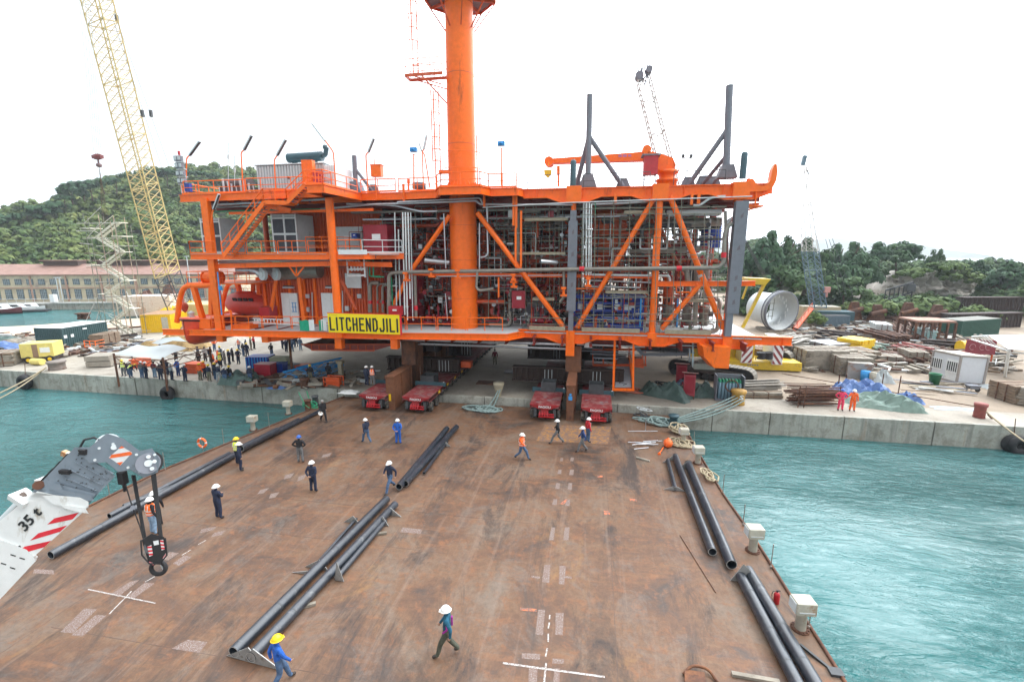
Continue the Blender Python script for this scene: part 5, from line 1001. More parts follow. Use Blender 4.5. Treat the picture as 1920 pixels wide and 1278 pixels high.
# ================================================================== TRAILERS AND SKID BEAMS
wheel_me = None
def wheel_mesh():
 m = MB(); R = Matrix.Rotation(PI/2, 3, 'Y'); pr = [(.12, -.14), (.24, -.15), (.36, -.14), (.4, -.09), (.4, .09), (.36, .14), (.24, .15), (.12, .14)]
 m.lathe(pr, (0, 0, 0), 16, R=R); m.lathe([(.0, -.08), (.23, -.1), (.24, -.13)], (0, 0, 0), 12, 1, R=R); m.lathe([(.24, .13), (.23, .1), (0, .08)], (0, 0, 0), 12, 1, R=R); return m.mesh('wheel', [tyre, dgrey])
wheel_me = wheel_mesh()
spmt_red = mat('trailer_red', (.2, .022, .026), .55, var=.25, c2=(.24, .12, .11), f2=.45, s2=1.5)
def trailer(x, y0, n_ax, label, txt=True):
 t = thing('heavy_transporter', label, 'transporter trailer', (x, y0, 0), group='red multi wheel transporters carrying the module')
 L_ = n_ax*1.4; m = MB(); m.box((x, y0+L_/2, 1.22), (2.4, L_, .3)); [m.box((x+sx*1.17, y0+L_/2, 1.1), (.06, L_, .3)) for sx in (-1, 1)]; m.build('platform', spmt_red, t)
 m = MB(); m.prism([(x-1.2, y0, 1.35), (x-.5, y0, 1.0), (x+.5, y0, 1.0), (x+1.2, y0, 1.35)], (0, -.12, 0)); m.box((x, y0+.3, .85), (.6, .8, .5)); m.build('end_plate', mat('trailer_nose_red', (.26, .012, .016), .5, var=.25), t)
 m = MB(); m.box((x+.15, y0-.15, .42), (1.25, .2, .1)).box((x+.15, y0-.15, .62), (1.25, .1, .08)); [m.prism([(x-.4+k*.2, y0-.2, .3), (x-.4+k*.2, y0-.3, .5), (x-.4+k*.2, y0-.1, .85)], (.06, 0, 0)) for k in range(4)]; m.build('coupling', red, t)
 m = MB(); [m.tube((x+sx*.78, y0-.05, .35), (x+sx*.78, y0-.05, 1.0), .12, 10) for sx in (-1, 1)]; m.build('accumulator', dgrey, t, kind=None)
 m = MB(); [m.box((x+rgx.uniform(-1, 1), y0+rgx.uniform(.3, 3.2), 1.374), (.28, .12, .01)) for k in range(6)]; m.build('deck_pad', ygrey, t)
 m = MB(); m.box((x, y0+3.6, 1.5), (2.9, .12, .4)); m.build('cross_bar', teal, t); MB().lathe([(.07, 0), (.05, .05), (.01, .06)], (x+1.3, y0+3.5, 1.72), 8).build('marker_lamp', white, t)
 for k in range(n_ax):
  y = y0+.7+k*1.4
  for dx in (-1.06, -.42, .42, 1.06): inst(wheel_me, 'wheel', t, (dx, y-y0, .4 if y < 37.6 else .86), (0, 0, rgx.uniform(-.05, .05)), (1, 1, 1) if y < 37.6 else (1, .88, .88))
 m = MB(); [m.box((x+sx*.74, y0+.7+k*1.4, .62), (.22, .5, .7)) for k in range(n_ax) for sx in (-1, 1)]; m.build('axle_leg', dgrey, t)
 if txt:
  letter('FAGIOLI', t, (x, y0-.125, 1.2), (PI/2, 0, 0), .95, .2, white, .02)
 for k in range(4): MB().box((x+1.205, y0+2.5+k*2.4, 1.15), (.01, .5, .22)).build('yellow_mark', yellow, t)
 return t
trailer(-18.15, 34.45, 16, 'red transporter, leftmost of the four, two men standing on its deck')
trailer(-14.3, 34.6, 26, 'red transporter with a long row of wheels just right of the tall rusty beam')
trailer(-3.45, 34.6, 18, 'red transporter left of the middle rusty beam, white lettering on its nose')
trailer(.62, 34.5, 18, 'red transporter right of the middle rusty beam, behind the man in red')
for x, lb in ((-16.75, 'tall rusty skid beam standing between the two left transporters'), (-1.45, 'tall rusty skid beam between the two right transporters, small sign on its end')):
 t = thing('skid_beam', lb, 'skid beam', (x, 34.9, 0)); w2 = .75 if x < -10 else .58
 m = MB(); m.box((x, 55, 1.45), (w2, 40, 2.86)); m.build('beam_web', rustb, t); m = MB(); [m.box((x, 34.98, z), (w2+.1, .12, .1)) for z in (.05, 2.85)]; m.box((x, 55, 2.93), (w2+.16, 40.1, .05)); m.build('flange', rustb, t)
 m = MB(); [m.box((x, 36.5+k*2.2, 1.45), (w2+.25, .06, 2.7)) for k in range(8)]; m.build('stiffener', rustb, t)
 m = MB(); m.box((x, 40.2, 4.1), (1.35, 2.0, 2.3)); m.build('support_post', rustb, t)
 if x > -10: MB().box((x, 34.9, 1.9), (.3, .02, .34)).tube((x, 34.9, 2.2), (x, 34.88, 2.2), .1, 10).build('small_sign', [sky_blue], t)
 else: MB().box((x, 34.9, 1.1), (.2, .02, .6)).build('paint_patch', yellow, t)
for x0, x1, y, z0, z1, lb in ((-20.2, -12.7, 42.0, 1.7, 3.0, 'dark ribbed girder across the left pair of transporters'), (-7.0, 3.0, 40.2, 1.75, 3.0, 'dark ribbed girder across the right pair of transporters'), (-19.5, -13.6, 50, 1.6, 3.6, 'second dark girder deeper under the module, left'), (-7, 3, 50, 1.6, 3.6, 'second dark girder deeper under the module, right'), (-19.5, -13.6, 60, 1.6, 3.6, 'farthest dark girder under the module, left')):
 m = MB(); m.box(((x0+x1)/2, y, (z0+z1)/2), (x1-x0, .12, z1-z0)); [m.box(((x0+x1)/2, y, z), (x1-x0, .8, .08)) for z in (z0, z1)]; [m.box((x, y, (z0+z1)/2), (.05, .7, z1-z0-.1)) for x in np.arange(x0+.3, x1, .55)]
 t = thing('cross_girder', lb, 'girder', ((x0+x1)/2, y, z0), group='dark girders laid across the transporters'); m.build('girder_plates', drust, t)
 xm = -13.6 if x0 < -10 else (-3.4 if x0 < -4 else 1); m = MB(); [m.tube((xx+k*.32, y-.42, z0+.1), (xx+k*.32, y-.42, z1-.1), .025, 6) for k in range(4 if x0 < -10 else 3) for xx in ((-14.6,) if x0 < -10 else (-4, .3))]; m.build('tie_rod', lgrey, t)
for x, y, lb in ((-14.6, 38.8, 'open dark box support on the second transporter from the left'), (-18.1, 39.5, 'dark box support on the leftmost transporter'), (-3.5, 38.6, 'dark box support on the third transporter'), (.6, 38.6, 'dark box support on the right transporter')):
 m = MB(); [m.box((x+dx*.6, y, 1.8), (.07, 1.2, .85)) for dx in (-1, 1)]; [m.box((x, y+dy*.6, 1.8), (1.27, .07, .85)) for dy in (-1, 1)]; m.box((x, y, 1.42), (1.1, 1.1, .06)); m.build('box_support', dgrey, org=(x, y, 1.4), label=lb, cat='support', group='box supports on the transporters')
m = MB(); m.box((-12.2, 43, 2.3), (1.0, .8, .6)); m.build('orange_crate', orange2, org=(-10.9, 43, 1.9), label='orange crate on the girder of the left pair', cat='crate')
# more supports down the dark skid lines
for k in range(5):
 for x in (-16.7, -1.5):
  y = 46+k*5.5; m = MB(); m.box((x, y, 4.1), (1.3, 1.6, 2.5)); m.build('support_post', drust, [o for o in bpy.data.objects if o.name.startswith('skid_beam')][0 if x < -10 else 1])
# ================================================================== QUAY AND YARD
gz = QZ
def G(px, py): return Zp(px, py, gz+.006)
def dirang(a, b): A, B = G(*a), G(*b); return A, B, math.atan2((B-A).y, (B-A).x), (B-A).length
def container(a, b, dep, h, label, body, roof, ribs=True, name='shipping_container', doors=None):
 """long side runs from ground pixel a to b, depth dep away from the camera"""
 A, B, an, L_ = dirang(a, b); t = thing(name, label, 'container', A, an)
 def ad(m, nm, ma, par=t): o = m.build(nm, ma); o.parent = par; return o
 ad(MB().box((L_/2, dep/2, h/2), (L_-.1, dep-.1, h-.05)), 'body', body)
 if ribs:
  n_ = int(L_/.28); m = MB(); [m.box(((i+.5)*L_/n_, .03, h/2), (.13, .08, h-.3)) for i in range(n_)]; [m.box((L_-.03, (i+.5)*.28, h/2), (.08, .13, h-.3)) for i in range(int(dep/.28))]; [m.box((.03, (i+.5)*.28, h/2), (.08, .13, h-.3)) for i in range(int(dep/.28))]; ad(m, 'corrugated_side', body)
 m = MB(); [m.box((x, y, h/2), (.14, .14, h)) for x in (.05, L_-.05) for y in (.05, dep-.05)]; [m.box((L_/2, y, z), (L_, .12, .14)) for y in (.04, dep-.04) for z in (.08, h-.06)]; ad(m, 'corner_frame', body)
 ad(MB().box((L_/2, dep/2, h+.01), (L_+.02, dep+.02, .05)), 'roof', roof); return t, L_, ad
def plank_stack(a, b, dep, h, label, rows=6, cols=5, ma=None, name='timber_stack', straps=2, grp='timber and plank stacks in the yard', cat='timber stack'):
 A, B, an, L_ = dirang(a, b); t = thing(name, label, cat, A, an, grp); rg = random.Random(int(a[0]*7+a[1])); ma = ma or wood
 hh = h/rows; mm = []
 for q_ in range(3):
  me = MB().box((0, 0, 0), (L_*(1-.02*q_), dep/cols*.92, hh*.84)).mesh('board', ma if q_ else (wood2 if ma is wood and rg.random() < .4 else ma)); mm.append(me)
 for r in range(rows):
  for c in range(cols):
   if 0 < c < cols-1 and 0 < r < rows-1: continue
   inst(rg.choice(mm), 'board', t, (L_/2+rg.uniform(-.12, .12), dep*(c+.5)/cols, hh*(r+.5)+.05), (0, 0, rg.uniform(-.006, .006)))
 o = MB().box((L_/2, dep/2, h/2), (L_*.96, dep*.8, h*.9)).build('stack_core', ma); o.parent = t
 for k in range(straps):
  m = MB(); x = L_*(k+1)/(straps+1); m.box((x, -.02, h/2+.02), (.06, .05, h+.1)).box((x, dep/2, h+.04), (.06, dep+.05, .04)); o = m.build('strap', rust); o.parent = t
 return t
def steel_pile(a, b, dep, h, n_, label, ma=None, r=.07, name='steel_pile', ibeam=False, cat='steel pile', jitter=.05, grp='steel sections piled in the yard'):
 A, B, an, L_ = dirang(a, b); t = thing(name, label, cat, A, an, grp); rg = random.Random(int(a[0]*3+a[1]*5)); ma = ma or rust; ms = []
 for q_ in range(2):
  m = MB()
  if ibeam: m.ibeam((-L_/2, 0, 0), (L_/2, 0, 0), r*2, r*2.4, .03)
  else: m.tube((-L_/2, 0, 0), (L_/2, 0, 0), r*(1-.2*q_), 7)
  ms.append(m.mesh('steel_section', ma))
 for i in range(n_):
  z = rg.uniform(r, max(h, r*1.1)); y = rg.uniform(0, dep); inst(rg.choice(ms), 'steel_section', t, (L_/2+rg.uniform(-.1, .1)*L_, y, z), (0, rg.uniform(-.02, .02), rg.uniform(-jitter, jitter)))
 return t
def heap(px, py, w_, d_, h_, ma, label, name='tarpaulin', cat='tarpaulin', seed=0, rz=0, fold=.18):
 P = G(px, py); rg = random.Random(seed); V = []; n_ = 20; mN = 14; ph = [rg.uniform(0, 6) for _ in range(6)]
 for j in range(mN):
  for i in range(n_):
   u, v = i/(n_-1)*2-1, j/(mN-1)*2-1; e = max(0, 1-max(abs(u), abs(v))**3.0)
   z = h_*e*(.72+.28*math.sin(2.4*u+ph[0])*math.cos(2.1*v+ph[1])) + fold*h_*e*(math.sin(7*u+3*v+ph[2])*.7+math.sin(11*v-5*u+ph[3])*.5+rg.uniform(-.5, .5))*1.4
   V.append((P.x+(u*math.cos(rz)-v*math.sin(rz)*d_/w_)*w_/2*(1+.08*math.sin(5*v+ph[4])), P.y+(u*math.sin(rz)*w_/d_+v*math.cos(rz))*d_/2*(1+.1*math.sin(4*u+ph[5])), gz+.01+max(0, z)))
 return MB().add(V, [(j*n_+i, j*n_+i+1, (j+1)*n_+i+1, (j+1)*n_+i) for j in range(mN-1) for i in range(n_-1)], 0, False).build(name, ma, org=P, label=label, cat=cat)
def bollard(px, py, r, h, ma, label, txt=None):
 P = Zp(px, py, gz); t = thing('bollard', label, 'bollard', P); MB().lathe([(.01, 0), (r*.9, 0), (r*.85, h*.15), (r*.85, h*.75), (r, h*.82), (r, h), (.01, h+.01)], P, 20).build('post', ma, t)
 if txt: letter(txt, t, P+Vector((0.12*r, -r-.012, h*.62)), (PI/2, 0, 0), r*.55, r*.65, white, .02)
 return P+Vector((0, 0, h*.5))
def sag(a, b, r, s_, ma, label, n=14, name='mooring_rope', grp=None):
 a, b = Vector(a), Vector(b); MB().path([a.lerp(b, i/n)-Vector((0, 0, s_*4*(i/n)*(1-i/n))) for i in range(n+1)], r, 6).build(name, ma, org=a, label=label, cat='rope', group=grp)
# bollards and lines
B1 = bollard(1383, 757, .62, 1.25, mat('ochre_bollard', (.42, .24, .05), .7, var=.2, c2=(.2, .1, .04), f2=.25), 'round ochre bollard with a white painted figure on the right quay edge', 'S')
B2 = bollard(1835, 782, .42, 1.15, mat('bollard_rust_red', (.24, .06, .05), .7, var=.2, c2=(.15, .07, .04), f2=.3), 'rust red bollard on the quay edge at the far right')
B3 = bollard(108, 692, .85, .95, mat('bollard_grey_rust', (.22, .19, .17), .8, var=.2, c2=(.2, .09, .05), f2=.3), 'wide rusty grey bollard on the left quay holding the long tan line')
B4 = bollard(572, 726, .45, .9, rust, 'rusty bollard on the quay left of the leftmost transporter')
for i, (dz_, s_) in enumerate(((.2, .1), (.1, .18), (0, .3), (-.1, .4))): sag(PB+Vector((.2, 0, .7-i*.1)), B1+Vector((-.3+.2*i, -.3-.1*i, dz_)), .055, s_, rope, 'pale mooring line from the right stern bitt to the ochre bollard, %s' % ['uppermost', 'second from the top', 'third from the top', 'lowest and slackest'][i], grp='mooring lines at the right stern corner')
sag(B2+Vector((.2, -.3, 0)), Zp(1990, 870, -.3), .06, .2, rope2, 'tan mooring line running from the rust red bollard down to the right'); sag(B2+Vector((.3, -.35, -.2)), Zp(1925, 822, -1.4), .05, .3, rust, 'thin brown line hanging over the quay below the rust red bollard')
sag(B3+Vector((0, -1, 0)), Zp(-60, 760, -1.0), .07, .3, rope2, 'long tan mooring line running from the left bollard to the lower left'); sag(B3+Vector((-.2, -1, -.1)), Zp(-60, 770, -1.2), .06, .5, rope2, 'thinner tan line below the long tan mooring line on the left')
sag(Zp(560, 735, gz+.4), Zp(580, 764, .7), .04, .3, green, 'green line from the quay to the left stern bitts'); sag(Zp(575, 733, gz+.5), Zp(590, 760, .7), .04, .4, green, 'second green line from the quay to the left stern bitts')
sag(G(1466, 700), B2+Vector((-.3, 0, .3)), .04, 0, rust, 'long rusty cable lying across the right yard towards the rust red bollard', name='steel_cable')
# tyres as fenders
def fender(px, py, label, s=1.0):
 P = Yp(px, py, QY-.25); t = thing('tyre_fender', label, 'tyre fender', P, group='tyre fenders on the quay wall')
 for k in range(2): m = torus(P+Vector((.18*k, -.28*k, 0)), .52*s, .27*s, 20, 10); m.build('tyre', black, t)
 MB().tube(P+Vector((0, .1, .7)), P+Vector((0, .25, 1.9)), .03, 6).build('chain', rust, t)
fender(315, 737, 'big black tyre fender on the quay wall below the crowd'); fender(48, 715, 'big black tyre fender on the quay wall crossed by the tan line', 1.05); fender(1900, 832, 'black tyre fender at the far right of the quay wall', .95)
# ---------------------------------------------------------------- left quay
t, L_, ad = container((122, 652), (205, 636), 4.2, 2.7, 'long dark green container with a white roof on the left quay', mat('container_green_dark', (.035, .08, .085), .55, var=.1), white)
for x in (.3, 1.2): ad(MB().box((x, -.03, 1.5), (.4, .02, .4)), 'label_plate', white)
ad(MB().box((3, -.03, 2.2), (.6, .02, .2)), 'label_plate', white)
t, L_, ad = container((266, 624), (323, 622), 6, 2.9, 'yellow container behind the scaffold stair tower', yellow, mat('rusty_roof', (.3, .18, .1), .8, var=.3))
ad(MB().box((L_*.8, -.03, 1.5), (.9, .03, 1.9)), 'pale_door', offw)
rg = random.Random(5)
# yellow generator trailer
A, B, an, L_ = dirang((42, 682), (104, 678)); t = thing('towed_generator', 'pale yellow towed generator on black chassis near the left bollard', 'generator', A, an); py_ = mat('pale_yellow_paint', (.66, .55, .16), .5, var=.08)
def ad2(m, nm, ma): o = m.build(nm, ma); o.parent = t; return o
ad2(MB().box((L_/2, 1.1, 1.5), (L_, 2.2, 1.6)), 'canopy', py_); ad2(MB().box((L_/2, 1.1, .55), (L_*.95, 1.9, .3)), 'chassis', black); ad2(MB().box((L_*.45, -.02, 1.45), (.5, .04, 1.5)), 'brown_stripe', mat('brown_panel', (.25, .16, .1), .7)); ad2(MB().box((L_*.75, -.02, 1.5), (.9, .03, .6)), 'white_panel', white)
for x in (L_*.2, L_*.85): ad2(MB().tube((x, -.05, .4), (x, .2, .4), .4, 16).tube((x, -.07, .4), (x, -.04, .4), .2, 10, mi=1), 'wheel', [black, yellow])
P = G(73, 684); MB().tube(P+Vector((-.8, 0, .4)), P+Vector((.6, 0, .4)), .38, 14).build('yellow_drum', [py_], org=P, label='small yellow drum lying in front of the towed generator', cat='drum')
plank_stack((-30, 690), (26, 686), 3, 1.5, 'stack of weathered timbers at the far left behind the generator'); plank_stack((160, 690), (207, 688), 2.2, 1.3, 'long pale concrete slab stack left of the canopy', 2, 2, concm, straps=0)
plank_stack((196, 648), (228, 640), 2, 1.5, 'stack of brown timbers right of the dark green container', ma=wood2)
steel_pile((110, 672), (196, 655), 3, .35, 26, 'loose long rusty sections in front of the dark green container'); steel_pile((196, 664), (300, 640), 2, .25, 16, 'long grey sections lying towards the yellow container', ygrey); steel_pile((20, 662), (110, 655), 5, .6, 16, 'assorted sections behind the yellow generator', grime, jitter=.4)
for k, (px, py, ma) in enumerate([(0, 640, tarp), (40, 645, wood), (75, 640, tarp), (95, 650, wood2), (12, 655, btarp), (60, 652, canv), (100, 640, wood)]): heap(px, py, 4.5, 3, 1.1, ma, '%s covered heap behind the yellow generator, number %s from the left edge' % (['green', 'brown', 'dark green', 'rusty', 'blue', 'pale', 'tan'][k], ['one', 'two', 'three', 'four', 'five', 'six', 'seven'][k]), 'covered_heap', 'heap', k, fold=.1)
m = MB(); P = G(160, 655)
for dx in (0, .9, 1.8): m.tube(P+Vector((dx, 0, 0)), P+Vector((dx, 0, 1.2)), .05, 6)
for z in (.4, .8, 1.2): m.tube(P+Vector((0, 0, z)), P+Vector((1.8, 0, z)), .04, 6); m.tube(P+Vector((1.8, 0, z)), P+Vector((1.8, 1.2, z)), .04, 6)
m.build('orange_guard', orange, org=P, label='small orange guard frame in front of the dark green container', cat='guard frame')
# canopy with trusses
C0, C1, C2, C3 = G(218, 712), G(307, 717), G(395, 684), G(300, 672)
t = thing('site_canopy', 'pale sheet canopy on rusty truss posts over the waiting crowd', 'canopy', C0)
hc = 3.1; cs = [Zp(212, 664, gz+hc), Zp(305, 673, gz+hc-.1), Zp(350, 650, gz+hc+.5), Zp(258, 645, gz+hc+.4)]
n_ = 8; V = []
for j in range(n_+1):
 for i in range(n_+1):
  u, v = i/n_, j/n_; p = (cs[0]*(1-u)+cs[1]*u)*(1-v)+(cs[3]*(1-u)+cs[2]*u)*v; V.append(p+Vector((0, 0, .18*math.sin(u*7)*math.sin(v*5))))
MB().add(V, [(j*(n_+1)+i, j*(n_+1)+i+1, (j+1)*(n_+1)+i+1, (j+1)*(n_+1)+i) for j in range(n_) for i in range(n_)], 0, True).build('sheet', canv, t)
tc_ = [Zp(214, 668, gz+hc-.1), Zp(306, 676, gz+hc-.2), Zp(394, 655, gz+hc-.3), Zp(300, 650, gz+hc-.3)]
for p in tc_: MB().tube((p.x, p.y, gz), (p.x, p.y, p.z+.3), .09, 8).build('post', rust, t)
for a, b in ((0, 1), (1, 2), (2, 3)):
 A, B = tc_[a], tc_[b]; m = MB(); k = int((B-A).length/1.1); dn = Vector((0, 0, -.7)); m.tube(A, B, .05, 6); m.tube(A+dn, B+dn, .04, 6)
 for i in range(k): m.tube(A.lerp(B, i/k)+dn*(i % 2), A.lerp(B, (i+1)/k)+dn*((i+1) % 2), .03, 5)
 m.build('truss', rust, t)
# crumpled big sheet and mound behind the canopy
heap(330, 650, 9, 5, 2.0, mat('brown_sheeting', (.3, .2, .08), .8, var=.3), 'brown mound under a curled grey sheet behind the canopy', 'covered_mound', 'mound', 31)
cs = [Zp(284, 643, gz+1.0), Zp(300, 646, gz+1.4), Zp(350, 640, gz+2.4), Zp(335, 631, gz+2.4)]
MB().add([cs[0], cs[1], (cs[1]+cs[2])/2+Vector((0, 0, .3)), cs[2], cs[3], (cs[0]+cs[3])/2+Vector((0, 0, .3))], [(0, 1, 2, 5), (5, 2, 3, 4)], 0, True).build('curled_sheet', canv, org=cs[0], label='curled grey sheet lying over the brown mound behind the canopy', cat='sheet')
# stuff between the crowd and the transporters
P = G(484, 700); t = thing('tool_container', 'blue open topped tool container right of the crowd', 'container', P, .2)
o = MB().box((0, .8, .9), (2.4, 1.6, 1.8)).build('body', blue); o.parent = t; m = MB(); [m.box((-1.1+k*.3, -.04, .9), (.08, .08, 1.7)) for k in range(8)]; o = m.build('side_rib', sky_blue); o.parent = t
for px, py, w_, h_, ma, lb in ((493, 713, 1.7, 1.6, crimson, 'dark red cabinet standing on the quay in front of the blue tool container'), (515, 705, 1.8, 1.3, blue, 'blue box on the quay right of the dark red cabinet'), (523, 701, 1.8, 1.7, mat('olive_box', (.28, .3, .2), .7), 'olive grey box with cables behind the blue box'), (258, 690, 1.6, .9, orange2, 'orange red crate under the canopy'), (556, 712, 2, .6, grime, 'grey pallet beside the red chest on the quay'), (565, 700, 1.3, .8, orange2, 'orange red box left of the blue trusses'), (538, 700, 1.4, .9, ygrey, 'grey cage box right of the olive box'), (357, 700, 1.5, 1.0, orange2, 'brick red box amid the crowd under the canopy edge')):
 P = G(px, py); t = thing('site_box', lb, 'box', P, rg.uniform(-.3, .3));
 for m, nm, mm in ((MB().box((0, .6, h_/2), (w_, 1.1, h_)), 'body', ma), (MB().box((0, .6, h_+.03), (w_+.1, 1.2, .06)), 'lid', ma), (MB().box((0, .03, h_*.5), (w_*.8, .04, h_*.06)).box((0, .03, h_*.2), (w_*.8, .04, h_*.06)), 'rib', ma)): o = m.build(nm, mm); o.parent = t
heap(450, 717, 3.6, 2.2, 1.5, tarp, 'green grey tarpaulin heap between the crowd and the dark red cabinet', seed=3)
def truss_seg(a, b, ma, label, w_=.9):
 A, B = G(*a)+Vector((0, 0, .2)), G(*b)+Vector((0, 0, .5)); d_ = (B-A).normalized(); s_ = Vector((-d_.y, d_.x, 0))*w_; up = Vector((0, 0, w_*.8)); L_ = [s_*0, s_, s_*.5+up]; m = MB(); k = max(3, int((B-A).length/1.2))
 for q_ in L_: m.tube(A+q_, B+q_, .1, 8)
 for i in range(k):
  for x in range(3): m.tube(A.lerp(B, i/k)+L_[x], A.lerp(B, (i+1)/k)+L_[(x+1) % 3], .05, 6)
 t = thing('boom_section', label, 'lattice section', A, group='blue lattice sections lying on the quay'); m.build('lattice', ma, t)
truss_seg((535, 716), (610, 702), sky_blue, 'blue lattice section lying nearest the quay edge'); truss_seg((560, 707), (645, 692), sky_blue, 'blue lattice section lying behind the nearest blue one'); truss_seg((575, 718), (640, 700), mat('steel_blue', (.15, .3, .5), .5), 'paler steel blue lattice section at the right of the three')
P = G(640, 708); m = MB(); m.box(P+Vector((0, 0, .8)), (.4, .4, 1.6)).box(P+Vector((0, 0, 1.7)), (.7, .5, .3)); m.build('tan_post', plank, org=P, label='tan block post at the right end of the blue lattice sections', cat='post')
P = G(622, 726); m = MB()
for dx in (-.8, .8):
 for dy in (0, .8): m.box(P+Vector((dx, dy, .5)), (.08, .08, 1))
for z in (.15, .55, .95): m.box(P+Vector((0, 0, z)), (1.6, .06, .08)).box(P+Vector((0, .8, z)), (1.6, .06, .08))
m.box(P+Vector((0, .4, .5)), (1.3, .6, .7)); m.build('orange_pump_frame', orange2, org=P, label='orange red framed pump on the quay left of the leftmost transporter', cat='pump')
steel_pile((470, 722), (600, 728), 3, .2, 18, 'loose rusty bars scattered on the quay before the blue sections', jitter=.5); steel_pile((640, 722), (700, 712), 2, .2, 14, 'loose timber and bars beside the leftmost transporter', wood, jitter=.4)
P = G(549, 708); MB().tube(P, P+Vector((0, 0, 5.2)), .12, 10).build('rusty_post', rust, org=P, label='tall rusty post on the quay in front of the far group of men', cat='post')
for px, py, lb in ((655, 735, 'pale crumpled sheet by the leftmost transporter'), (520, 726, 'blue and white net scrap on the quay edge'), (790, 672, 'white sheet on the ground behind the left transporters')): heap(px, py, 1.8, 1.2, .15, white if px != 520 else btarp, lb, 'plastic_sheet', 'sheet', px)
P = G(935, 742); t = thing('mooring_post', 'tan flared mooring post at the quay edge between the transporters', 'mooring post', P); MB().lathe([(.25, 0), (.25, .3), (.5, 1.1), (.5, 1.25), (.01, 1.25)], P, 14).build('post', plank, t); sag(P+Vector((0, -.3, .6)), Zp(905, 770, .2), .06, .3, rope, 'grey green line from the tan flared post to the rope heap'); sag(P+Vector((.2, -.3, .7)), Zp(912, 772, .2), .06, .5, rope, 'second grey green line from the tan flared post')
for px, py in ((915, 718), (965, 697)): P = G(px, py); MB().box(P+Vector((0, 0, .04)), (2.2, 1.2, .08)).build('ground_plate', rust if px < 950 else ygrey, org=P, label='flat %s plate lying on the quay between the transporter lines' % ('brown' if px < 950 else 'grey'), cat='plate')
# ---------------------------------------------------------------- right quay and yard
for k, (x0, x1, y0, y1, h) in enumerate([(1238, 1262, 0, 0, 0)]): pass
heap(1244, 742, 4.6, 1.8, 1.5, tarp, 'long dark green tarpaulin bundle on the quay right of the hanging stair', seed=11, rz=-.5); heap(1310, 740, 2.6, 2.0, 1.4, tarp, 'crumpled dark green tarpaulin right of the pair of red cabinets', seed=12)
for px, py, lb in ((1276, 727, 'dark red site cabinet with a pale sloped roof, the farther left one'), (1291, 748, 'dark red site cabinet with a pale sloped roof, the nearer right one')):
 P = G(px, py); t = thing('site_cabinet', lb, 'cabinet', P, -.15, 'dark red cabinets with sloped roofs')
 for m, nm, ma in ((MB().box((0, .5, 1.25), (.95, .9, 1.9)), 'body', mat('cabinet_red', (.33, .035, .05), .5)), (MB().box((0, .45, 2.3), (1.3, 1.3, .07), R=Matrix.Rotation(-.25, 3, 'X')), 'roof', mat('faded_pink_roof', (.5, .28, .25), .7)), (MB().box((-.4, .1, .15), (.07, .07, .4)).box((.4, .1, .15), (.07, .07, .4)), 'leg', rust), (MB().box((0, .03, 1.3), (.75, .03, 1.5)), 'door', crimson)): o = m.build(nm, ma); o.parent = t
ropepile('hose_pile', 1185, 735, gz, 1.2, 5, .06, mat('faded_red_hose', (.45, .13, .08), .7), 'faded red hoses and cables tangled on the quay below the hanging stair', .5, .3, 33)
ropepile('hose_pile', 1255, 724, gz, 1.0, 4, .07, black, 'black hose coils left of the farther red cabinet', .6, .3, 34)
# gas bottle rack
P = G(1367, 752); t = thing('gas_bottle_rack', 'grey rack of upright gas bottles with green caps behind the ochre bollard', 'gas bottle rack', P, -.05)
o = MB().box((0, 1.1, 1.1), (2.3, .08, 2.2)).box((-1.1, .55, 1.1), (.08, 1.1, 2.2)).box((1.1, .55, 1.1), (.08, 1.1, 2.2)).box((0, .5, .08), (2.3, 1.1, .12)).build('rack_frame', ygrey); o.parent = t
bt = MB().lathe([(.01, 0), (.11, 0), (.11, 1.3), (.06, 1.5), (.03, 1.52)], n=12).mesh('bottle', mat('bottle_blue_grey', (.2, .33, .42), .45)); cp = MB().lathe([(.07, 1.45), (.07, 1.7), (.01, 1.72)], n=10).mesh('bottle_cap', green)
for i in range(7):
 for j in range(3):
  b_ = inst(bt, 'bottle', t, (-.8+i*.27, .2+j*.28, .15)); inst(cp, 'bottle_cap', b_)
torus(Vector((.1, -.02, 1.4)), .5, .05).build('hanging_hose', rust).parent = t
steel_pile((1385, 745), (1470, 742), 1.2, 1.3, 34, 'raised stack of long pale tubes right of the gas bottle rack', grime, .06, jitter=.01); plank_stack((1385, 746), (1468, 748), 1.5, .5, 'low plank stack under the long pale tubes', 2, 4)
steel_pile((1496, 762), (1578, 762), 1.8, 1.5, 70, 'banded bundle of brown scaffold tubes beside the two men in coveralls', rust, .05, jitter=.01, cat='tube bundle')
for px in (1496, 1507, 1571): P = G(px, 764); MB().tube(P, P+Vector((0, 0, 1.9)), .04, 6).build('bundle_stake', rust, org=P, label='upright rusty stake at the brown tube bundle, %s' % {1496: 'left end', 1507: 'second from left', 1571: 'by the man in pink'}[px], cat='stake', group='stakes around the brown tube bundle')
heap(1615, 742, 5.2, 2.6, 1.6, btarp, 'bright blue tarpaulin behind the man in orange coveralls', seed=21); heap(1655, 760, 5.5, 2.8, 1.2, mat('pale_green_tarp', (.13, .2, .17), .6, var=.2, vs=2), 'pale green tarpaulin in front of the blue one', seed=22, rz=-.2); heap(1690, 752, 3, 1.6, .9, btarp, 'blue tarpaulin end right of the pale green one', seed=23)
heap(1790, 766, 3.2, .9, .12, mat('blue_grey_sheet', (.3, .36, .42), .6), 'flat blue grey sheet on the ground left of the rust red bollard', 'plastic_sheet', 'sheet', 25)
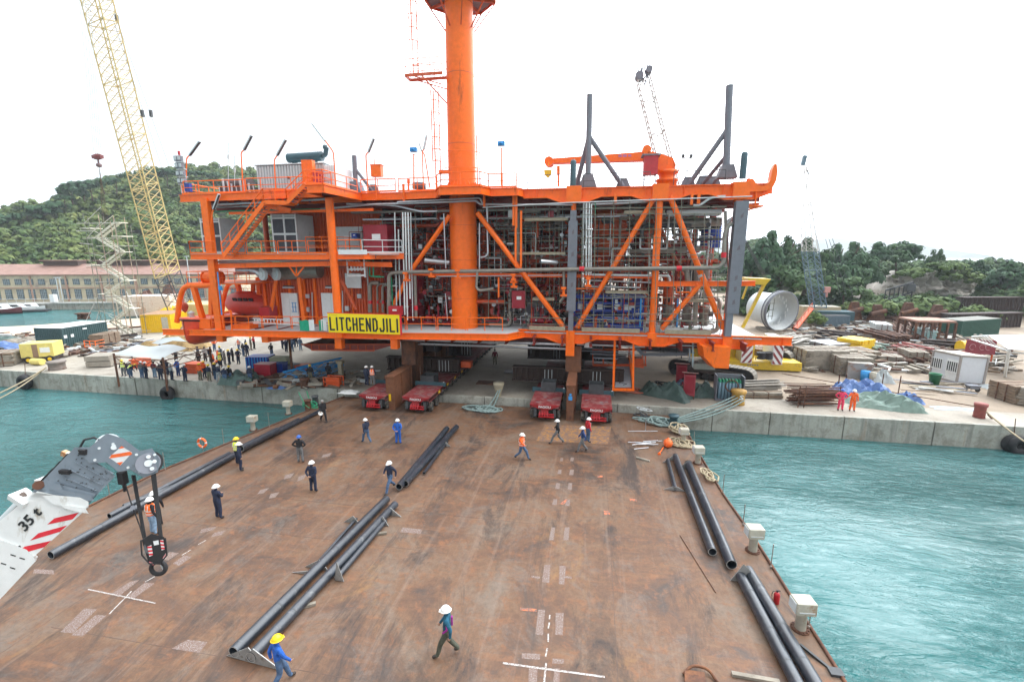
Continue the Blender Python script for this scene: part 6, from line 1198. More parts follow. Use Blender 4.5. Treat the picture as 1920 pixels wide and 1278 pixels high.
# yellow crawler crane
A, B = G(1252, 700), G(1412, 728); C_, D_ = G(1400, 668), G(1482, 690)
t = thing('crawler_crane', 'yellow crawler crane with striped counterweights behind the right end of the module', 'crane', (A+B)/2, 0)
def track(P, Q, wd, h, nm='track'):
 d_ = (Q-P).normalized(); s_ = Vector((-d_.y, d_.x, 0)); L_ = (Q-P).length; r = h/2; z = Vector((0, 0, r)); out = []
 for k in range(9): a = -PI/2-PI*k/8; out.append(P+d_*(r+math.cos(a)*r)+Vector((0, 0, r+math.sin(a)*r)))
 for k in range(9): a = PI/2-PI*k/8; out.append(Q+d_*(-r+math.cos(a)*r)+Vector((0, 0, r+math.sin(a)*r)))
 MB().prism([p+s_*.1 for p in out], s_*(wd-.2)).build(nm+'_frame', black, t)
 per = []; n_ = len(out)
 for i in range(n_):
  a, b = out[i], out[(i+1) % n_]; k = max(1, round((b-a).length/.38)); per += [(a.lerp(b, (j+.5)/k), (b-a).normalized()) for j in range(k)]
 m = MB()
 for p, dd in per: m.beam(p+s_*0-dd*0, p+s_*wd, .3, .07, up=dd.cross(s_).normalized())
 m.build('track_shoes', mat('track_shoe', (.2, .18, .15), .7, .3, var=.3), t, kind='stuff')
 for k in range(12): p = P.lerp(Q, .07+.86*k/11)+Vector((0, 0, .35)); MB().tube(p-s_*.06, p+s_*.1, .3, 12).build('roller', dgrey, t)
 MB().beam(P.lerp(Q, .12)+Vector((0, 0, h*.6))-s_*.08, P.lerp(Q, .9)+Vector((0, 0, h*.6))-s_*.08, .1, h*.35).build('side_plate', mat('track_side', (.07, .06, .055), .7), t)
track(A, B, 1.3, 1.7); track(C_-Vector((4, 0, 0)), D_, 1.3, 1.7)
mid = (A+B+C_+D_)/4; pt = Zp(1430, 673, gz+2.0)
def pz(px, py, y): return Yp(px, py, y)
yc = 52.5
body = [pz(1290, 668, yc), pz(1340, 688, yc), pz(1376, 700, yc-1), pz(1376, 690, yc-1), pz(1345, 668, yc), pz(1300, 640, yc)]
yl = mat('crane_yellow', (.62, .42, .02), .45, var=.12, c2=(.25, .16, .04), f2=.15)
a_, b_ = pz(1376, 681, yc), pz(1470, 690, yc); MB().box(((a_.x+b_.x)/2, yc+3, a_.z-.15), (b_.x-a_.x+3.5, 6, .9)).build('counterweight_base', yl, t)
m = MB(); [m.box(((a_.x+b_.x)/2-1.1+k*.24, yc-.005, a_.z-.1), (.17, .01, .15)) for k in range(5)]; m.build('faded_mark', ygrey, t)
MB().box(((a_.x+b_.x)/2-3.5, yc+4, a_.z+1.3), (7, 4.5, 2.2)).build('machinery_house', yl, t); MB().prism([pz(1300, 640, yc+1), pz(1330, 678, yc+1), pz(1375, 690, yc+1), pz(1345, 640, yc+1)], (0, 3, 0)).build('house_side', yl, t)
def cweight(x0, x1, y0, y1, nm):
 P0, P1 = pz(x0, y1, yc-.3), pz(x1, y0, yc-.3); w_ = P1.x-P0.x; h_ = P1.z-P0.z; cx = (P0.x+P1.x)/2; MB().box((cx, yc+1.2, (P0.z+P1.z)/2), (w_, 3, h_)).build('counterweight', white, t)
 m = MB(); X0, Z0 = cx-w_/2+.03, P0.z+.05; W2, H2 = w_-.06, h_-.1; st = mat('stripe_dark_red', (.25, .05, .05), .6); n_ = 7
 for k in range(-n_, n_):                            # diagonal bands clipped to the face
  s0 = k*.62; poly = []
  import itertools
  def clip(poly, f):
   out = []
   for i in range(len(poly)):
    p, q = poly[i], poly[(i+1) % len(poly)]; fp, fq = f(p), f(q)
    if fp >= 0: out.append(p)
    if fp*fq < 0: tt = fp/(fp-fq); out.append((p[0]+(q[0]-p[0])*tt, p[1]+(q[1]-p[1])*tt))
   return out
  pl = [(s0, 0), (s0+.28, 0), (s0+.28+H2*.7, H2), (s0+H2*.7, H2)]
  if nm: pl = [(W2-x, y) for x, y in pl]
  pl = clip(pl, lambda p: p[0]); pl = clip(pl, lambda p: W2-p[0]) if pl else pl
  if len(pl) >= 3: m.add([(X0+x, yc-.32, Z0+y) for x, y in pl], [list(range(len(pl)))])
 m.build('stripe', st, t)
cweight(1389, 1414, 634, 680, 0); cweight(1447, 1472, 634, 683, 1)
m = MB(); [m.tube(pz(px, 660, yc), pz(px, 672, yc), .5, 12) for px in (1428, 1440)]; m.build('winch_drum', black, t)
m = MB(); [m.tube(pz(x, 668, yc-.2), pz(x, 674, yc-.2), .05, 6) for x in (1417, 1428, 1437, 1447)]; m.tube(pz(1415, 668, yc-.2), pz(1448, 668, yc-.2), .05, 6); m.build('guard_rail', yl, t)
# gantry and backstay
MB().beam(pz(1392, 614, 56), pz(1437, 524, 56), .3, .4, up=(0, 1, 0)).beam(pz(1392, 560, 56), pz(1405, 524, 56), .18, .2, up=(0, 1, 0)).build('gantry_mast', yl, t); MB().prism([pz(1400, 521, 55.5), pz(1446, 523, 55.5), pz(1436, 534, 55.5), pz(1410, 533, 55.5)], (0, 2.5, 0)).build('gantry_head', yl, t)
m = MB(); [m.tube(pz(1432+k*3, 520, 56), pz(1392+k*2, 445, 56), .04, 5) for k in range(3)]; m.build('pendant', dgrey, t)
def lattice(A, B, w0, w1, ma, parent, n, name='boom', r=.08, up=(0, 0, 1), ex=None):
 A, B = Vector(A), Vector(B); d_ = (B-A).normalized(); x = d_.cross(Vector(up)).normalized() if abs(d_.z) < .99 else Vector((1, 0, 0)); x = ex if ex is not None else x; z = x.cross(d_).normalized(); m = MB(); c = [(1, 1), (1, -1), (-1, -1), (-1, 1)]
 def pt_(k, q): f = k/n; w_ = (w0+(w1-w0)*f)/2; return A.lerp(B, f)+x*c[q][0]*w_+z*c[q][1]*w_
 for q in range(4): m.tube(pt_(0, q), pt_(n, q), r, 6)
 m.build('chord_tubes', ma, parent); m = MB()
 for k in range(n):
  for q in range(4): m.tube(pt_(k, q), pt_(k+1, (q+1) % 4), r*.5, 5, cap=False); m.tube(pt_(k+1, q), pt_(k, (q+1) % 4), r*.4, 5, cap=False)
  if k % 6 == 0: [m.tube(pt_(k, q), pt_(k, (q+1) % 4), r*.6, 5) for q in range(4)]
 m.build('lacing', ma, parent)
pale = mat('pale_lattice', (.5, .48, .45), .6, var=.1)
bA, bB = Yp(1252, 330, 62), Yp(1206, 150, 62); bA2 = bB.lerp(bA, 1.9); lattice(bA2, bB, 1.9, 1.5, pale, t, 34, r=.08)
m = MB(); rgh = random.Random(3); [m.tube(bB+Vector((rgh.uniform(-.8, .8), 0, rgh.uniform(-.6, .8))), bB+Vector((rgh.uniform(-1, 1), 0, rgh.uniform(.4, 2)))/1, .07, 5) for _ in range(12)]; m.tube(bB+Vector((-.5, -.6, .4)), bB+Vector((-.5, .6, .4)), .5, 12).tube(bB+Vector((.6, -.6, 1)), bB+Vector((.6, .6, 1)), .4, 12); m.build('boom_head', ygrey, t)
# small stayed frame seen above the top deck, right
P = Yp(1296, 330, 58); m = MB(); m.tube(Yp(1283, 340, 58), Yp(1295, 294, 58), .05, 5).tube(Yp(1280, 296, 58), Yp(1298, 296, 58), .05, 5).tube(Yp(1265, 290, 58), Yp(1280, 345, 58), .04, 5); [m.box(Yp(x, 293, 58), (.3, .3, .4)) for x in (1281, 1296)]; m.build('boom_stop', dgrey, t)
# grey flared duct
c1, c0 = G(1466, 621), None; P = Yp(1466, 586, 80); R0 = 3.15; t = thing('flared_duct', 'huge pale grey round duct section with its open mouth facing the camera', 'duct section', (P.x, 80, gz))
ax = Vector((-.42, .9, .05)).normalized(); ctr = Vector((P.x, 80, gz+R0+.3))
_, xx, zz2 = MB().frame(Vector((0, 0, 0)), ax);
def ring(c, R_): return [c+xx*math.cos(2*PI*i/40)*R_+zz2*math.sin(2*PI*i/40)*R_ for i in range(40)]
def shell(cs_, nm, ma):
 V = [v for c, R_ in cs_ for v in ring(c, R_)]; return MB().add(V, [(k*40+i, k*40+(i+1) % 40, (k+1)*40+(i+1) % 40, (k+1)*40+i) for k in range(len(cs_)-1) for i in range(40)], 0, True).build(nm, ma, t)
shell([(ctr, R0), (ctr+ax*.9, R0*.98), (ctr+ax*1.0, R0*.86), (ctr+ax*5.0, R0*.8), (ctr+ax*5.0, R0*.77), (ctr+ax*.9, R0*.82), (ctr+ax*.8, R0*.94), (ctr, R0*.965), (ctr, R0)], 'duct_shell', mat('duct_grey', (.46, .49, .5), .5, .2, var=.08))
for k in (0, .25, .85): shell([(ctr+ax*(k-.05), R0*1.0), (ctr+ax*(k-.05), R0*1.05), (ctr+ax*(k+.06), R0*1.05), (ctr+ax*(k+.06), R0*1.0)], 'stiffening_ring', ygrey)
lug = MB().box((0, 0, 0), (.12, .12, .5)).mesh('lug', white)
for i in range(26): a = 2*PI*i/26; p = ctr+ax*(1.2+.3*(i % 3))+xx*math.cos(a)*R0*.74+zz2*math.sin(a)*R0*.74; inst(lug, 'lug', t, p-t.location, (0, 0, a))
m = MB(); [m.tube(ctr+ax*3+xx*dx+zz2*-2, ctr+ax*3+xx*dx+zz2*1.6, .05, 5) for dx in (-1.6, -.6, .4, 1.2)]; [m.tube(ctr+ax*3+xx*-1.8+zz2*dz_, ctr+ax*3+xx*1.4+zz2*dz_, .05, 5) for dz_ in (-1.4, -.3, .8)]; m.build('inner_scaffold', scafm, t)
MB().box((ctr.x-1.0, 81.5, gz+.2), (3.2, 4, .4)).build('cradle', wood, t)
P = G(1512, 612); m = MB(); A_ = G(1487, 622); m.beam(A_, P+Vector((.5, 0, 3.2)), .6, .25); m.beam(A_+Vector((0, 0, 1)), P+Vector((.5, 0, 4.2)), .05, .05); [m.tube(A_.lerp(P+Vector((.5, 0, 3.2)), k/5), A_.lerp(P+Vector((.5, 0, 3.2)), k/5)+Vector((0, 0, 1)), .04, 5) for k in range(6)]; m.build('orange_stair', orange2, org=A_, label='faded orange stair leaning right of the grey duct', cat='stair')
# blue lattice crane
P = G(1530, 606); t = thing('lattice_crane', 'slim dark blue lattice crane in front of the trees on the right', 'crane', P)
T_ = Yp(1505, 310, P.y); mid2 = P.lerp(T_, .47); blt = mat('crane_blue_grey', (.1, .17, .22), .5); lattice(P+Vector((0, 0, 3)), mid2, 2.0, 2.0, blt, t, 9, r=.08, ex=Vector((1, 0, 0))); lattice(mid2, T_, 1.9, .7, pale, t, 11, r=.06, ex=Vector((1, 0, 0)))
m = MB(); m.beam(T_, T_+Vector((.2, 0, 1.6)), .6, .6, up=(0, 1, 0)); m.build('boom_head', blt, t); m = MB(); [m.tube(T_+Vector((.3, 0, .5)), P+Vector((4+k*1.0, 1, 5)), .035, 5) for k in range(3)]; m.build('pendant', dgrey, t)
P2 = Yp(1551, 543, P.y-1); m = MB(); m.box(P2, (.9, .5, 1)).tube(P2-Vector((0, 0, .5)), P2-Vector((0, 0, 1.3)), .2, 8); m.build('hook_block', mat('pinkish_block', (.5, .25, .22), .6), t); MB().tube(P2, T_, .03, 4).build('hoist_rope', dgrey, t)
MB().box(P+Vector((2.2, 0, 1.6)), (6.5, 3, 1.6)).box(P+Vector((2.0, -.2, .5)), (5, 3.6, .8), mi=1).build('crane_house', [teal, black], t)
# site hut (tan) near the trees and blue grey bin
t, L_, ad = container((1503, 605), (1573, 606), 2.8, 3.0, 'small tan site hut among bushes near the blue crane', mat('tan_hut', (.5, .4, .26), .7, var=.1), offw, ribs=False, name='site_hut')
for k in range(3): ad(MB().box((1.2+k*2.2, -.03, 1.7), (.8, .04, 1.1)), 'window', dgrey)
t, L_, ad = container((1545, 613), (1592, 612), 3, 1.9, 'blue grey skip beside the tan site hut', mat('skip_blue_grey', (.1, .15, .19), .6), black, name='skip')
# white cabin
a, b, c = (1743, 705), (1793, 718), (1843, 722); A, B, C_ = G(*a), G(*b), G(*c); t = thing('site_cabin', 'white site cabin with two barred windows in the right yard', 'cabin', B)
hC = 2.75; D_ = A+(C_-B); q4 = [A, B, C_, D_]; cw = mat('cabin_white', (.62, .65, .69), .6, var=.04); m = MB(); m.prism([p for p in q4], (0, 0, hC)); m.build('cabin_wall', cw, t)
m = MB(); [m.box(p+Vector((0, 0, hC/2)), (.16, .16, hC+.06)) for p in q4]; [m.beam(q4[i]+Vector((0, 0, z)), q4[(i+1) % 4]+Vector((0, 0, z)), .14, .16) for i in range(4) for z in (.08, hC)]; m.build('corner_frame', mat('cabin_trim', (.3, .27, .25), .6), t)
m = MB(); m.prism([p+Vector((0, 0, hC+.06)) for p in q4], (0, 0, .06)); m.build('roof', offw, t)
dA = (B-A); nA = Vector((dA.y, -dA.x, 0)).normalized(); nA = nA if nA.y < 0 else -nA
for k in (.2, .76):
 c_ = A.lerp(B, k)+Vector((0, 0, 1.55))+nA*.03; dd = dA.normalized(); wn = MB().add([c_-dd*.5+Vector((0, 0, -.5)), c_+dd*.5+Vector((0, 0, -.5)), c_+dd*.5+Vector((0, 0, .5)), c_-dd*.5+Vector((0, 0, .5))], [(0, 1, 2, 3)]).build('window', black, t)
 m = MB(); [m.beam(c_+dd*x+nA*.03+Vector((0, 0, -.5)), c_+dd*x+nA*.03+Vector((0, 0, .5)), .05, .05, up=dd) for x in (-.5, -.3, -.1, .1, .3, .5)]; [m.beam(c_+dd*-.55+nA*.03+Vector((0, 0, z)), c_+dd*.55+nA*.03+Vector((0, 0, z)), .05, .09) for z in (-.53, .53)]; m.build('window_bars', white, wn)
c_ = A.lerp(B, .76)+nA*.02; m = MB(); dd = dA.normalized(); m.add([c_-dd*.55, c_+dd*.55, c_+dd*.55+Vector((0, 0, 2.3)), c_-dd*.55+Vector((0, 0, 2.3))], [(0, 1, 2, 3)]); m.build('door', white, t)
# right canopy
cs = [Zp(1853, 629, gz+3.8), Zp(1890, 655, gz+3.8), Zp(1990, 660, gz+3.8), Zp(1960, 628, gz+3.8)]
t = thing('white_canopy', 'white sheet canopy on slanted white posts at the right edge', 'canopy', G(1884, 705)); MB().prism(cs, (0, 0, .06)).build('sheet', mat('canopy_white', (.68, .7, .7), .6, var=.03), t)
A_ = Zp(1892, 656, gz+3.7); m = MB(); MB().tube(G(1884, 706), A_, .12, 10).build('post', white, t)
for px in (1819, 1830): P = G(px, 675); MB().tube(P, P+Vector((0, 0, 3.2)), .12, 8).build('post', offw, t)
m = MB(); a_ = Zp(1822, 631, gz+3.6); [m.tube(Zp(1822, 636, gz+3.4), Zp(1893, 658, gz+3.5), .09, 6), m.tube(a_, cs[0], .09, 6)]
for k in range(7): m.tube(a_.lerp(cs[0], k/7), Zp(1822, 638, gz+2.6).lerp(Zp(1893, 658, gz+2.8), (k % 2*.2+k)/8), .05, 5)
m.tube(G(1884, 706)+Vector((0, 0, 2.6)), Zp(1960, 665, gz+2.6), .09, 6); m.build('truss', white, t)
P = G(1838, 682); t = thing('banner_board', 'dark red board with faint white writing under the white canopy', 'board', P); MB().box(P+Vector((-.3, 0, 2.0)), (3.0, .1, 1.7)).build('panel', mat('faded_dark_red', (.27, .04, .06), .6), t); MB().box(P+Vector((-1.6, 0, .6)), (.12, .1, 1.2)).box(P+Vector((1, 0, .6)), (.12, .1, 1.2)).build('leg', orange2, t)
m = MB(); [m.path([P+Vector((x-.35+.3*math.cos(u), -.07, 2.0+.35*math.sin(u))) for u in np.linspace(0, 5.2, 9)], .03, 4) for x in (-.8, .2, .8)]; m.build('faint_writing', mat('faint_pink', (.55, .3, .32), .6), t)
m = MB(); P = G(1822, 664); t = thing('yellow_tank', 'yellow ochre tank behind the white cabin', 'tank', P); MB().tube(P+Vector((-1.5, 0, .9)), P+Vector((1.5, 0, .9)), .85, 16).box(P+Vector((0, 0, .2)), (3, 1.4, .4)).build('tank_body', yellow, t)
heap(1805, 672, 3.5, 2, 1.0, orange2, 'orange red sheet heap behind the white cabin', 'covered_heap', 'heap', 41)
# right edge timber stacks and small things
plank_stack((1850, 742), (1900, 758), 3.2, 1.5, 'long brown timber stack at the far right near the white post', ma=wood2); plank_stack((1903, 758), (1960, 768), 3.0, 1.5, 'timber stack at the right photo edge, partly cut off'); heap(1890, 728, 4.5, 1.2, .5, canv, 'pale plastic sheets on top of the far right timber stack', 'plastic_sheet', 'sheet', 44)
P = G(1877, 746); o = MB().box(P+Vector((0, .3, .3)), (1.3, .7, .6)).build('timber_block', wood, org=P, label='small timber block alone in the dirt at the far right', cat='timber')
# wheelbarrow
P = G(1822, 734); t = thing('wheelbarrow', 'grey wheelbarrow in front of the white cabin', 'wheelbarrow', P); MB().prism([P+Vector((-.5, -.3, .65)), P+Vector((.5, -.3, .65)), P+Vector((.3, -.3, .3)), P+Vector((-.3, -.3, .3))], (0, .6, 0)).build('tray', ygrey, t); m = MB(); m.tube(P+Vector((-.3, 0, .25)), P+Vector((-1.3, -.25, .75)), .025, 5).tube(P+Vector((-.3, .2, .25)), P+Vector((-1.3, .35, .75)), .025, 5).tube(P+Vector((-.3, -.2, 0)), P+Vector((-.2, -.2, .35)), .02, 5).tube(P+Vector((-.3, .2, 0)), P+Vector((-.2, .2, .35)), .02, 5); m.build('handle', stm, t); MB().tube(P+Vector((.45, -.05, .2)), P+Vector((.45, .05, .2)), .2, 14).build('wheel', black, t)
P = G(1751, 720); MB().lathe([(.01, 0), (.38, 0), (.48, 1.0), (.52, 1.02), (.5, 1.1), (.42, 1.02), (.36, .1)], P, 14).build('green_bin', mat('bin_green', (.01, .14, .06), .5), org=P, label='dark green bin left of the white cabin', cat='bin')
# debris of planks by the bin
for k in range(16):
 P = G(rg.uniform(1700, 1790), rg.uniform(716, 742)); a = rg.uniform(-.5, .3); L_ = rg.uniform(1.5, 4); ma = rg.choice([wood, ygrey, lgrey, plank, wood2])
 MB().beam(P+Vector((-math.cos(a)*L_/2, -math.sin(a)*L_/2, .1+.05*(k % 4))), P+Vector((math.cos(a)*L_/2, math.sin(a)*L_/2, .1+.05*(k % 4))), rg.uniform(.2, .4), .06).build('loose_plank', ma, org=P, label=f'loose {dict(zip((wood, ygrey, lgrey, plank, wood2), ("weathered", "dark grey", "pale grey", "tan", "brown")))[ma]} board in the scattered pile left of the white cabin', cat='board', group='loose boards left of the white cabin')
# timber and steel stacks, rows in the yard
for a, b, dep, h, lb, kw in [((1484, 683), (1508, 694), 4.5, 2.2, 'tall plank stack right of the crawler crane', {}), ((1543, 690), (1573, 704), 3.2, 1.9, 'plank stack with rusty straps left of the grey bin', {}), ((1572, 682), (1642, 686), 2.4, 1.2, 'long low plank stack behind the grey bin', {}), ((1646, 682), (1695, 685), 2.2, .9, 'long low plank stack right of the longest one', {}), ((1704, 682), (1742, 684), 2.8, 1.4, 'square plank stack left of the white cabin', {}), ((1508, 672), (1552, 684), 4, 1.5, 'weathered plank stack behind the tall one', {}),
 ((1550, 668), (1585, 680), 4, 1.3, 'middle plank stack right of the weathered one', {}), ((1514, 655), (1552, 664), 3.5, 1.2, 'far plank stack beside the yellow edged stack', {'ma': silver}), ((1452, 690), (1475, 684), 3, 1.8, 'dark plank stack behind the striped counterweight', {'ma': wood2}), ((1725, 640), (1755, 642), 4, 1.6, 'blue green and white panel stack in the middle of the yard', {'ma': mat('panel_blue_green', (.25, .42, .42), .5, c2=(.55, .6, .62), f2=.4, s2=2)}), ((1640, 632), (1672, 634), 4, 2, 'grey crate stack in the far yard', {'ma': lgrey})]:
 plank_stack(a, b, dep, h, lb, **kw)
P = G(1611, 706); t, L_, ad = container((1588, 708), (1634, 712), 1.8, 1.6, 'rust streaked grey steel bin behind the tube bundle', mat('rust_streak_grey', (.3, .29, .28), .7, c2=(.3, .16, .1), f2=.3, s2=1), grime, ribs=False, name='steel_bin')
plank_stack((1568, 656), (1612, 664), 3.2, 1.7, 'yellow edged stack of frames in the yard', 3, 12, yellow, straps=0)
for px, py, w_, lb, ma in ((1621, 713, 1.0, 'blue plastic drum at the grey bin', sky_blue), (1636, 716, .9, 'cream box beside the blue drum', offw)): P = G(px, py); MB().lathe([(.01, 0), (w_*.4, .02), (w_*.42, 1.0), (.01, 1.05)], P, 12 if px < 1630 else 4).build('small_drum' if px < 1630 else 'cream_box', ma, org=P, label=lb, cat='drum' if px < 1630 else 'box')
P = G(1652, 716); heap(1652, 716, 2, 1.2, 1.2, canv, 'crumpled white bags beside the cream box', 'white_bags', 'bags', 55)
for i, (px, py) in enumerate(((1652, 733), (1684, 738), (1570, 735), (1583, 735))): P = G(px, py); MB().tube(P, P+Vector((0, 0, 1.7)), .05, 6).build('barrier_stake', rust, org=P, label='rusty stake in the dirt %s' % ['behind the blue tarpaulin', 'right of the blue tarpaulin', 'behind the brown tube bundle, left', 'behind the brown tube bundle, right'][i], cat='stake', group='rusty barrier stakes')
for k in range(10):
 a, b = rg.choice([((1650, 665), (1720, 680)), ((1640, 655), (1700, 668)), ((1600, 640), (1680, 650))]), None
SP = [((1622, 668), (1672, 684), 'rusty long sections right of the yellow stack', rust), ((1660, 655), (1712, 668), 'dark red sections in the middle of the yard', maroon), ((1600, 628), (1660, 645), 'brown girders lying behind the yellow stack', rust), ((1640, 612), (1700, 640), 'crossed rusty girders in the far yard', rust), ((1700, 662), (1760, 668), 'grey tubes behind the square plank stack', grime), ((1560, 640), (1600, 655), 'rusty bars left in the far yard', rust), ((1530, 628), (1590, 636), 'dark bars right of the grey duct', drust), ((1640, 600), (1720, 612), 'rusty girder heap below the trees', rust), ((1740, 655), (1800, 660), 'dark scrap sections before the brown shelter', drust), ((1480, 648), (1530, 642), 'long grey sections beside the orange chord end', grime), ((1495, 662), (1540, 655), 'pale sections in front of the long grey ones', grime), ((1600, 655), (1640, 662), 'green and grey tubes behind the yellow stack', mat('grey_green_tube', (.2, .28, .24), .6)), ((1750, 675), (1810, 668), 'rusty plates left of the yellow tank', rust), ((1870, 690), (1915, 680), 'timber and bars at the foot of the white canopy', wood)]
for i, (a, b, lb, ma) in enumerate(SP): steel_pile(a, b, rg.uniform(3, 6), rg.uniform(.5, 1.1), 20, lb, ma, rg.uniform(.1, .2), ibeam=i % 2 == 0, jitter=.3)
# brown open shelter and green containers
P0, P1 = G(1713, 640), G(1778, 640); t = thing('brown_shelter', 'low brown table like steel shelter in the far yard', 'shelter', P0); MB().box(((P0.x+P1.x)/2, P0.y+2, gz+3.0), (P1.x-P0.x, 4, .25)).build('roof', mat('pink_rust', (.35, .2, .15), .8), t)
for k in range(6):
 for y in (0, 4): MB().box((P0.x+(P1.x-P0.x)*k/5, P0.y+y, gz+1.45), (.25, .25, 2.9)).build('leg', rust, t)
container((1800, 632), (1872, 626), 3, 2.5, 'long dark green container on the right below the rusty girders', mat('container_green', (.02, .085, .06), .6, var=.15), mat('dirty_roof', (.2, .2, .18), .9));
for a, b, z, h_, lb in (((1768, 616), (1905, 612), 0, 2.5, 'long dark rusty girder lying before the trees on the right'), ((1790, 600), (1905, 600), 2.0, 2.4, 'second long rusty girder stacked behind on the right')):
 A, B = G(*a), G(*b); t = thing('box_girder', lb, 'girder', A, group='huge rusty girders on the right'); MB().beam(A+Vector((0, 0, h_/2+z)), B+Vector((0, 0, h_/2+z)), 1.2, h_).build('web', drust, t); m = MB(); [m.box(A.lerp(B, k/22)+Vector((0, -.65, h_/2+z)), (.15, .2, h_)) for k in range(23)]; m.beam(A+Vector((0, 0, h_+z)), B+Vector((0, 0, h_+z)), 1.8, .2); m.build('stiffener', drust, t)
for px, py, h_ in ((1600, 598, 3.8), (1643, 600, 3.4), (1700, 603, 4), (1755, 603, 3.6)):
 P = G(px, py+6); m = MB(); m.prism([P+Vector((-1.6, 0, 0)), P+Vector((1.6, 0, 0)), P+Vector((.5, 0, h_)), P+Vector((-.5, 0, h_))], (0, .8, 0)); m.tube(P+Vector((-1.2, -.2, h_*.5)), P+Vector((1.2, -.2, h_*.7)), .4, 10); m.build('rusty_stand', rust, org=P, label='tall rusty steel stand below the trees, %s from the left' % {1600: 'first', 1643: 'second', 1700: 'third', 1755: 'fourth'}[px], cat='stand', group='rusty stands below the trees')
# loading frame on the slope
A, B = Yp(1658, 563, 112), Yp(1710, 548, 112); t = thing('slope_gantry', 'dark steel gantry frame on the slope below the rock face', 'gantry', A); m = MB(); [m.beam(A+Vector((0, 0, z)), B+Vector((0, 0, z)), .3, .3) for z in (0, 2.2)]; [m.tube(A.lerp(B, k/6), A.lerp(B, k/6)+Vector((0, 0, 2.2)), .12, 6) for k in range(7)]; m.box(A.lerp(B, .9)+Vector((0, 0, 1.2)), (1.6, 1, 1.6)); m.build('frame', dgrey, t)
for k in range(5): p = A.lerp(B, k/4); MB().tube(p, (p.x, p.y, gz), .15, 6).build('leg', dgrey, t)
# scattered small debris as one mass
rg = random.Random(9); st = {}
for k in range(1500):
 P = G(rg.uniform(1470, 1800), 596+rg.random()*62) if k < 900 else (G(rg.uniform(1500, 1900), rg.uniform(655, 700)) if k < 1150 else G(rg.uniform(-20, 260), rg.uniform(628, 668)))
 if 1395 < k: P = G(rg.uniform(430, 700), rg.uniform(700, 730))
 ma = rg.choice([rust, wood, grime, grime, wood2, lgrey, dgrey, rust, drust, wood, wood, white if k % 4 == 0 else wood2]); a = rg.uniform(0, PI); L_ = rg.uniform(.3, 3.2); z = rg.uniform(.05, .5); d_ = Vector((math.cos(a), math.sin(a)*.6, rg.uniform(-.08, .12)))*L_/2
 st.setdefault(ma, MB()).beam(P-d_+Vector((0, 0, z)), P+d_+Vector((0, 0, z)), rg.uniform(.08, .5), rg.uniform(.05, .35))
nm_ = {drust: 'blackened', rust: 'rusty', wood: 'weathered wood', grime: 'dull metal', lgrey: 'pale grey', wood2: 'brown wood', white: 'white', dgrey: 'dark', maroon: 'dark red'}
for ma, m in st.items(): m.build('yard_debris', ma, label='scattered %s scrap strewn over the yard' % nm_[ma], cat='scrap', kind='stuff')
# ================================================================== LATTICE CRANE, SCAFFOLD TOWER, FACTORY, BOATS (left)
t = thing('lattice_boom_crane', 'tall yellow lattice boom crane rising on the left in front of the wooded hill', 'crane', Zp(350, 605, gz))
tb = mat('boom_dark_steel', (.06, .065, .07), .6); tyl = mat('boom_yellow', (.57, .44, .19), .55, var=.12)
K0, K1, K2 = Yp(350, 607, 73), Yp(314, 514, 71), Yp(183, 5, 62); K3 = K1.lerp(K2, 1.25)
exv = Vector((.93, .1, .3)).normalized()
lattice(K0, K1, 2.7, 2.9, tb, t, 7, r=.09, ex=exv); lattice(K1, K3, 2.9, 2.7, tyl, t, 40, r=.1, ex=exv)
m = MB(); [m.tube(K3.lerp(K1, .3)+Vector((1.5+k*.6, 0, 3)), Yp(345+k*18, 440, 71), .03, 4) for k in (0, 1)]; m.build('pendant', dgrey, t)
for px, py in ((219, 35), (267, 213), (283, 213)): MB().box(Yp(px, py, 66), (.4, .3, 1.0)).build('pendant_link', dgrey, t)
m = MB()
for k, px in enumerate((143, 149, 155, 160, 164)): m.tube(Yp(px, -60, 60), Yp(176+k*3.4, 288, 60), .035, 4)
m.build('hoist_rope', lgrey, t)
P = Yp(183, 294, 60); m = MB(); m.lathe([(.01, -.45), (.6, -.35), (.9, 0), (.6, .35), (.01, .45)], P, 16, sy=.4); m.box(P, (1.6, .5, .5)); m.build('hook_block', mat('block_dark_red', (.18, .03, .03), .5), t); m = MB(); m.tube(P-Vector((0, 0, .4)), P-Vector((0, 0, .9)), .12, 8); m.lathe([(.01, -.35), (.33, -.2), (.38, 0), (.33, .2), (.01, .35)], P-Vector((0, 0, 1.2)), 12); m.build('hook_ball', mat('hook_brown', (.15, .09, .09), .5), t)
m = MB(); Q = Yp(200, 455, 60); [m.tube(P-Vector((0, 0, 1.4)), Q+Vector((dx, 0, 0)), .02, 4) for dx in (-.5, 0, .5, 1)]; m.build('sling', rust, t)
# crawler body mostly hidden
MB().box(Zp(372, 610, gz)+Vector((0, 3, 2.2)), (9, 5, 3)).build('machine_house', tyl, t)
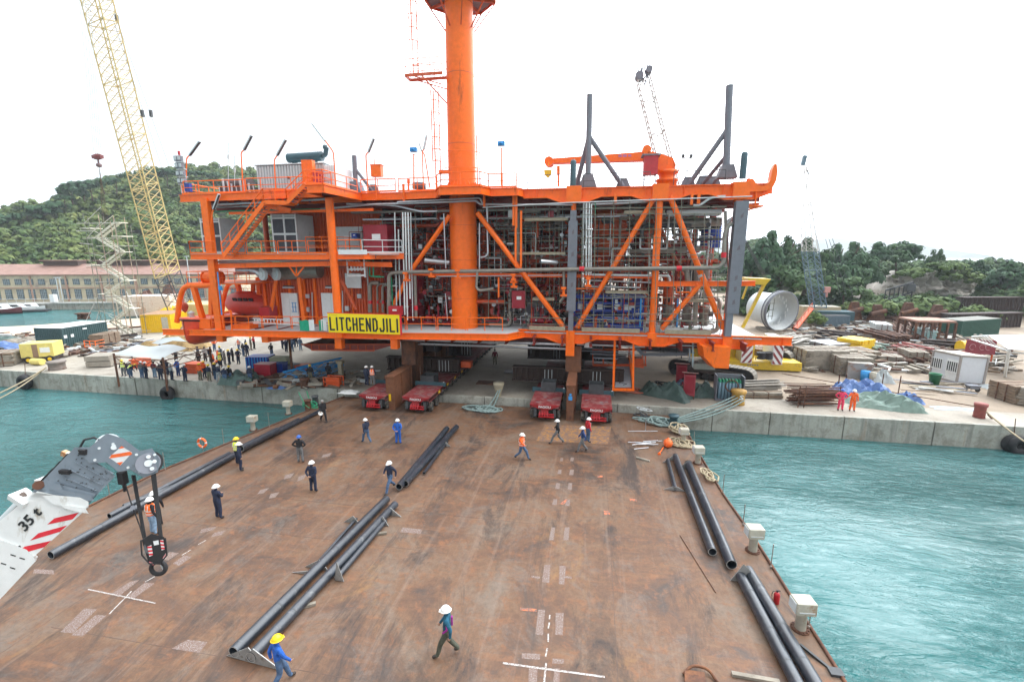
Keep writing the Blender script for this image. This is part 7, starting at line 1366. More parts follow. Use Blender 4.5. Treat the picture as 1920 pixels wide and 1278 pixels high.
# scaffold stair tower
P = Zp(222, 630, gz); t = thing('scaffold_stair_tower', 'pale zigzag scaffold stair tower with cream flights on the left quay', 'stair tower', P); rgS = random.Random(6)
Wd, Dp, nF = 5.6, 3.0, 8; fh = 2.15; pc = mat('cream_stair', (.62, .6, .5), .6); sr = mat('rust_spot_tube', (.4, .3, .22), .6, .3, var=.3)
for k in range(nF):
 z0, z1 = k*fh, (k+1)*fh; x0, x1 = (-1.9, 1.9) if k % 2 else (1.9, -1.9)
 for y in (.6, 1.5): MB().beam(P+Vector((x0, y, z0)), P+Vector((x1, y, z1)), .09, .28).build('stair_stringer', pc, t)
 m = MB(); [m.box(P+Vector((x0+(x1-x0)*(j+.5)/8, 1.05, z0+(z1-z0)*(j+.5)/8)), (.3, .9, .05)) for j in range(8)]; m.beam(P+Vector((x0, .55, z0+1)), P+Vector((x1, .55, z1+1)), .05, .05); m.build('stair_treads', pc, t)
 MB().box(P+Vector((x1*1.3, 1.05, z1)), (1.1, 1.4, .12)).build('landing', pc, t)
for x in (-2.8, -1.9, 0, 1.9, 2.8):
 for y in (0, 2.2): MB().tube(P+Vector((x, y, 0)), P+Vector((x+rgS.uniform(-.1, .1), y, nF*fh+rgS.uniform(-1, 1.8))), .05, 5).build('standard', sr if x in (0, 1.9) else scafm, t)
for k in range(16):
 z = k*1.1+.6; y = 0 if k % 2 else 2.2; MB().tube(P+Vector((-3.2-rgS.random(), y, z)), P+Vector((3.0+rgS.random(), y, z)), .04, 5).build('ledger', rgS.choice([sr, pale, scafm]), t)
 if k % 2: MB().tube(P+Vector((-2.8, 0, z)), P+Vector((rgS.uniform(0, 2.8), 0, z+rgS.uniform(-2, 2.4))), .04, 5).build('diagonal', pale, t)
for a, b in (((-2.8, 6), (-5.5, 2.0)), ((-2.8, 4), (-4.6, 0)), ((2.8, 7), (4.4, 3)), ((-4.5, 16), (-1, 16)), ((-4.2, 14.2), (-1.5, 14))): MB().tube(P+Vector((a[0], 0, a[1])), P+Vector((b[0], -.3, b[1])), .05, 5).build('diagonal', pale, t)
for z, x in ((16.4, -2.6), (10.9, -2.8), (15.2, 2.7)): MB().box(P+Vector((x, .8, z)), (1.8, 1.8, .12)).build('landing', pc, t)
# far quay and factory
FA, FB = Zp(-420, 590, 1.0), Zp(470, 566, 1.0); a_, b_ = Zp(0, 581.5, WZ), Zp(420, 577.5, WZ); a_.z = b_.z = .4; FA = a_+(a_-b_)*1.2; FB = b_
fd = (FB-FA).normalized(); fn = Vector((-fd.y, fd.x, 0)); fn = fn if fn.dot(Vector((-.8, .6, 0))) > 0 else -fn
q = MB(); q.prism([FA+Vector((0, 0, -4)), FB+fd*90+Vector((0, 0, -4)), FB+fd*90+fn*140+Vector((0, 0, -4)), FA+fn*140+Vector((0, 0, -4))], (0, 0, 4)); q.build('far_quay', conwl, kind='structure')
MB().beam(FA-fn*.1+Vector((0, 0, .02)), FB+fd*90-fn*.1+Vector((0, 0, .02)), .6, .25).build('far_quay_kerb', mat('pale_kerb', (.5, .5, .48), .8), kind='structure')
fo = 5.0; W0 = FA+fn*fo; Lf = (FB-FA).length+2; Hf = 7.2; ang = math.atan2(fd.y, fd.x)
cream = mat('factory_render', (.5, .44, .31), .85, var=.15, vs=.4, c2=(.33, .28, .23), f2=.35, s2=.3); tile = mat('roof_tile_red', (.26, .155, .125), .8, var=.2, vs=.8)
t = thing('factory_building', 'long two storey cream factory with red tiled roof on the far quay', 'factory', W0, ang)
def ad3(m, nm, ma, par=None): o = m.build(nm, ma); o.parent = par or t; return o
sgn = 1 if Vector((-math.sin(ang), math.cos(ang), 0)).dot(fn) > 0 else -1
ad3(MB().box((Lf/2, sgn*8, Hf/2), (Lf, 16, Hf)), 'wall', cream); rf = ad3(MB().prism([(-.6, -sgn*.6, Hf), (-.6, sgn*8, Hf+2.6), (-.6, sgn*16.6, Hf)], (Lf+1.2, 0, 0)), 'roof', tile)
ad3(MB().box((Lf/2, -sgn*.1, 3.65), (Lf, .25, .25)).box((Lf/2, -sgn*.1, Hf-.2), (Lf, .3, .3)), 'string_course', mat('pink_plaster', (.4, .26, .2), .85))
n_ = int(Lf/8.6); [ad3(MB().box((x, -sgn*.12, Hf/2), (.4, .3, Hf)), 'pilaster', MATS['pink_plaster']) for x in np.linspace(.2, Lf-.2, n_+1)]
def win(w_, h_):
 fm = MB(); fm.box((0, -sgn*.03, 0), (w_, .08, h_)); fm = fm.mesh('window', mat('window_reveal', (.1, .12, .13), .5)); b_ = MB(); b_.box((0, -sgn*.1, 0), (w_, .06, .07)); [b_.box((x, -sgn*.1, 0), (.06, .06, h_)) for x in (-w_/4, 0, w_/4)]; [b_.box((0, -sgn*.1, z), (w_, .06, .05)) for z in (-h_/4, h_/4)]
 gl = MB(); gl.quad((-w_/2+.08, -sgn*.08, -h_/2+.08), (w_/2-.08, -sgn*.08, -h_/2+.08), (w_/2-.08, -sgn*.08, h_/2-.08), (-w_/2+.08, -sgn*.08, h_/2-.08))
 return fm, b_.mesh('glazing_bars', mat('grey_bars', (.3, .33, .34), .6)), gl.mesh('pane', mat('dusty_pane', (.1, .14, .16), .25, var=.5, vs=1.2))
wu, wl2 = win(1.7, 1.55), win(1.7, 2.7)
nw = int(Lf/2.85)
for i in range(nw):
 x = (i+.5)*Lf/nw
 for me3, z in ((wu, 5.25), (wl2, 1.9)):
  if z < 3 and i in (nw-23, nw-12): continue
  o = inst(me3[0], 'window', t, (x, -sgn*.05, z)); inst(me3[1], 'glazing_bars', o); inst(me3[2], 'pane', o)
ad3(MB().box(((nw-22.5)*Lf/nw, -sgn*.1, 1.7), (3.2, .2, 3.4)), 'loading_door', mat('brown_door', (.13, .06, .05), .8))
for px, w_ in ((15, 9), (140, 14), (265, 12), (370, 12)):
 A = (Zp(px, 573, .4)-FA).dot(fd); mt = ad3(MB().box((A, sgn*8, Hf+2.9), (w_, 3, 1.2)), 'roof_monitor', mat('monitor_dark', (.1, .07, .06), .8)); ad3(MB().box((A, sgn*8, Hf+3.6), (w_+1, 4.4, .2)), 'monitor_roof', tile)
for px in (57, 63, 310, 370): A = (Zp(px, 573, .4)-FA).dot(fd); p = FA+fd*A+fn*2.5; MB().tube(p, p+Vector((0, 0, 6.5 if px < 100 else 12)), .1, 6).box(p+Vector((0, 0, 12 if px > 100 else 6.5)), (1.2, .2, .2)).build('lamp_post', lgrey, org=p, label='pale lamp post on the far quay before the factory, %s from the left' % {57: 'first', 63: 'second', 310: 'third', 370: 'fourth'}[px], cat='lamp post', group='lamp posts on the far quay')
m = MB(); [m.tube(FA+fd*x+fn*.5, FA+fd*x+fn*.5+Vector((0, 0, 1.1)), .05, 4) for x in np.arange(0, Lf, 2.2)]; m.tube(FA+fn*.5+Vector((0, 0, 1.1)), FB+fn*.5+Vector((0, 0, 1.1)), .05, 4); m.build('quay_railing', lgrey, org=FA, label='thin pale railing along the far quay before the factory', cat='railing')
p = Zp(96, 569, .4)+fn; MB().box(p+Vector((0, 0, 1.3)), (1.3, 1, 2)).build('white_kiosk', white, org=p, label='small white kiosk on the far quay before the factory', cat='kiosk')
# pale rusty pontoon wall on the pier, plus dark thatch heap
A, B = Zp(228, 592, gz), Zp(318, 590, gz); t = thing('pale_pontoon', 'pale rust streaked steel pontoon standing behind the scaffold tower', 'pontoon', A); pr = mat('pale_rusted_plate', (.58, .5, .42), .75, var=.1, c2=(.42, .2, .09), f2=.3, s2=.5, str2=(1, 1, .4)); MB().beam(A+Vector((0, 2, 2)), B+Vector((0, 2, 2)), 5, 4).build('hull', pr, t); m = MB(); [m.box(A.lerp(B, k/9)+Vector((0, -.6, 2)), (.15, .15, 4)) for k in range(10)]; m.build('rib', pr, t)
heap(300, 578, 16, 6, 4.5, mat('brown_scrap', (.16, .08, .06), .9, var=.4), 'brown scrap heap behind the lattice boom foot', 'scrap_heap', 'heap', 61, fold=.3); heap(345, 590, 14, 6, 2.5, yellow, 'yellow machine parts under sheets behind the davit', 'machine_parts', 'machine parts', 62, fold=.3); heap(330, 612, 7, 4, 1.4, grime, 'grey gear heap beside the yellow container', 'gear_heap', 'heap', 63, fold=.3)
# boats
def boat(px, py, L_, h_, hull, top, label, rz=0):
 P = Zp(px, py, WZ); t = thing('motor_boat', label, 'boat', P, rz, 'boats moored at the far quay'); rows = []
 for k, (x, hw, zg) in enumerate([(-.5, .8, .75), (-.3, 1, .75), (.1, 1, .8), (.35, .7, .95), (.5, .05, 1.1)]): rows.append([Vector((x*L_, hw*L_*.14*math.sin(a), zg*h_*(1-math.cos(a)**.7*(1.0)) if abs(a) < 1.5 else zg*h_)) for a in np.linspace(-PI/2, PI/2, 9)])
 o = loft(rows, 'hull', hull, None); o.parent = t; o = MB().add([r[0] for r in rows]+[r[-1] for r in rows[::-1]], [list(range(10))]).build('deck', white); o.parent = t
 o = MB().prism([(-.3*L_, -.1*L_, .75*h_), (.18*L_, -.08*L_, .8*h_), (.05*L_, -.07*L_, 1.5*h_), (-.25*L_, -.09*L_, 1.5*h_)], (0, .2*L_, 0)).build('cabin', top); o.parent = t
 o = MB().prism([(-.2*L_, -.102*L_, 1.05*h_), (.1*L_, -.09*L_, 1.05*h_), (.05*L_, -.085*L_, 1.35*h_), (-.2*L_, -.1*L_, 1.35*h_)], (0, .01, 0)).build('cabin_window', black); o.parent = t
boat(4, 588, 9, 1.5, mat('boat_maroon', (.14, .03, .035), .3), white, 'motor boat with dark red hull at the far left water edge', .3); boat(34, 584, 8, 1.3, white, lgrey, 'white motor boat right of the dark red hulled one', .4); boat(60, 582, 7, 1.2, white, white, 'small white boat by the low jetty', .2)
A, B = Zp(48, 582, WZ+.4), Zp(92, 581, WZ+.4); MB().beam(A, B, 2, .4).build('low_jetty', dgrey, org=A, label='low dark floating jetty beside the small white boats', cat='jetty')
boat(452, 566, 12, 2.2, white, white, 'white cabin cruiser glimpsed between the davit frame and the orange wall', 0); boat(476, 567, 12, 2.0, blue, sky_blue, 'blue boat glimpsed right of the white cabin cruiser', 0)
for px in (152, 163): P = Zp(px, 598, gz); MB().lathe([(.01, 0), (.6, 0), (.5, .3), (.5, .9), (.8, 1.0), (.8, 1.2), (.01, 1.25)], P, 12).build('bollard', rust, org=P, label='dark bollard on the tan pier edge, %s of two' % ('left' if px < 155 else 'right'), cat='bollard', group='bollards on the tan pier edge')
# ================================================================== FOREGROUND CRANE BOOM (lower left)
DB = 12.2
def B3(px, py, dd=0): return Cp(px, py, DB+dd)
t = thing('mobile_crane_boom', 'white and grey telescopic crane boom with striped markings entering from the lower left', 'crane boom', B3(150, 950))
bw = mat('boom_white', (.72, .74, .73), .35, var=.05, c2=(.42, .38, .31), f2=.2, s2=2.5, coat=.2, str2=(1, 1, .35)); bg_ = mat('boom_grey', (.19, .23, .27), .5, var=.1, c2=(.1, .11, .12), f2=.15, s2=2)
fwv = ray(120, 930).normalized()
def slab(pts, dd, th, ma, nm, par=t):
 F1 = [B3(a, b, dd) for a, b in pts]; return MB().prism(F1, fwv*th).build(nm, ma, par)
slab([(-420, 1330), (60, 925), (90, 930), (166, 950), (-110, 1200), (-330, 1440)], 0, .8, bw, 'outer_section')
slab([(-420, 1325), (-300, 1452), (-110, 1212), (-5, 1128), (68, 1050), (50, 1030), (-10, 1008)], -.05, 1.1, bw, 'boom_collar')
slab([(58, 930), (60, 922), (75, 926), (100, 945), (155, 957), (166, 948), (166, 940), (150, 932), (105, 928), (70, 920)], -.06, 1.1, bw, 'boom_collar')
slab([(60, 922), (140, 838), (216, 892), (166, 944), (110, 930)], .08, .8, bg_, 'inner_section')
slab([(78, 928), (100, 905), (180, 925), (172, 938), (160, 944)], .0, 1.0, bg_, 'section_collar')
slab([(92, 915), (112, 905), (118, 918), (170, 928), (176, 938), (150, 940)], -.04, 1.05, bg_, 'wear_block')
# stripes
def decal(pts, ma, nm, dd=-.006, par=None): return MB().add([B3(a, b, dd) for a, b in pts], [list(range(len(pts)))]).build(nm, ma, par or t)
for pts in ([(88, 983), (102, 971), (148, 960), (136, 973)], [(56, 1013), (72, 999), (126, 984), (113, 996)], [(32, 1034), (46, 1024), (96, 1013), (83, 1025), (38, 1038)]): decal(pts, redmk, 'red_stripe')
cu_rot = camo.rotation_euler.copy(); bd_ = (B3(150, 838)-B3(0, 990)).normalized()
me, (a_, b_) = text_mesh('35 t', 1.0, off=.02); me.materials.clear(); me.materials.append(inkm)
P = B3(56, 972, -.02); R3 = Matrix((_rt*math.cos(.84)+_up*math.sin(.84), -_rt*math.sin(.84)+_up*math.cos(.84), -_fw)).transposed()
o = inst(me, 'load_lettering', t, P-t.location, R3.to_euler(), (.68/a_, .3/b_, 1))
for px, py in ((23, 1041), (40, 1047), (5, 1057), (22, 1065)): decal([(px-4, py-1), (px-3, py-3), (px+7, py), (px+6, py+2)], inkm, 'slot_mark', -.056)
m = MB(); m.tube(B3(38, 1025, -.01), B3(38, 1025, .0), .05, 12); m.build('plug', inkm, t)
# head
slab([(140, 838), (168, 838), (200, 812), (232, 822), (262, 845), (285, 840), (300, 860), (296, 885), (270, 895), (245, 880), (222, 884), (200, 866), (168, 868)], -.02, .12, bg_, 'head_plate'); slab([(140, 838), (168, 838), (200, 812), (232, 822), (262, 845), (285, 840), (300, 860), (296, 885), (270, 895), (245, 880), (222, 884), (200, 866), (168, 868)], .75, .12, bg_, 'head_plate')
slab([(150, 850), (175, 842), (205, 820), (228, 830), (222, 870), (190, 862)], .1, .65, bg_, 'head_core')
sign_ = [(205, 856), (226, 836), (250, 850), (226, 872)]; decal([(204, 857), (228, 836), (248, 848), (226, 872)], white, 'chevron_plate', -.026)
for q_ in ([(205, 859), (209, 852), (244, 846), (248, 850), (244, 853)], [(222, 841), (228, 836), (234, 839)], [(219, 867), (231, 865), (225, 872)]): decal(q_, orgmk, 'chevron_stripe', -.03)
sp_ = B3(278, 868, -.12); m = MB(); m.tube(sp_, sp_+fwv*.09, .27, 28); m.build('sheave', ygrey, t); m = MB(); m.tube(sp_-fwv*.02, sp_+fwv*.1, .09, 14); [m.tube(sp_-fwv*.012+(_rt*math.cos(a)+_up*math.sin(a))*.17, sp_+(_rt*math.cos(a)+_up*math.sin(a))*.17, .05, 10) for a in np.arange(.3, 6.5, 1.256)]; m.build('sheave_hub', lgrey, t)
for d3 in (.2, .4, .6): MB().tube(B3(278, 868, d3), B3(278, 868, d3+.06), .33, 24).build('sheave', black, t)
ts = B3(203, 832, .3); MB().tube(ts, ts+fwv*.1, .28, 24).build('top_sheave', lgrey, t); P = B3(214, 838, -.05); MB().tube(P, P+fwv*.1, .07, 12).build('pin', lgrey, t)
# fittings on the boom top
m = MB(); m.beam(B3(118, 848, .2), B3(186, 878, .2), .12, .14); m.build('rod', mat('rust_white_rod', (.55, .48, .4), .6, c2=(.4, .18, .06), f2=.4, s2=3), t); m = MB(); m.box(B3(85, 905, .3), (.25, .3, .3)); m.prism([B3(68, 908, .1), B3(98, 901, .1), B3(100, 912, .1), B3(90, 920, .1)], fwv*.15); m.build('pulley_bracket', bw, t); MB().tube(B3(72, 909, .0), B3(72, 909, .35), .12, 14).build('guide_roller', rust, t)
m = MB(); m.path([B3(70, 905, .3), B3(110, 880, .3), B3(145, 850, .3), B3(190, 828, .3)], .018, 5); m.path([B3(225, 828, .3), B3(262, 848, .3)], .018, 5); m.path([B3(0, 1005, .1), B3(75, 915, .3), B3(185, 832, .3)], .018, 5); m.path([B3(-60, 1045, .3), B3(60, 930, .3)], .018, 5); m.build('hoist_rope', black, t)
m = MB(); m.path([B3(100, 895, .2), B3(125, 890, .2), B3(130, 875, .2), B3(145, 868, .2)], .05, 8); m.path([B3(40, 925, .1), B3(52, 935, .1), B3(20, 965, .2), B3(-20, 1000, .2)], .07, 8); m.build('hydraulic_hose', mat('hose_brown', (.16, .12, .1), .6), t); m = MB(); m.tube(B3(-30, 1010, .6), B3(45, 933, .6), .1, 10); m.build('luffing_tube', lgrey, t); m = MB(); m.box(B3(45, 933, .1), (.5, .4, .14), R=Matrix.Rotation(.5, 3, 'Y')); m.build('end_fitting', bw, t)
m = MB(); m.prism([B3(112, 945, -.1), B3(160, 952, -.1), B3(166, 962, -.1), B3(150, 960, -.1), B3(120, 952, -.1)], fwv*.1); m.build('rim_plate', bw, t)
m = MB(); rgb = random.Random(4)
for _ in range(46): P = B3(rgb.uniform(150, 215), rgb.uniform(0, 1), -.0); u, v = rgb.random(), rgb.random(); P = B3(98, 908, .07).lerp(B3(150, 848, .07), u).lerp(B3(172, 930, .07).lerp(B3(214, 888, .07), u), v); m.tube(P, P-fwv*.02, .018, 6)
m.build('bolt_heads', dgrey, t, kind='stuff'); m = MB()
for k in range(5): m.beam(B3(108, 908, .06).lerp(B3(150, 850, .06), k/4), B3(172, 930, .06).lerp(B3(212, 888, .06), k/4), .035, .03)
m.build('stiffener', bg_, t); m = MB()
for k in range(4): m.path([B3(60+k*9, 918-k*7, .15), B3(84+k*14, 893-k*14, .12), B3(112+k*12, 874-k*9, .12), B3(128+k*13, 862-k*6, .2)], .018, 6)
m.path([B3(150, 838, .2), B3(158, 824, .2), B3(176, 820, .2), B3(190, 826, .2)], .03, 6); m.box(B3(158, 846, .0), (.2, .15, .14)); m.box(B3(122, 884, .03), (.3, .1, .1)); m.build('service_lines', black, t)
m = MB(); [m.tube(B3(a, b, -.04), B3(a, b, .0), .035, 10) for a, b in ((150, 846), (186, 840), (212, 832), (256, 852), (262, 884), (178, 862), (240, 876), (290, 852))]; m.build('pin_heads', lgrey, t)
# falls and hook block
t = thing('crane_hook_block', 'black hook block with red and white striped plates hanging from the grey boom head', 'hook block', B3(290, 1035))
m = MB()
for k in range(4): m.tube(B3(247+k*2, 890, .1+.1*k), B3(270+k*1.5, 1012, .15+.05*k), .014, 5)
for k in range(5): m.tube(B3(283+k*2, 882, .1+.1*k), B3(299+k*1.5, 1010, .15+.05*k), .014, 5)
m.path([B3(233, 900, .2), B3(245, 940, .2), B3(262, 985, .1), B3(272, 1020, .1)], .016, 5); m.build('fall_rope', black, t)
P = B3(230, 895, .2); m = MB(); m.box(P, (.18, .15, .35)); m.tube(P-Vector((0, 0, .15)), P-Vector((0, 0, .4)), .04, 6); m.build('limit_weight', black, t); P = B3(249, 951, .1); m = MB(); m.tube(P-fwv*.05, P+fwv*.05, .06, 12); m.build('limit_ring', ygrey, t)
slab([(266, 1012), (284, 1000), (308, 1006), (314, 1040), (298, 1056), (278, 1052)], .0, .06, black, 'side_plate', t); slab([(266, 1012), (284, 1000), (308, 1006), (314, 1040), (298, 1056), (278, 1052)], .5, .06, black, 'side_plate', t)
m = MB(); [m.tube(B3(289, 1022, .1+.13*k), B3(289, 1022, .16+.13*k), .22, 20) for k in range(3)]; m.build('sheave', dgrey, t); m = MB(); m.path([B3(264, 1012, -.02), B3(266, 1040, -.02), B3(280, 1056, -.02), B3(300, 1056, -.02), B3(313, 1040, -.02), B3(310, 1008, -.02)], .02, 6); m.build('guard_rod', black, t)
for pts in ([(276, 1024), (284, 1021), (287, 1040), (280, 1043)], [(300, 1012), (306, 1011), (309, 1029), (303, 1031)], [(280, 1052), (290, 1056), (288, 1059), (277, 1055)], [(305, 1045), (311, 1036), (313, 1040), (307, 1050)]):
 decal(pts, white, 'striped_plate', -.012, t)
 A, B, C_, D_ = [B3(a, b, -.016) for a, b in pts]; m = MB(); [m.add([A.lerp(D_, u), B.lerp(C_, min(1, u+.12)), B.lerp(C_, min(1, u+.3)), A.lerp(D_, min(1, u+.18))], [(0, 1, 2, 3)]) for u in (.0, .36, .7)]; m.build('red_bar', redmk, t)
decal([(287, 1014), (297, 1012), (298, 1020), (289, 1022)], white, 'data_plate', -.012, t)
m = MB(); c_ = B3(297, 1064, .25); m.path([B3(297, 1050, .25)]+[c_+_rt*math.cos(a)*.2+_up*math.sin(a)*.17 for a in np.linspace(1.5, -4.2, 16)], .055, 10); m.build('hook', black, t); m = MB(); m.tube(B3(298, 1050, .25), B3(306, 1066, .25), .02, 6); m.build('safety_latch', lgrey, t)
# ================================================================== VEGETATION
def leaf_m(name, a, b, c):
 m, n, l, bs = nodes_mat(name); v = tmap(n, l, (1, 1, 1)); x = tramp(n, l, tnoise(n, l, v, .11, 6, .7), [(.34, a), (.52, b), (.7, c)]); f = tramp(n, l, tnoise(n, l, v, 1.1, 4, .7), [(.3, (.3, .3, .3)), (.7, (.7, .7, .7))])
 l(tmix(n, l, .8, x, f, 'OVERLAY'), bs.inputs['Base Color']); bs.inputs['Roughness'].default_value = .7; bs.inputs['Specular IOR Level'].default_value = .25; return m
lf_hill = leaf_m('hill_foliage', (.035, .08, .025), (.09, .135, .035), (.19, .21, .06)); lf_dark = leaf_m('pine_foliage', (.022, .062, .032), (.042, .095, .042), (.075, .13, .05)); lf_mid = leaf_m('broadleaf_foliage', (.03, .075, .028), (.06, .115, .04), (.11, .16, .055)); lf_light = leaf_m('bush_foliage', (.05, .1, .025), (.09, .14, .035), (.14, .18, .05))
bark = mat('bark', (.09, .065, .045), .9, var=.3)
def crown_arr(n, R_, Hc, leaf, seed, shape='round', nc=22, spread=.3):
 g = np.random.default_rng(seed)
 d_ = g.normal(size=(nc, 3)); d_ /= np.linalg.norm(d_, axis=1)[:, None]; d_[:, 2] = np.abs(d_[:, 2])*1.1-.25; rr = g.uniform(.45, 1, nc)
 C_ = d_*rr[:, None]*np.array([R_, R_, Hc/2])
 if shape == 'cone': k = np.clip(1-(C_[:, 2]+Hc/2)/Hc, .12, 1)**.8; C_[:, 0] *= k*1.3; C_[:, 1] *= k*1.3
 if shape == 'flat': C_[:, 2] = C_[:, 2]*.5+Hc*.15
 idx = g.integers(0, nc, n); cs_ = g.uniform(.5, 1.3, nc)
 o_ = g.normal(size=(n, 3)); o_ /= np.linalg.norm(o_, axis=1)[:, None]; o_ *= (g.random(n)**.4)[:, None]*R_*spread*cs_[idx][:, None]; o_[:, 2] *= .72
 P = C_[idx]+o_; P[:, 2] += Hc/2
 a = g.normal(size=(n, 3)); a /= np.linalg.norm(a, axis=1)[:, None]; up = o_/(np.linalg.norm(o_, axis=1)[:, None]+1e-6)+np.array([0, 0, .5])
 t1 = np.cross(a, up); t1 /= np.linalg.norm(t1, axis=1)[:, None]+1e-9; t2 = np.cross(up, t1); t2 /= np.linalg.norm(t2, axis=1)[:, None]+1e-9
 s = leaf*g.uniform(.6, 1.3, n)[:, None]
 V = np.stack([P-t1*s*.5-t2*s*.35, P+t1*s*.5-t2*s*.3, P+t1*s*.35+t2*s*.4, P-t1*s*.4+t2*s*.35], 1); return V.reshape(-1, 3)
def mesh_np(name, V, ma):
 nv = len(V); nf = nv//4; me = bpy.data.meshes.new(name); me.vertices.add(nv); me.vertices.foreach_set('co', V.astype(np.float32).ravel()); me.loops.add(nv); me.loops.foreach_set('vertex_index', np.arange(nv, dtype=np.int32)); me.polygons.add(nf); me.polygons.foreach_set('loop_start', np.arange(0, nv, 4, dtype=np.int32)); me.update(calc_edges=True); me.materials.append(ma); return me
# hill wood: one mass
g = np.random.default_rng(5); hv = np.array([tuple(v) for v in HV[:HN*15]]).reshape(15, HN, 3); parts = []; bases = [crown_arr(430, 3.3, 4.6, .85, s, nc=11, spread=.4) for s in range(6)]
for k in range(1500):
 i = g.uniform(2.2, HN-4.2); j = 14*g.random()**.85; i0, j0 = int(i), min(13, int(j)); fi, fj = i-i0, j-j0
 p = (hv[j0, i0]*(1-fi)+hv[j0, i0+1]*fi)*(1-fj)+(hv[j0+1, i0]*(1-fi)+hv[j0+1, i0+1]*fi)*fj
 a = g.uniform(0, 6.28); s = g.uniform(.65, 1.35)*(1.0+.2*j/14); c_, s_ = math.cos(a)*s, math.sin(a)*s; b_ = bases[k % 6]
 parts.append(np.stack([b_[:, 0]*c_-b_[:, 1]*s_, b_[:, 0]*s_+b_[:, 1]*c_, b_[:, 2]*s], 1)+p+np.array([0, 0, -.6]))
o = bpy.data.objects.new('hillside_wood', mesh_np('hillside_wood', np.concatenate(parts), lf_hill)); COL.objects.link(o); tag(o, 'dense mixed green wood covering the hill behind the factory', 'wood', kind='stuff')
# tree prototypes (crown meshes shared)
CR = {'pine': [mesh_np('crown', crown_arr(2600, 3.6, 9, .5, 50+s, 'cone', 34, .3), lf_dark) for s in range(3)], 'broad': [mesh_np('crown', crown_arr(3400, 4.2, 8.5, .5, 60+s, 'round', 40, .3), lf_mid) for s in range(3)], 'dark': [mesh_np('crown', crown_arr(3400, 4.6, 8, .48, 70+s, 'round', 44, .28), lf_dark) for s in range(2)], 'ridge': [mesh_np('crown', crown_arr(500, 3.4, 5.2, 1.0, 80+s, 'flat', 12, .35), lf_dark) for s in range(3)], 'bush': [mesh_np('crown', crown_arr(900, 1.8, 2.4, .4, 90+s, 'round', 16, .4), lf_light) for s in range(3)]}
def trunk_mesh(h, r, seed):
 rg = random.Random(seed); m = MB(); m.tube((0, 0, 0), (.1, 0, h*.55), r, 8, r*.7, cap=False); m.tube((.1, 0, h*.55), (0, .1, h), r*.7, 7, r*.25, cap=False)
 for k in range(6): z = h*rg.uniform(.4, .85); a = rg.uniform(0, 6.3); m.tube((.05, 0, z), (math.cos(a)*h*.22, math.sin(a)*h*.22, z+h*.16), r*.35, 5, r*.1, cap=False)
 return m.mesh('trunk', bark)
TM = {k: [trunk_mesh(1.0, .035, s) for s in range(2)] for k in ('pine', 'broad', 'dark', 'ridge')}
DIM = {'pine': 9, 'broad': 8.5, 'dark': 8, 'ridge': 5.2, 'bush': 2.4}
def tree(P, kind, h, wd, label, group, i, clear=.3):
 t = thing('%s_tree' % {'pine': 'pine', 'broad': 'broadleaf', 'dark': 'oak', 'ridge': 'pine'}[kind] if kind != 'bush' else 'bush', label, 'tree' if kind != 'bush' else 'bush', P, group=group); rz = i*1.7
 if kind != 'bush': inst(TM[kind][i % 2], 'trunk', t, (0, 0, 0), (0, 0, rz), (h*.85, h*.85, h*.85)); z = h*clear
 else: z = 0
 me = CR[kind][i % len(CR[kind])]; W0_ = {'pine': 7.5, 'broad': 9.5, 'dark': 10, 'ridge': 7.5, 'bush': 4}[kind]
 inst(me, 'crown', t, (0, 0, z), (0, 0, rz), (wd/W0_, wd/W0_, (h-z)/DIM[kind])); return t
# ridge pines on the skyline
rp = [(10, 410, 9), (38, 402, 8), (66, 398, 9), (92, 388, 12), (100, 392, 8), (120, 380, 11), (140, 368, 8), (152, 352, 13), (172, 345, 11), (190, 342, 10), (214, 338, 8), (236, 336, 8), (262, 328, 7), (290, 325, 8), (312, 322, 9), (330, 320, 9), (352, 322, 8), (372, 322, 7), (395, 324, 7), (420, 326, 8), (450, 332, 8)]
for i, (px, py, wd) in enumerate(rp):
 r = ray(px, 470); hz = Vector((r.x, r.y, 0)).normalized(); r2 = ray(px, py); z = H+r2.z/Vector((r2.x, r2.y)).length*296; base = hz*296; h = wd*.95
 tree(Vector((base.x, base.y, z-h*.9)), 'ridge', h, wd*1.05, 'dark pine on the hill skyline, %s from the left' % ['first', 'second', 'third', 'fourth', 'fifth', 'sixth', 'seventh', 'eighth', 'ninth', 'tenth', 'eleventh', 'twelfth', 'thirteenth', 'fourteenth', 'fifteenth', 'sixteenth', 'seventeenth', 'eighteenth', 'nineteenth', 'twentieth', 'twenty first'][i], 'pines on the left hill skyline', i)
# right bank: low green rise, cliff, trees
rise = [(1250, 500), (1380, 478), (1410, 462), (1440, 470), (1500, 490), (1600, 500), (1700, 505), (1800, 500), (1880, 505), (1960, 510), (2100, 505), (2500, 500)]
RV, RN = hill('right_rise', rise, 165, 225, mat('rise_soil', (.12, .13, .06), .95, var=.3, vs=.2), 8, 1.4, .5, 7, .8)
rp_ = []
rv = np.array([tuple(v) for v in RV[:RN*9]]).reshape(9, RN, 3); bb = [crown_arr(420, 2.4, 3.4, .6, 20+s, nc=9, spread=.42) for s in range(4)]
for k in range(520):
 i = g.uniform(.5, RN-1.6); j = 8*g.random(); i0, j0 = int(i), min(7, int(j)); fi, fj = i-i0, j-j0; p = (rv[j0, i0]*(1-fi)+rv[j0, i0+1]*fi)*(1-fj)+(rv[j0+1, i0]*(1-fi)+rv[j0+1, i0+1]*fi)*fj; s = g.uniform(.6, 1.6); a = g.uniform(0, 6); b_ = bb[k % 4]; rp_.append(np.stack([(b_[:, 0]*math.cos(a)-b_[:, 1]*math.sin(a))*s, (b_[:, 0]*math.sin(a)+b_[:, 1]*math.cos(a))*s, b_[:, 2]*s], 1)+p-np.array([0, 0, .4]))
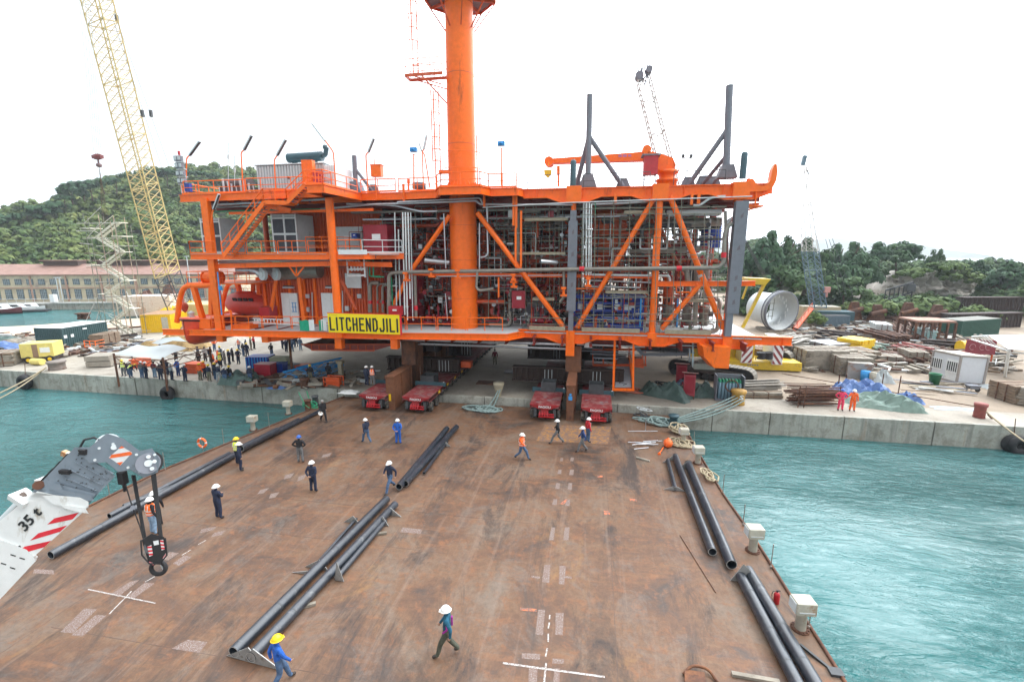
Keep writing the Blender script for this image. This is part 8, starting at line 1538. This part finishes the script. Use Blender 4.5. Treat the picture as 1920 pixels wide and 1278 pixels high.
# undergrowth along the foot of the trees
for k in range(260):
 px = g.uniform(1400, 1960); P = Zp(px, g.uniform(586, 600), gz); P = P+Vector((0, g.uniform(2, 12), -.3)); s = g.uniform(.5, 1.3); b_ = bb[k % 4]; rp_.append(b_*s+np.array(tuple(P)))
o = bpy.data.objects.new('undergrowth', mesh_np('undergrowth', np.concatenate(rp_), lf_mid)); COL.objects.link(o); tag(o, 'green scrub and undergrowth on the bank behind the right yard', 'undergrowth', kind='stuff')
# cliff
for k in range(30):
 px = g.uniform(1660, 1840); P = Yp(px, 508+(8 if px < 1680 or px > 1815 else 0), 124)+Vector((0, g.uniform(-2, 14), -.8)); s = g.uniform(.3, .8); rp_.append(bb[k % 4]*s+np.array(tuple(P)))
o.data = mesh_np('undergrowth', np.concatenate(rp_), lf_mid)
rockm = mat('cliff_rock', (.43, .4, .36), .9, var=.25, vs=.35, c2=(.2, .17, .14), f2=.3, s2=.6, bump=1, bs=1.1)
outl = [(1640, 590), (1650, 545), (1665, 520), (1690, 508), (1720, 503), (1760, 503), (1800, 507), (1825, 522), (1836, 545), (1830, 570), (1815, 592)]
yc_ = 121.0; cn, rnn = 90, 44; V = []
def top_at(px):
 for (a, b), (c, d2) in zip(outl[:-1], outl[1:]):
  if a <= px <= c: return b+(d2-b)*(px-a)/(c-a)
 return 590
from mathutils import noise as mn
for j in range(rnn+1):
 for i in range(cn+1):
  px = 1642+(1834-1642)*i/cn; tp = top_at(px); py = 600+(tp-600)*j/rnn; p = Yp(px, py, yc_+6*(j/rnn)); q_ = mn.fractal(p*.16, 1, 2, 5)*2.2+mn.noise(p*.9)*.9+(mn.cell(p*.6)-.5)*.8+mn.noise(p*2.1)*.4; V.append(p+Vector((mn.noise(p*.5+Vector((9, 0, 0)))*.6, -q_, mn.noise(p*.4)*.6)))
for i in range(cn+1): V.append(V[rnn*(cn+1)+i]+Vector((0, 14, -1)))
MB().add(V, [(j*(cn+1)+i, j*(cn+1)+i+1, (j+1)*(cn+1)+i+1, (j+1)*(cn+1)+i) for j in range(rnn+1) for i in range(cn)], 0, False).build('cliff', rockm, kind='structure')
for i, (px, py, s) in enumerate([(1772, 524, 2.2), (1728, 512, 1.6), (1700, 520, 2), (1800, 520, 1.8), (1755, 505, 2), (1785, 508, 2.2), (1825, 530, 2.2), (1735, 560, 1.6)]):
 P = Yp(px, py+8, 118); inst(CR['bush'][i % 3], 'cliff_bush', None, P, (0, 0, i), (s*.75, s*.75, s*.6), label='green bush growing on the rock face, %s' % ['in the middle', 'near the top left', 'at the left shoulder', 'near the right shoulder', 'on the crest', 'on the crest further right', 'at the right rim', 'low on the face'][i], cat='bush', group='bushes on the rock face')
T = [(1425, 448, 70, 'pine', 104), (1448, 433, 66, 'pine', 106), (1478, 442, 60, 'pine', 108), (1512, 446, 62, 'pine', 110), (1405, 470, 50, 'pine', 112), (1540, 470, 56, 'broad', 112), (1568, 458, 58, 'pine', 114), (1604, 454, 60, 'pine', 118), (1590, 480, 80, 'dark', 108), (1650, 452, 52, 'pine', 122), (1622, 482, 70, 'dark', 112), (1692, 458, 80, 'dark', 127), (1470, 500, 80, 'broad', 100), (1530, 505, 80, 'broad', 102), (1590, 520, 80, 'broad', 103), (1430, 520, 70, 'dark', 100), (1757, 470, 34, 'dark', 130), (1836, 494, 46, 'dark', 122), (1868, 510, 50, 'broad', 118), (1893, 486, 80, 'pine', 112), (1935, 500, 80, 'pine', 110), (1858, 540, 50, 'broad', 116), (1905, 545, 60, 'broad', 108), (1390, 500, 50, 'broad', 108), (1960, 520, 80, 'broad', 104)]
wrd = {'pine': 'tall pine', 'broad': 'bushy broadleaf tree', 'dark': 'dark round crowned tree'}
from collections import Counter
tot = Counter(x[3] for x in T); cnt = Counter(); ordn = ['first', 'second', 'third', 'fourth', 'fifth', 'sixth', 'seventh', 'eighth', 'ninth', 'tenth', 'eleventh', 'twelfth']
for i, (px, py, wpx, kind, y) in enumerate(sorted(T)):
 top = Yp(px, py, y); base = Vector((top.x, y, gz)) if y < 120 else Vector((top.x, y, max(gz, top.z-9))); h = (top.z-base.z)*1.1; wd = (Yp(px+wpx/2, py, y)-Yp(px-wpx/2, py, y)).length
 tree(base, kind, h, wd*1.25, '%s behind the right yard, %s of its kind from the left' % (wrd[kind], ordn[cnt[kind]]), 'trees behind the right yard', i, .16); cnt[kind] += 1
for i, (px, py, s) in enumerate([(1525, 612, 1.1), (1543, 608, .9), (1655, 600, 1.6), (1712, 598, 1.8), (1610, 602, 1.6), (1820, 606, 1.4), (1760, 598, 1.7), (1850, 612, 1.2)]): tree(Zp(px, py, gz), 'bush', 2.4*s, 4*s, 'light green bush at the edge of the right yard, %s from the left' % ordn[sorted([1525, 1543, 1655, 1712, 1610, 1820, 1760, 1850]).index(px)], 'bushes at the edge of the right yard', i)
# ================================================================== PEOPLE
skin = mat('skin', (.42, .24, .16), .6, var=.05)
def cloth(nm, c): return mat('cloth_'+nm, c, .85, var=.35, vs=9, bump=1, bs=11)
CM = {'navy': cloth('navy', (.015, .022, .05)), 'black': cloth('black', (.012, .012, .015)), 'blue': cloth('work_blue', (.015, .1, .42)), 'jeans': cloth('jeans', (.06, .11, .2)), 'lightjeans': cloth('light_jeans', (.2, .3, .42)), 'grey': cloth('grey', (.14, .145, .15)), 'teal': cloth('teal', (.01, .09, .15)), 'khaki': cloth('khaki', (.13, .12, .08)), 'camo': cloth('camouflage', (.06, .065, .045)), 'red': cloth('red', (.5, .02, .03)), 'pink': cloth('pink_red', (.75, .05, .12)), 'orange': cloth('orange', (.85, .13, .02)), 'maroon': cloth('maroon', (.14, .015, .03)), 'white': cloth('white', (.6, .6, .6)), 'bluegrey': cloth('blue_grey', (.09, .13, .2)), 'palegrey': cloth('pale_grey', (.33, .34, .36)), 'darkblue': cloth('dark_blue', (.02, .05, .16))}
bootm = mat('boot', (.03, .022, .018), .7); HM = {'white': mat('helmet_white', (.78, .78, .76), .35, var=.02), 'yellow': mat('helmet_yellow', (.8, .55, .01), .35, var=.02), 'blue': mat('helmet_blue', (.02, .1, .4), .35, var=.02), 'grey': mat('grey_hair', (.25, .24, .23), .9), 'hair': mat('dark_hair', (.025, .018, .014), .9)}
hv_o = mat('vest_orange', (.95, .16, .02), .6, var=.05); hv_y = mat('vest_yellow', (.75, .85, .05), .6, var=.05); refl = mat('reflective_band', (.7, .7, .66), .4)
V3 = Vector
def pose(kind):
 J = dict(pel=(0, 0, .97), wst=(0, .01, 1.12), chs=(0, .01, 1.33), nk=(0, 0, 1.5), hd=(0, .03, 1.63), top=(0, .02, 1.72), nose=(0, .14, 1.62))
 def leg(s, kx, ky, kz, ax, ay, az, ty=.17): J['hip'+s] = ((-.1 if s == 'L' else .1), 0, .92); J['kn'+s] = (kx, ky, kz); J['an'+s] = (ax, ay, az); J['toe'+s] = (ax*1.1, ay+ty, max(.04, az-.05))
 def arm(s, el, wr, hn): sx = -1 if s == 'L' else 1; J['sh'+s] = (sx*.19, 0, 1.43); J['el'+s] = el; J['wr'+s] = wr; J['ha'+s] = hn
 leg('L', -.11, .03, .5, -.13, -.02, .09); leg('R', .11, .03, .5, .14, -.02, .09)
 arm('L', (-.27, -.03, 1.15), (-.29, .06, .91), (-.29, .09, .83)); arm('R', (.27, -.03, 1.15), (.29, .06, .91), (.29, .09, .83))
 if kind == 'behind': arm('L', (-.29, -.1, 1.16), (-.1, -.2, 1.0), (-.02, -.21, .97)); arm('R', (.29, -.1, 1.16), (.1, -.2, 1.0), (.02, -.22, .96))
 if kind == 'folded': arm('L', (-.27, .08, 1.17), (-.05, .24, 1.24), (.06, .24, 1.26)); arm('R', (.27, .08, 1.17), (.05, .26, 1.2), (-.06, .26, 1.21))
 if kind == 'hips': arm('L', (-.4, -.06, 1.2), (-.2, .06, 1.03), (-.16, .1, 1.0)); arm('R', (.4, -.06, 1.2), (.2, .06, 1.03), (.16, .1, 1.0))
 if kind == 'phone': arm('R', (.25, .12, 1.2), (.1, .3, 1.38), (.06, .33, 1.45)); arm('L', (-.25, .12, 1.2), (-.1, .3, 1.38), (-.06, .33, 1.45))
 if kind == 'walk': leg('L', -.1, .2, .53, -.1, .3, .1, .17); leg('R', .1, -.02, .52, .11, -.32, .16, .15); arm('L', (-.26, -.14, 1.17), (-.27, -.12, .93), (-.27, -.09, .85)); arm('R', (.26, .1, 1.17), (.26, .24, .97), (.26, .28, .9))
 if kind == 'stride': leg('L', -.1, .28, .55, -.1, .42, .1, .17); leg('R', .1, -.08, .5, .11, -.42, .2, .13); arm('L', (-.28, -.16, 1.17), (-.3, -.1, .93), (-.3, -.06, .85)); arm('R', (.27, .12, 1.18), (.2, .26, 1.06), (.12, .3, 1.05))
 if kind == 'wide': leg('L', -.17, .04, .5, -.24, -.02, .09); leg('R', .17, .04, .5, .24, -.02, .09); arm('L', (-.3, .0, 1.17), (-.2, .18, 1.05), (-.12, .22, 1.03))
 if kind == 'bend':
  for k, (y, z) in dict(wst=(.1, 1.08), chs=(.3, 1.18), nk=(.44, 1.25), hd=(.56, 1.3), top=(.62, 1.36), nose=(.66, 1.24)).items(): J[k] = (0, y, z)
  J['shL'] = (-.19, .38, 1.24); J['shR'] = (.19, .38, 1.24); J['elL'] = (-.24, .45, .98); J['wrL'] = (-.16, .55, .78); J['haL'] = (-.14, .57, .7); J['elR'] = (.24, .45, .98); J['wrR'] = (.16, .55, .78); J['haR'] = (.14, .57, .7)
 if kind == 'lean': arm('R', (.3, .12, 1.2), (.4, .3, 1.3), (.44, .36, 1.33))
 return {k: V3(v) for k, v in J.items()}
ED = [('pel', 'wst'), ('wst', 'chs'), ('chs', 'nk'), ('nk', 'hd'), ('hd', 'top'), ('hd', 'nose')] + [e for s in 'LR' for e in (('pel', 'hip'+s), ('hip'+s, 'kn'+s), ('kn'+s, 'an'+s), ('an'+s, 'toe'+s), ('chs', 'sh'+s), ('sh'+s, 'el'+s), ('el'+s, 'wr'+s), ('wr'+s, 'ha'+s))]
RAD = dict(pel=(.165, .13), wst=(.155, .125), chs=(.18, .135), nk=(.065, .065), hd=(.1, .115), top=(.075, .085), nose=(.018, .018), hip=(.115, .115), kn=(.085, .088), an=(.065, .07), toe=(.05, .04), sh=(.085, .085), el=(.058, .058), wr=(.042, .042), ha=(.035, .03))
BONE = [('nk', 'hd', 0), ('hd', 'top', 0), ('hd', 'nose', 0), ('chs', 'nk', 1), ('wst', 'chs', 1), ('pel', 'wst', 1)] + [x for s in 'LR' for x in (('hip'+s, 'kn'+s, 2), ('kn'+s, 'an'+s, 2), ('an'+s, 'toe'+s, 3), ('chs', 'sh'+s, 1), ('sh'+s, 'el'+s, 1), ('el'+s, 'wr'+s, 1), ('wr'+s, 'ha'+s, 0), ('pel', 'hip'+s, 2))]
def body_mesh(kind):
 J = pose(kind); names = list(J); me = bpy.data.meshes.new('b'); me.from_pydata([J[k] for k in names], [(names.index(a), names.index(b)) for a, b in ED], [])
 o = bpy.data.objects.new('b', me); COL.objects.link(o); o.modifiers.new('s', 'SKIN'); sv = me.skin_vertices[0].data
 for i, k in enumerate(names): sv[i].radius = RAD[k.rstrip('LR') if k not in RAD else k]; sv[i].use_root = (k == 'pel')
 o.modifiers.new('u', 'SUBSURF').levels = 2; o.modifiers['u'].render_levels = 2
 dg = bpy.context.evaluated_depsgraph_get(); dg.update(); ev = bpy.data.meshes.new_from_object(o.evaluated_get(dg)); bpy.data.objects.remove(o)
 vs = [tuple(v.co) for v in ev.vertices]; m = MB(); m.v = vs
 for p in ev.polygons:
  c = p.center; best = 9; mi = 1
  for a, b, q in BONE:
   A, B = J[a], J[b]; ab = B-A; t = max(0, min(1, (c-A).dot(ab)/ab.length_squared)); d_ = (c-(A+ab*t)).length - (RAD[a.rstrip('LR') if a not in RAD else a][0]*.5)
   if d_ < best: best = d_; mi = q
  m.f.append(list(p.vertices)); m.m.append(mi); m.sm.append(True)
 for s in 'LR':                                        # four unequal fingers and a thumb, slightly curled
  W, Hn = J['wr'+s], J['ha'+s]; d_ = (Hn-W).normalized(); side = d_.cross(V3((0, 1, 0)) if abs(d_.y) < .8 else V3((0, 0, 1))).normalized(); nrm = side.cross(d_).normalized()
  for k, L_ in enumerate((.062, .072, .068, .052)): a = Hn+nrm*((k-1.5)*.018)-d_*.01; b = a+d_*L_*.6; c = b+(d_*.8+side*.5*(1 if s == 'L' else -1)).normalized()*L_*.5; m.tube(a, b, .01, 5, .009, 0); m.tube(b, c, .009, 5, .006, 0)
  a = W.lerp(Hn, .5)+nrm*.03; m.tube(a, a+(d_+nrm*.9).normalized()*.055, .011, 5, .008, 0)
 return m.mesh('body', [skin, CM['navy'], CM['navy'], bootm]), J
def helmet_mesh():
 m = MB(); pr = [(.145, 0), (.14, .035), (.125, .08), (.09, .125), (.045, .148), (.01, .155)]; m.lathe([(x, z) for x, z in pr], (0, 0, 0), 18, sy=1.15); m.lathe([(.14, -.002), (.165, -.008), (.165, .003), (.143, .012)], (0, 0, 0), 18, sy=1.18); m.prism([(-.09, .13, -.012), (.09, .13, -.012), (.06, .215, -.02), (-.06, .215, -.02)], (0, 0, .012)); m.tube((0, -.15, .05), (0, .15, .06), .02, 6); return m.mesh('helmet', HM['white'])
def hair_mesh(): m = MB(); m.lathe([(.116, -.02), (.12, .03), (.105, .08), (.06, .112), (.01, .12)], (0, -.012, 0), 14, sy=1.15); return m.mesh('hair', HM['hair'])
def vest_mesh():
 m = MB(); pr = [(.2, .98), (.192, 1.12), (.2, 1.25), (.21, 1.36), (.17, 1.45), (.1, 1.5)]; m.lathe(pr, (0, .005, 0), 20, sy=.8)
 for z in (1.06, 1.2): m.lathe([(.203, z-.025), (.206, z), (.203, z+.025)], (0, .005, 0), 20, 1, sy=.8)
 for sx in (-1, 1): m.beam((sx*.1, .168, 1.2), (sx*.1, .12, 1.46), .04, .012, 1); m.beam((sx*.1, -.16, 1.2), (sx*.1, -.12, 1.46), .04, .012, 1)
 return m.mesh('safety_vest', [hv_o, refl])
BM = {k: body_mesh(k) for k in ('stand', 'behind', 'folded', 'hips', 'phone', 'walk', 'stride', 'wide', 'bend', 'lean')}
HMe, HA, VE = helmet_mesh(), hair_mesh(), vest_mesh()
def setm(o, i, m): o.material_slots[i].link = 'OBJECT'; o.material_slots[i].material = m
def person(px, py, kind, jk, tr, hat, face, label, z=0.0, vest=None, h=1.78, group=None):
 """face: compass angle in degrees the person looks to, 0 = away along the barge, 90 = to the left"""
 P = Zp(px, py, z); t = thing('person', label, 'person', P, math.radians(face), group); s = h/1.78*1.02; t.scale = (s*1.04, s*1.04, s); me, J = BM[kind]
 o = inst(me, 'body', t); setm(o, 1, CM[jk]); setm(o, 2, CM[tr])
 hd = J['hd']
 if hat in ('white', 'yellow', 'blue'): o = inst(HMe, 'helmet', t, hd+V3((0, .0, .03)), (math.radians(55 if kind == 'bend' else -4), 0, 0), (.92, .92, .95)); setm(o, 0, HM[hat])
 else: o = inst(HA, 'hair', t, hd+V3((0, -.005, .03)), (math.radians(50 if kind == 'bend' else 0), 0, 0)); setm(o, 0, HM[hat])
 if vest:
  v_ = inst(VE, 'safety_vest', t, (0, .14, -.12) if kind == 'bend' else (0, 0, 0), (-.9 if kind == 'bend' else 0, 0, 0), (1.02, 1.05, 1) if kind != 'bend' else (.9, .9, .9)); setm(v_, 0, hv_o if vest == 'o' else hv_y)
  if kind == 'bend': v_.location = (0, -.75, .5)
 return t
pd = 'men on the barge deck'
t = person(840, 1228, 'walk', 'teal', 'camo', 'white', 100, 'man in white helmet and teal and purple jacket with camouflage trousers walking alone', h=1.84, group=pd)
pm = mat('purple_panel', (.3, .02, .25), .8)
for sx in (-1, 1): m = MB(); m.path([(sx*.2, 0, 1.42), (sx*.28, -.04, 1.2), (sx*.2, .1, 1.02)], .03, 6, bend=.05); o = m.build('jacket_panel', pm); o.parent = t
m = MB(); m.box((0, -.15, 1.28), (.07, .05, .3)); o = m.build('jacket_panel', pm); o.parent = t
person(527, 1286, 'walk', 'blue', 'jeans', 'yellow', -35, 'man in yellow helmet and bright blue jacket walking at the bottom edge', h=1.78, group=pd)
person(411, 971, 'folded', 'navy', 'navy', 'white', -12, 'man in white helmet and navy overalls with folded arms alone at the left', h=1.8, group=pd)
person(588, 921, 'behind', 'navy', 'navy', 'white', 0, 'man in white helmet and dark suit with hands behind back, left of the pipes', h=1.8, group=pd)
person(452, 881, 'stand', 'navy', 'navy', 'white', -50, 'man in white helmet and navy clothes before the yellow helmeted one at the left edge', group=pd)
person(447, 870, 'stand', 'navy', 'navy', 'yellow', -20, 'man in yellow helmet half hidden behind a white helmeted man at the left edge', group=pd, vest='y')
person(564, 866, 'hips', 'black', 'grey', 'blue', 10, 'man in blue helmet, black jacket and grey trousers standing with hands at his waist', group=pd)
t = person(688, 830, 'walk', 'navy', 'jeans', 'white', 60, 'man in white helmet, dark jacket and jeans near the leftmost transporter, papers in hand', group=pd)
o = MB().box((.26, .3, .9), (.02, .2, .14)).build('papers', white); o.parent = t
person(747, 831, 'behind', 'blue', 'blue', 'white', 5, 'man in bright blue overalls and white helmet with hands behind his back', group=pd)
t = person(607, 790, 'walk', 'black', 'black', 'grey', -130, 'grey haired man in black suit carrying a white helmet near the left stern corner', group=pd)
o = inst(HMe, 'carried_helmet', t, (.27, .3, .82), (2.6, 0, 0))
person(733, 920, 'stride', 'navy', 'jeans', 'white', 160, 'man in white helmet and dark purple vest stepping beside the long black pipes', group=pd)
person(978, 861, 'stride', 'orange', 'jeans', 'white', -100, 'man in orange vest, white helmet and blue jeans striding in the middle of the deck', vest='o', group=pd)
person(1045, 832, 'stride', 'black', 'grey', 'white', 85, 'man in black top and grey trousers walking in front of the right transporters', group=pd)
person(1092, 847, 'walk', 'darkblue', 'grey', 'white', 95, 'man in blue jacket and grey trousers in front of the man in red', group=pd)
t = person(1102, 828, 'stand', 'red', 'jeans', 'white', -60, 'man in red jacket with white stripes and white helmet on the ochre patch', group=pd)
o = MB().box((-.1, .13, 1.3), (.04, .02, .3)).box((.1, .13, 1.3), (.04, .02, .3)).build('white_stripe', white); o.parent = t
person(289, 1000, 'stand', 'black', 'lightjeans', 'white', -15, 'man in orange vest and light jeans by the left edge behind the hanging hook', vest='o', h=1.84, group=pd)
person(296, 985, 'stand', 'black', 'black', 'white', 40, 'man in black standing close behind the orange vested man by the left edge', group=pd)
person(928, 683, 'stand', 'maroon', 'khaki', 'hair', 180, 'man in dark red shirt and khaki trousers walking under the module', QZ)
qc = 'onlookers on the left quay'
Q = [(233, 705, 'stand', 'black', 'grey', 'yellow', 200, 'black and yellow jacket leftmost in the crowd', 'y'), (238, 703, 'bend', 'navy', 'jeans', 'white', -90, 'navy, white helmet, leaning down at the left canopy post', None),
(246, 708, 'bend', 'navy', 'jeans', 'yellow', -80, 'yellow vest bending down beside the left canopy post', 'y'), (267, 709, 'stand', 'grey', 'jeans', 'white', 0, 'grey jacket and pale jeans, left of the navy pair', None), (275, 710, 'stand', 'navy', 'navy', 'white', -10, 'navy jacket and white helmet right of the grey one', None),
(291, 708, 'stand', 'maroon', 'lightjeans', 'hair', 0, 'dark red jacket and light jeans, bareheaded', None), (302, 712, 'stand', 'navy', 'navy', 'white', 10, 'navy with pale helmet at the centre canopy post', None), (308, 700, 'stand', 'black', 'black', 'hair', -90, 'all black clothes behind the centre canopy post', None),
(315, 703, 'folded', 'navy', 'navy', 'white', -20, 'dark clothes under the canopy, left of the pale grey shirt', None), (323, 713, 'stand', 'palegrey', 'navy', 'white', -15, 'pale grey shirt and dark trousers at the quay edge', None), (335, 705, 'behind', 'blue', 'darkblue', 'white', 0, 'bright blue jacket under the canopy', None),
(348, 715, 'hips', 'navy', 'navy', 'white', 0, 'navy with hands on hips at the quay edge above the tyre', None), (332, 684, 'phone', 'black', 'black', 'hair', 180, 'black clothes taking a picture under the far canopy', None), (374, 686, 'stand', 'black', 'black', 'hair', 180, 'black at the far canopy corner, left', None), (373, 676, 'stand', 'navy', 'navy', 'hair', 150, 'navy, farther behind the canopy corner', None),
(386, 677, 'hips', 'white', 'black', 'hair', 180, 'white and black top near the canopy corner', None), (396, 678, 'stand', 'navy', 'black', 'white', -90, 'dark with white helmet right of the white top', None), (376, 713, 'stand', 'orange', 'khaki', 'yellow', 0, 'orange jacket and yellow helmet, left of the orange pair', None), (384, 708, 'stand', 'orange', 'navy', 'yellow', 0, 'orange jacket and yellow helmet, right of the orange pair', None),
(393, 715, 'stand', 'navy', 'khaki', 'yellow', 0, 'navy striped jacket and yellow helmet at the quay edge', None), (401, 690, 'stand', 'orange', 'navy', 'white', -20, 'orange jacket and white helmet in the middle of the crowd', None), (404, 699, 'bend', 'navy', 'navy', 'yellow', -30, 'yellow helmet leaning in the middle of the crowd', 'o'), (410, 682, 'stand', 'orange', 'palegrey', 'white', -40, 'orange jacket farther back in the crowd', None),
(404, 712, 'stand', 'navy', 'jeans', 'yellow', -20, 'navy and jeans left of the wide standing figure', None), (411, 716, 'wide', 'navy', 'palegrey', 'white', 0, 'grey trousers standing with legs apart at the quay edge', None), (414, 690, 'stand', 'black', 'navy', 'yellow', 20, 'black jacket with yellow helmet at the crowd centre', 'y'), (422, 684, 'stand', 'grey', 'grey', 'white', -30, 'all grey clothes and white helmet right of the crowd centre', None),
(414, 676, 'stand', 'bluegrey', 'navy', 'yellow', 10, 'blue grey jacket behind the orange one', None), (431, 683, 'hips', 'navy', 'navy', 'yellow', 160, 'navy with reflective band and hands at waist', None), (437, 678, 'stand', 'black', 'black', 'white', -30, 'slim black clothes right of the crowd', None), (448, 682, 'hips', 'navy', 'navy', 'yellow', 180, 'dark overalls facing the camera, right of the crowd', None),
(423, 720, 'stand', 'navy', 'jeans', 'white', 5, 'navy jacket and jeans at the quay edge, left of a pair', None), (432, 718, 'stand', 'black', 'jeans', 'yellow', 5, 'black jacket and jeans at the quay edge, right of a pair', None), (470, 719, 'stand', 'navy', 'jeans', 'white', 0, 'navy beside the green grey tarpaulin heap', None), (403, 658, 'hips', 'orange', 'jeans', 'hair', 180, 'orange jacket just under the rescue boat keel', None),
(449, 659, 'walk', 'white', 'jeans', 'white', 180, 'orange vest and jeans walking on the open quay', 'o'), (457, 668, 'stand', 'black', 'jeans', 'white', -20, 'black jacket, left of a pair on the open quay', None), (464, 669, 'stand', 'navy', 'navy', 'yellow', 10, 'navy with yellow helmet, right of a pair on the open quay', None), (462, 660, 'stand', 'navy', 'navy', 'white', -60, 'dark coat behind the pair on the open quay', None),
(471, 656, 'stand', 'khaki', 'khaki', 'yellow', -40, 'dark green clothes beside the red jacket', None), (477, 654, 'hips', 'red', 'black', 'hair', -30, 'red jacket farthest right of the open quay pair', None), (510, 669, 'behind', 'black', 'jeans', 'hair', 0, 'black coat standing alone before the far group', None),
(530, 654, 'stand', 'navy', 'navy', 'white', -30, 'navy at the left of the far group', None), (537, 660, 'stand', 'navy', 'navy', 'yellow', -10, 'dark blue with yellow helmet in front of the far group', None), (541, 653, 'stand', 'black', 'black', 'hair', 20, 'black in the middle of the far group', None), (548, 659, 'stand', 'bluegrey', 'jeans', 'white', 0, 'blue grey behind the rusty post', None), (551, 652, 'stand', 'navy', 'jeans', 'yellow', 15, 'dark jacket right of the rusty post in the far group', None), (556, 650, 'stand', 'grey', 'navy', 'white', 15, 'grey at the right of the far group', None),
(545, 650, 'stand', 'blue', 'navy', 'white', 40, 'blue jacket at the back of the far group', None), (564, 657, 'stand', 'bluegrey', 'lightjeans', 'hair', 0, 'pale blue jacket standing alone right of the far group', None), (583, 716, 'stand', 'black', 'khaki', 'yellow', 10, 'black with yellow helmet among the blue lattice sections', None), (617, 712, 'stand', 'black', 'black', 'hair', 0, 'black by the right end of the blue lattice sections', None)]
for px, py, k, j, tr, hat, f, lb, v in Q: person(px, py, k, j, tr, hat, f, 'man in '+lb if not lb.startswith(('blue grey behind',)) else 'man in '+lb, QZ, v, 1.76, qc)
person(688, 722, 'stand', 'navy', 'navy', 'white', -20, 'man in dark clothes standing on the leftmost transporter, left of two', 1.4); person(699, 722, 'stand', 'navy', 'grey', 'white', 10, 'man in orange vest standing on the leftmost transporter', 1.4, 'o')
person(1575, 769, 'hips', 'pink', 'pink', 'blue', 170, 'man in pink red overalls leaning at the end of the tube bundle', QZ, None, 1.8); person(1597, 770, 'lean', 'orange', 'orange', 'white', 165, 'man in orange overalls and white helmet beside the blue tarpaulin', QZ, None, 1.8)
person(1270, 738, 'bend', 'bluegrey', 'lightjeans', 'hair', -60, 'man in blue grey clothes bending at the farther dark red cabinet', QZ)
# ================================================================== HAZE
hz_ = bpy.data.materials.new('haze'); hz_.use_nodes = True; nn = hz_.node_tree; nn.nodes.clear(); pv = nn.nodes.new('ShaderNodeVolumePrincipled'); ot = nn.nodes.new('ShaderNodeOutputMaterial'); nn.links.new(pv.outputs[0], ot.inputs['Volume'])
pv.inputs['Color'].default_value = (.86, .93, 1, 1); pv.inputs['Density'].default_value = .00028; pv.inputs['Anisotropy'].default_value = .3
MB().box((0, 1450, 92), (7600, 4700, 200)).build('haze', hz_, kind='stuff', label='thin pale sea haze over the harbour', cat='haze')
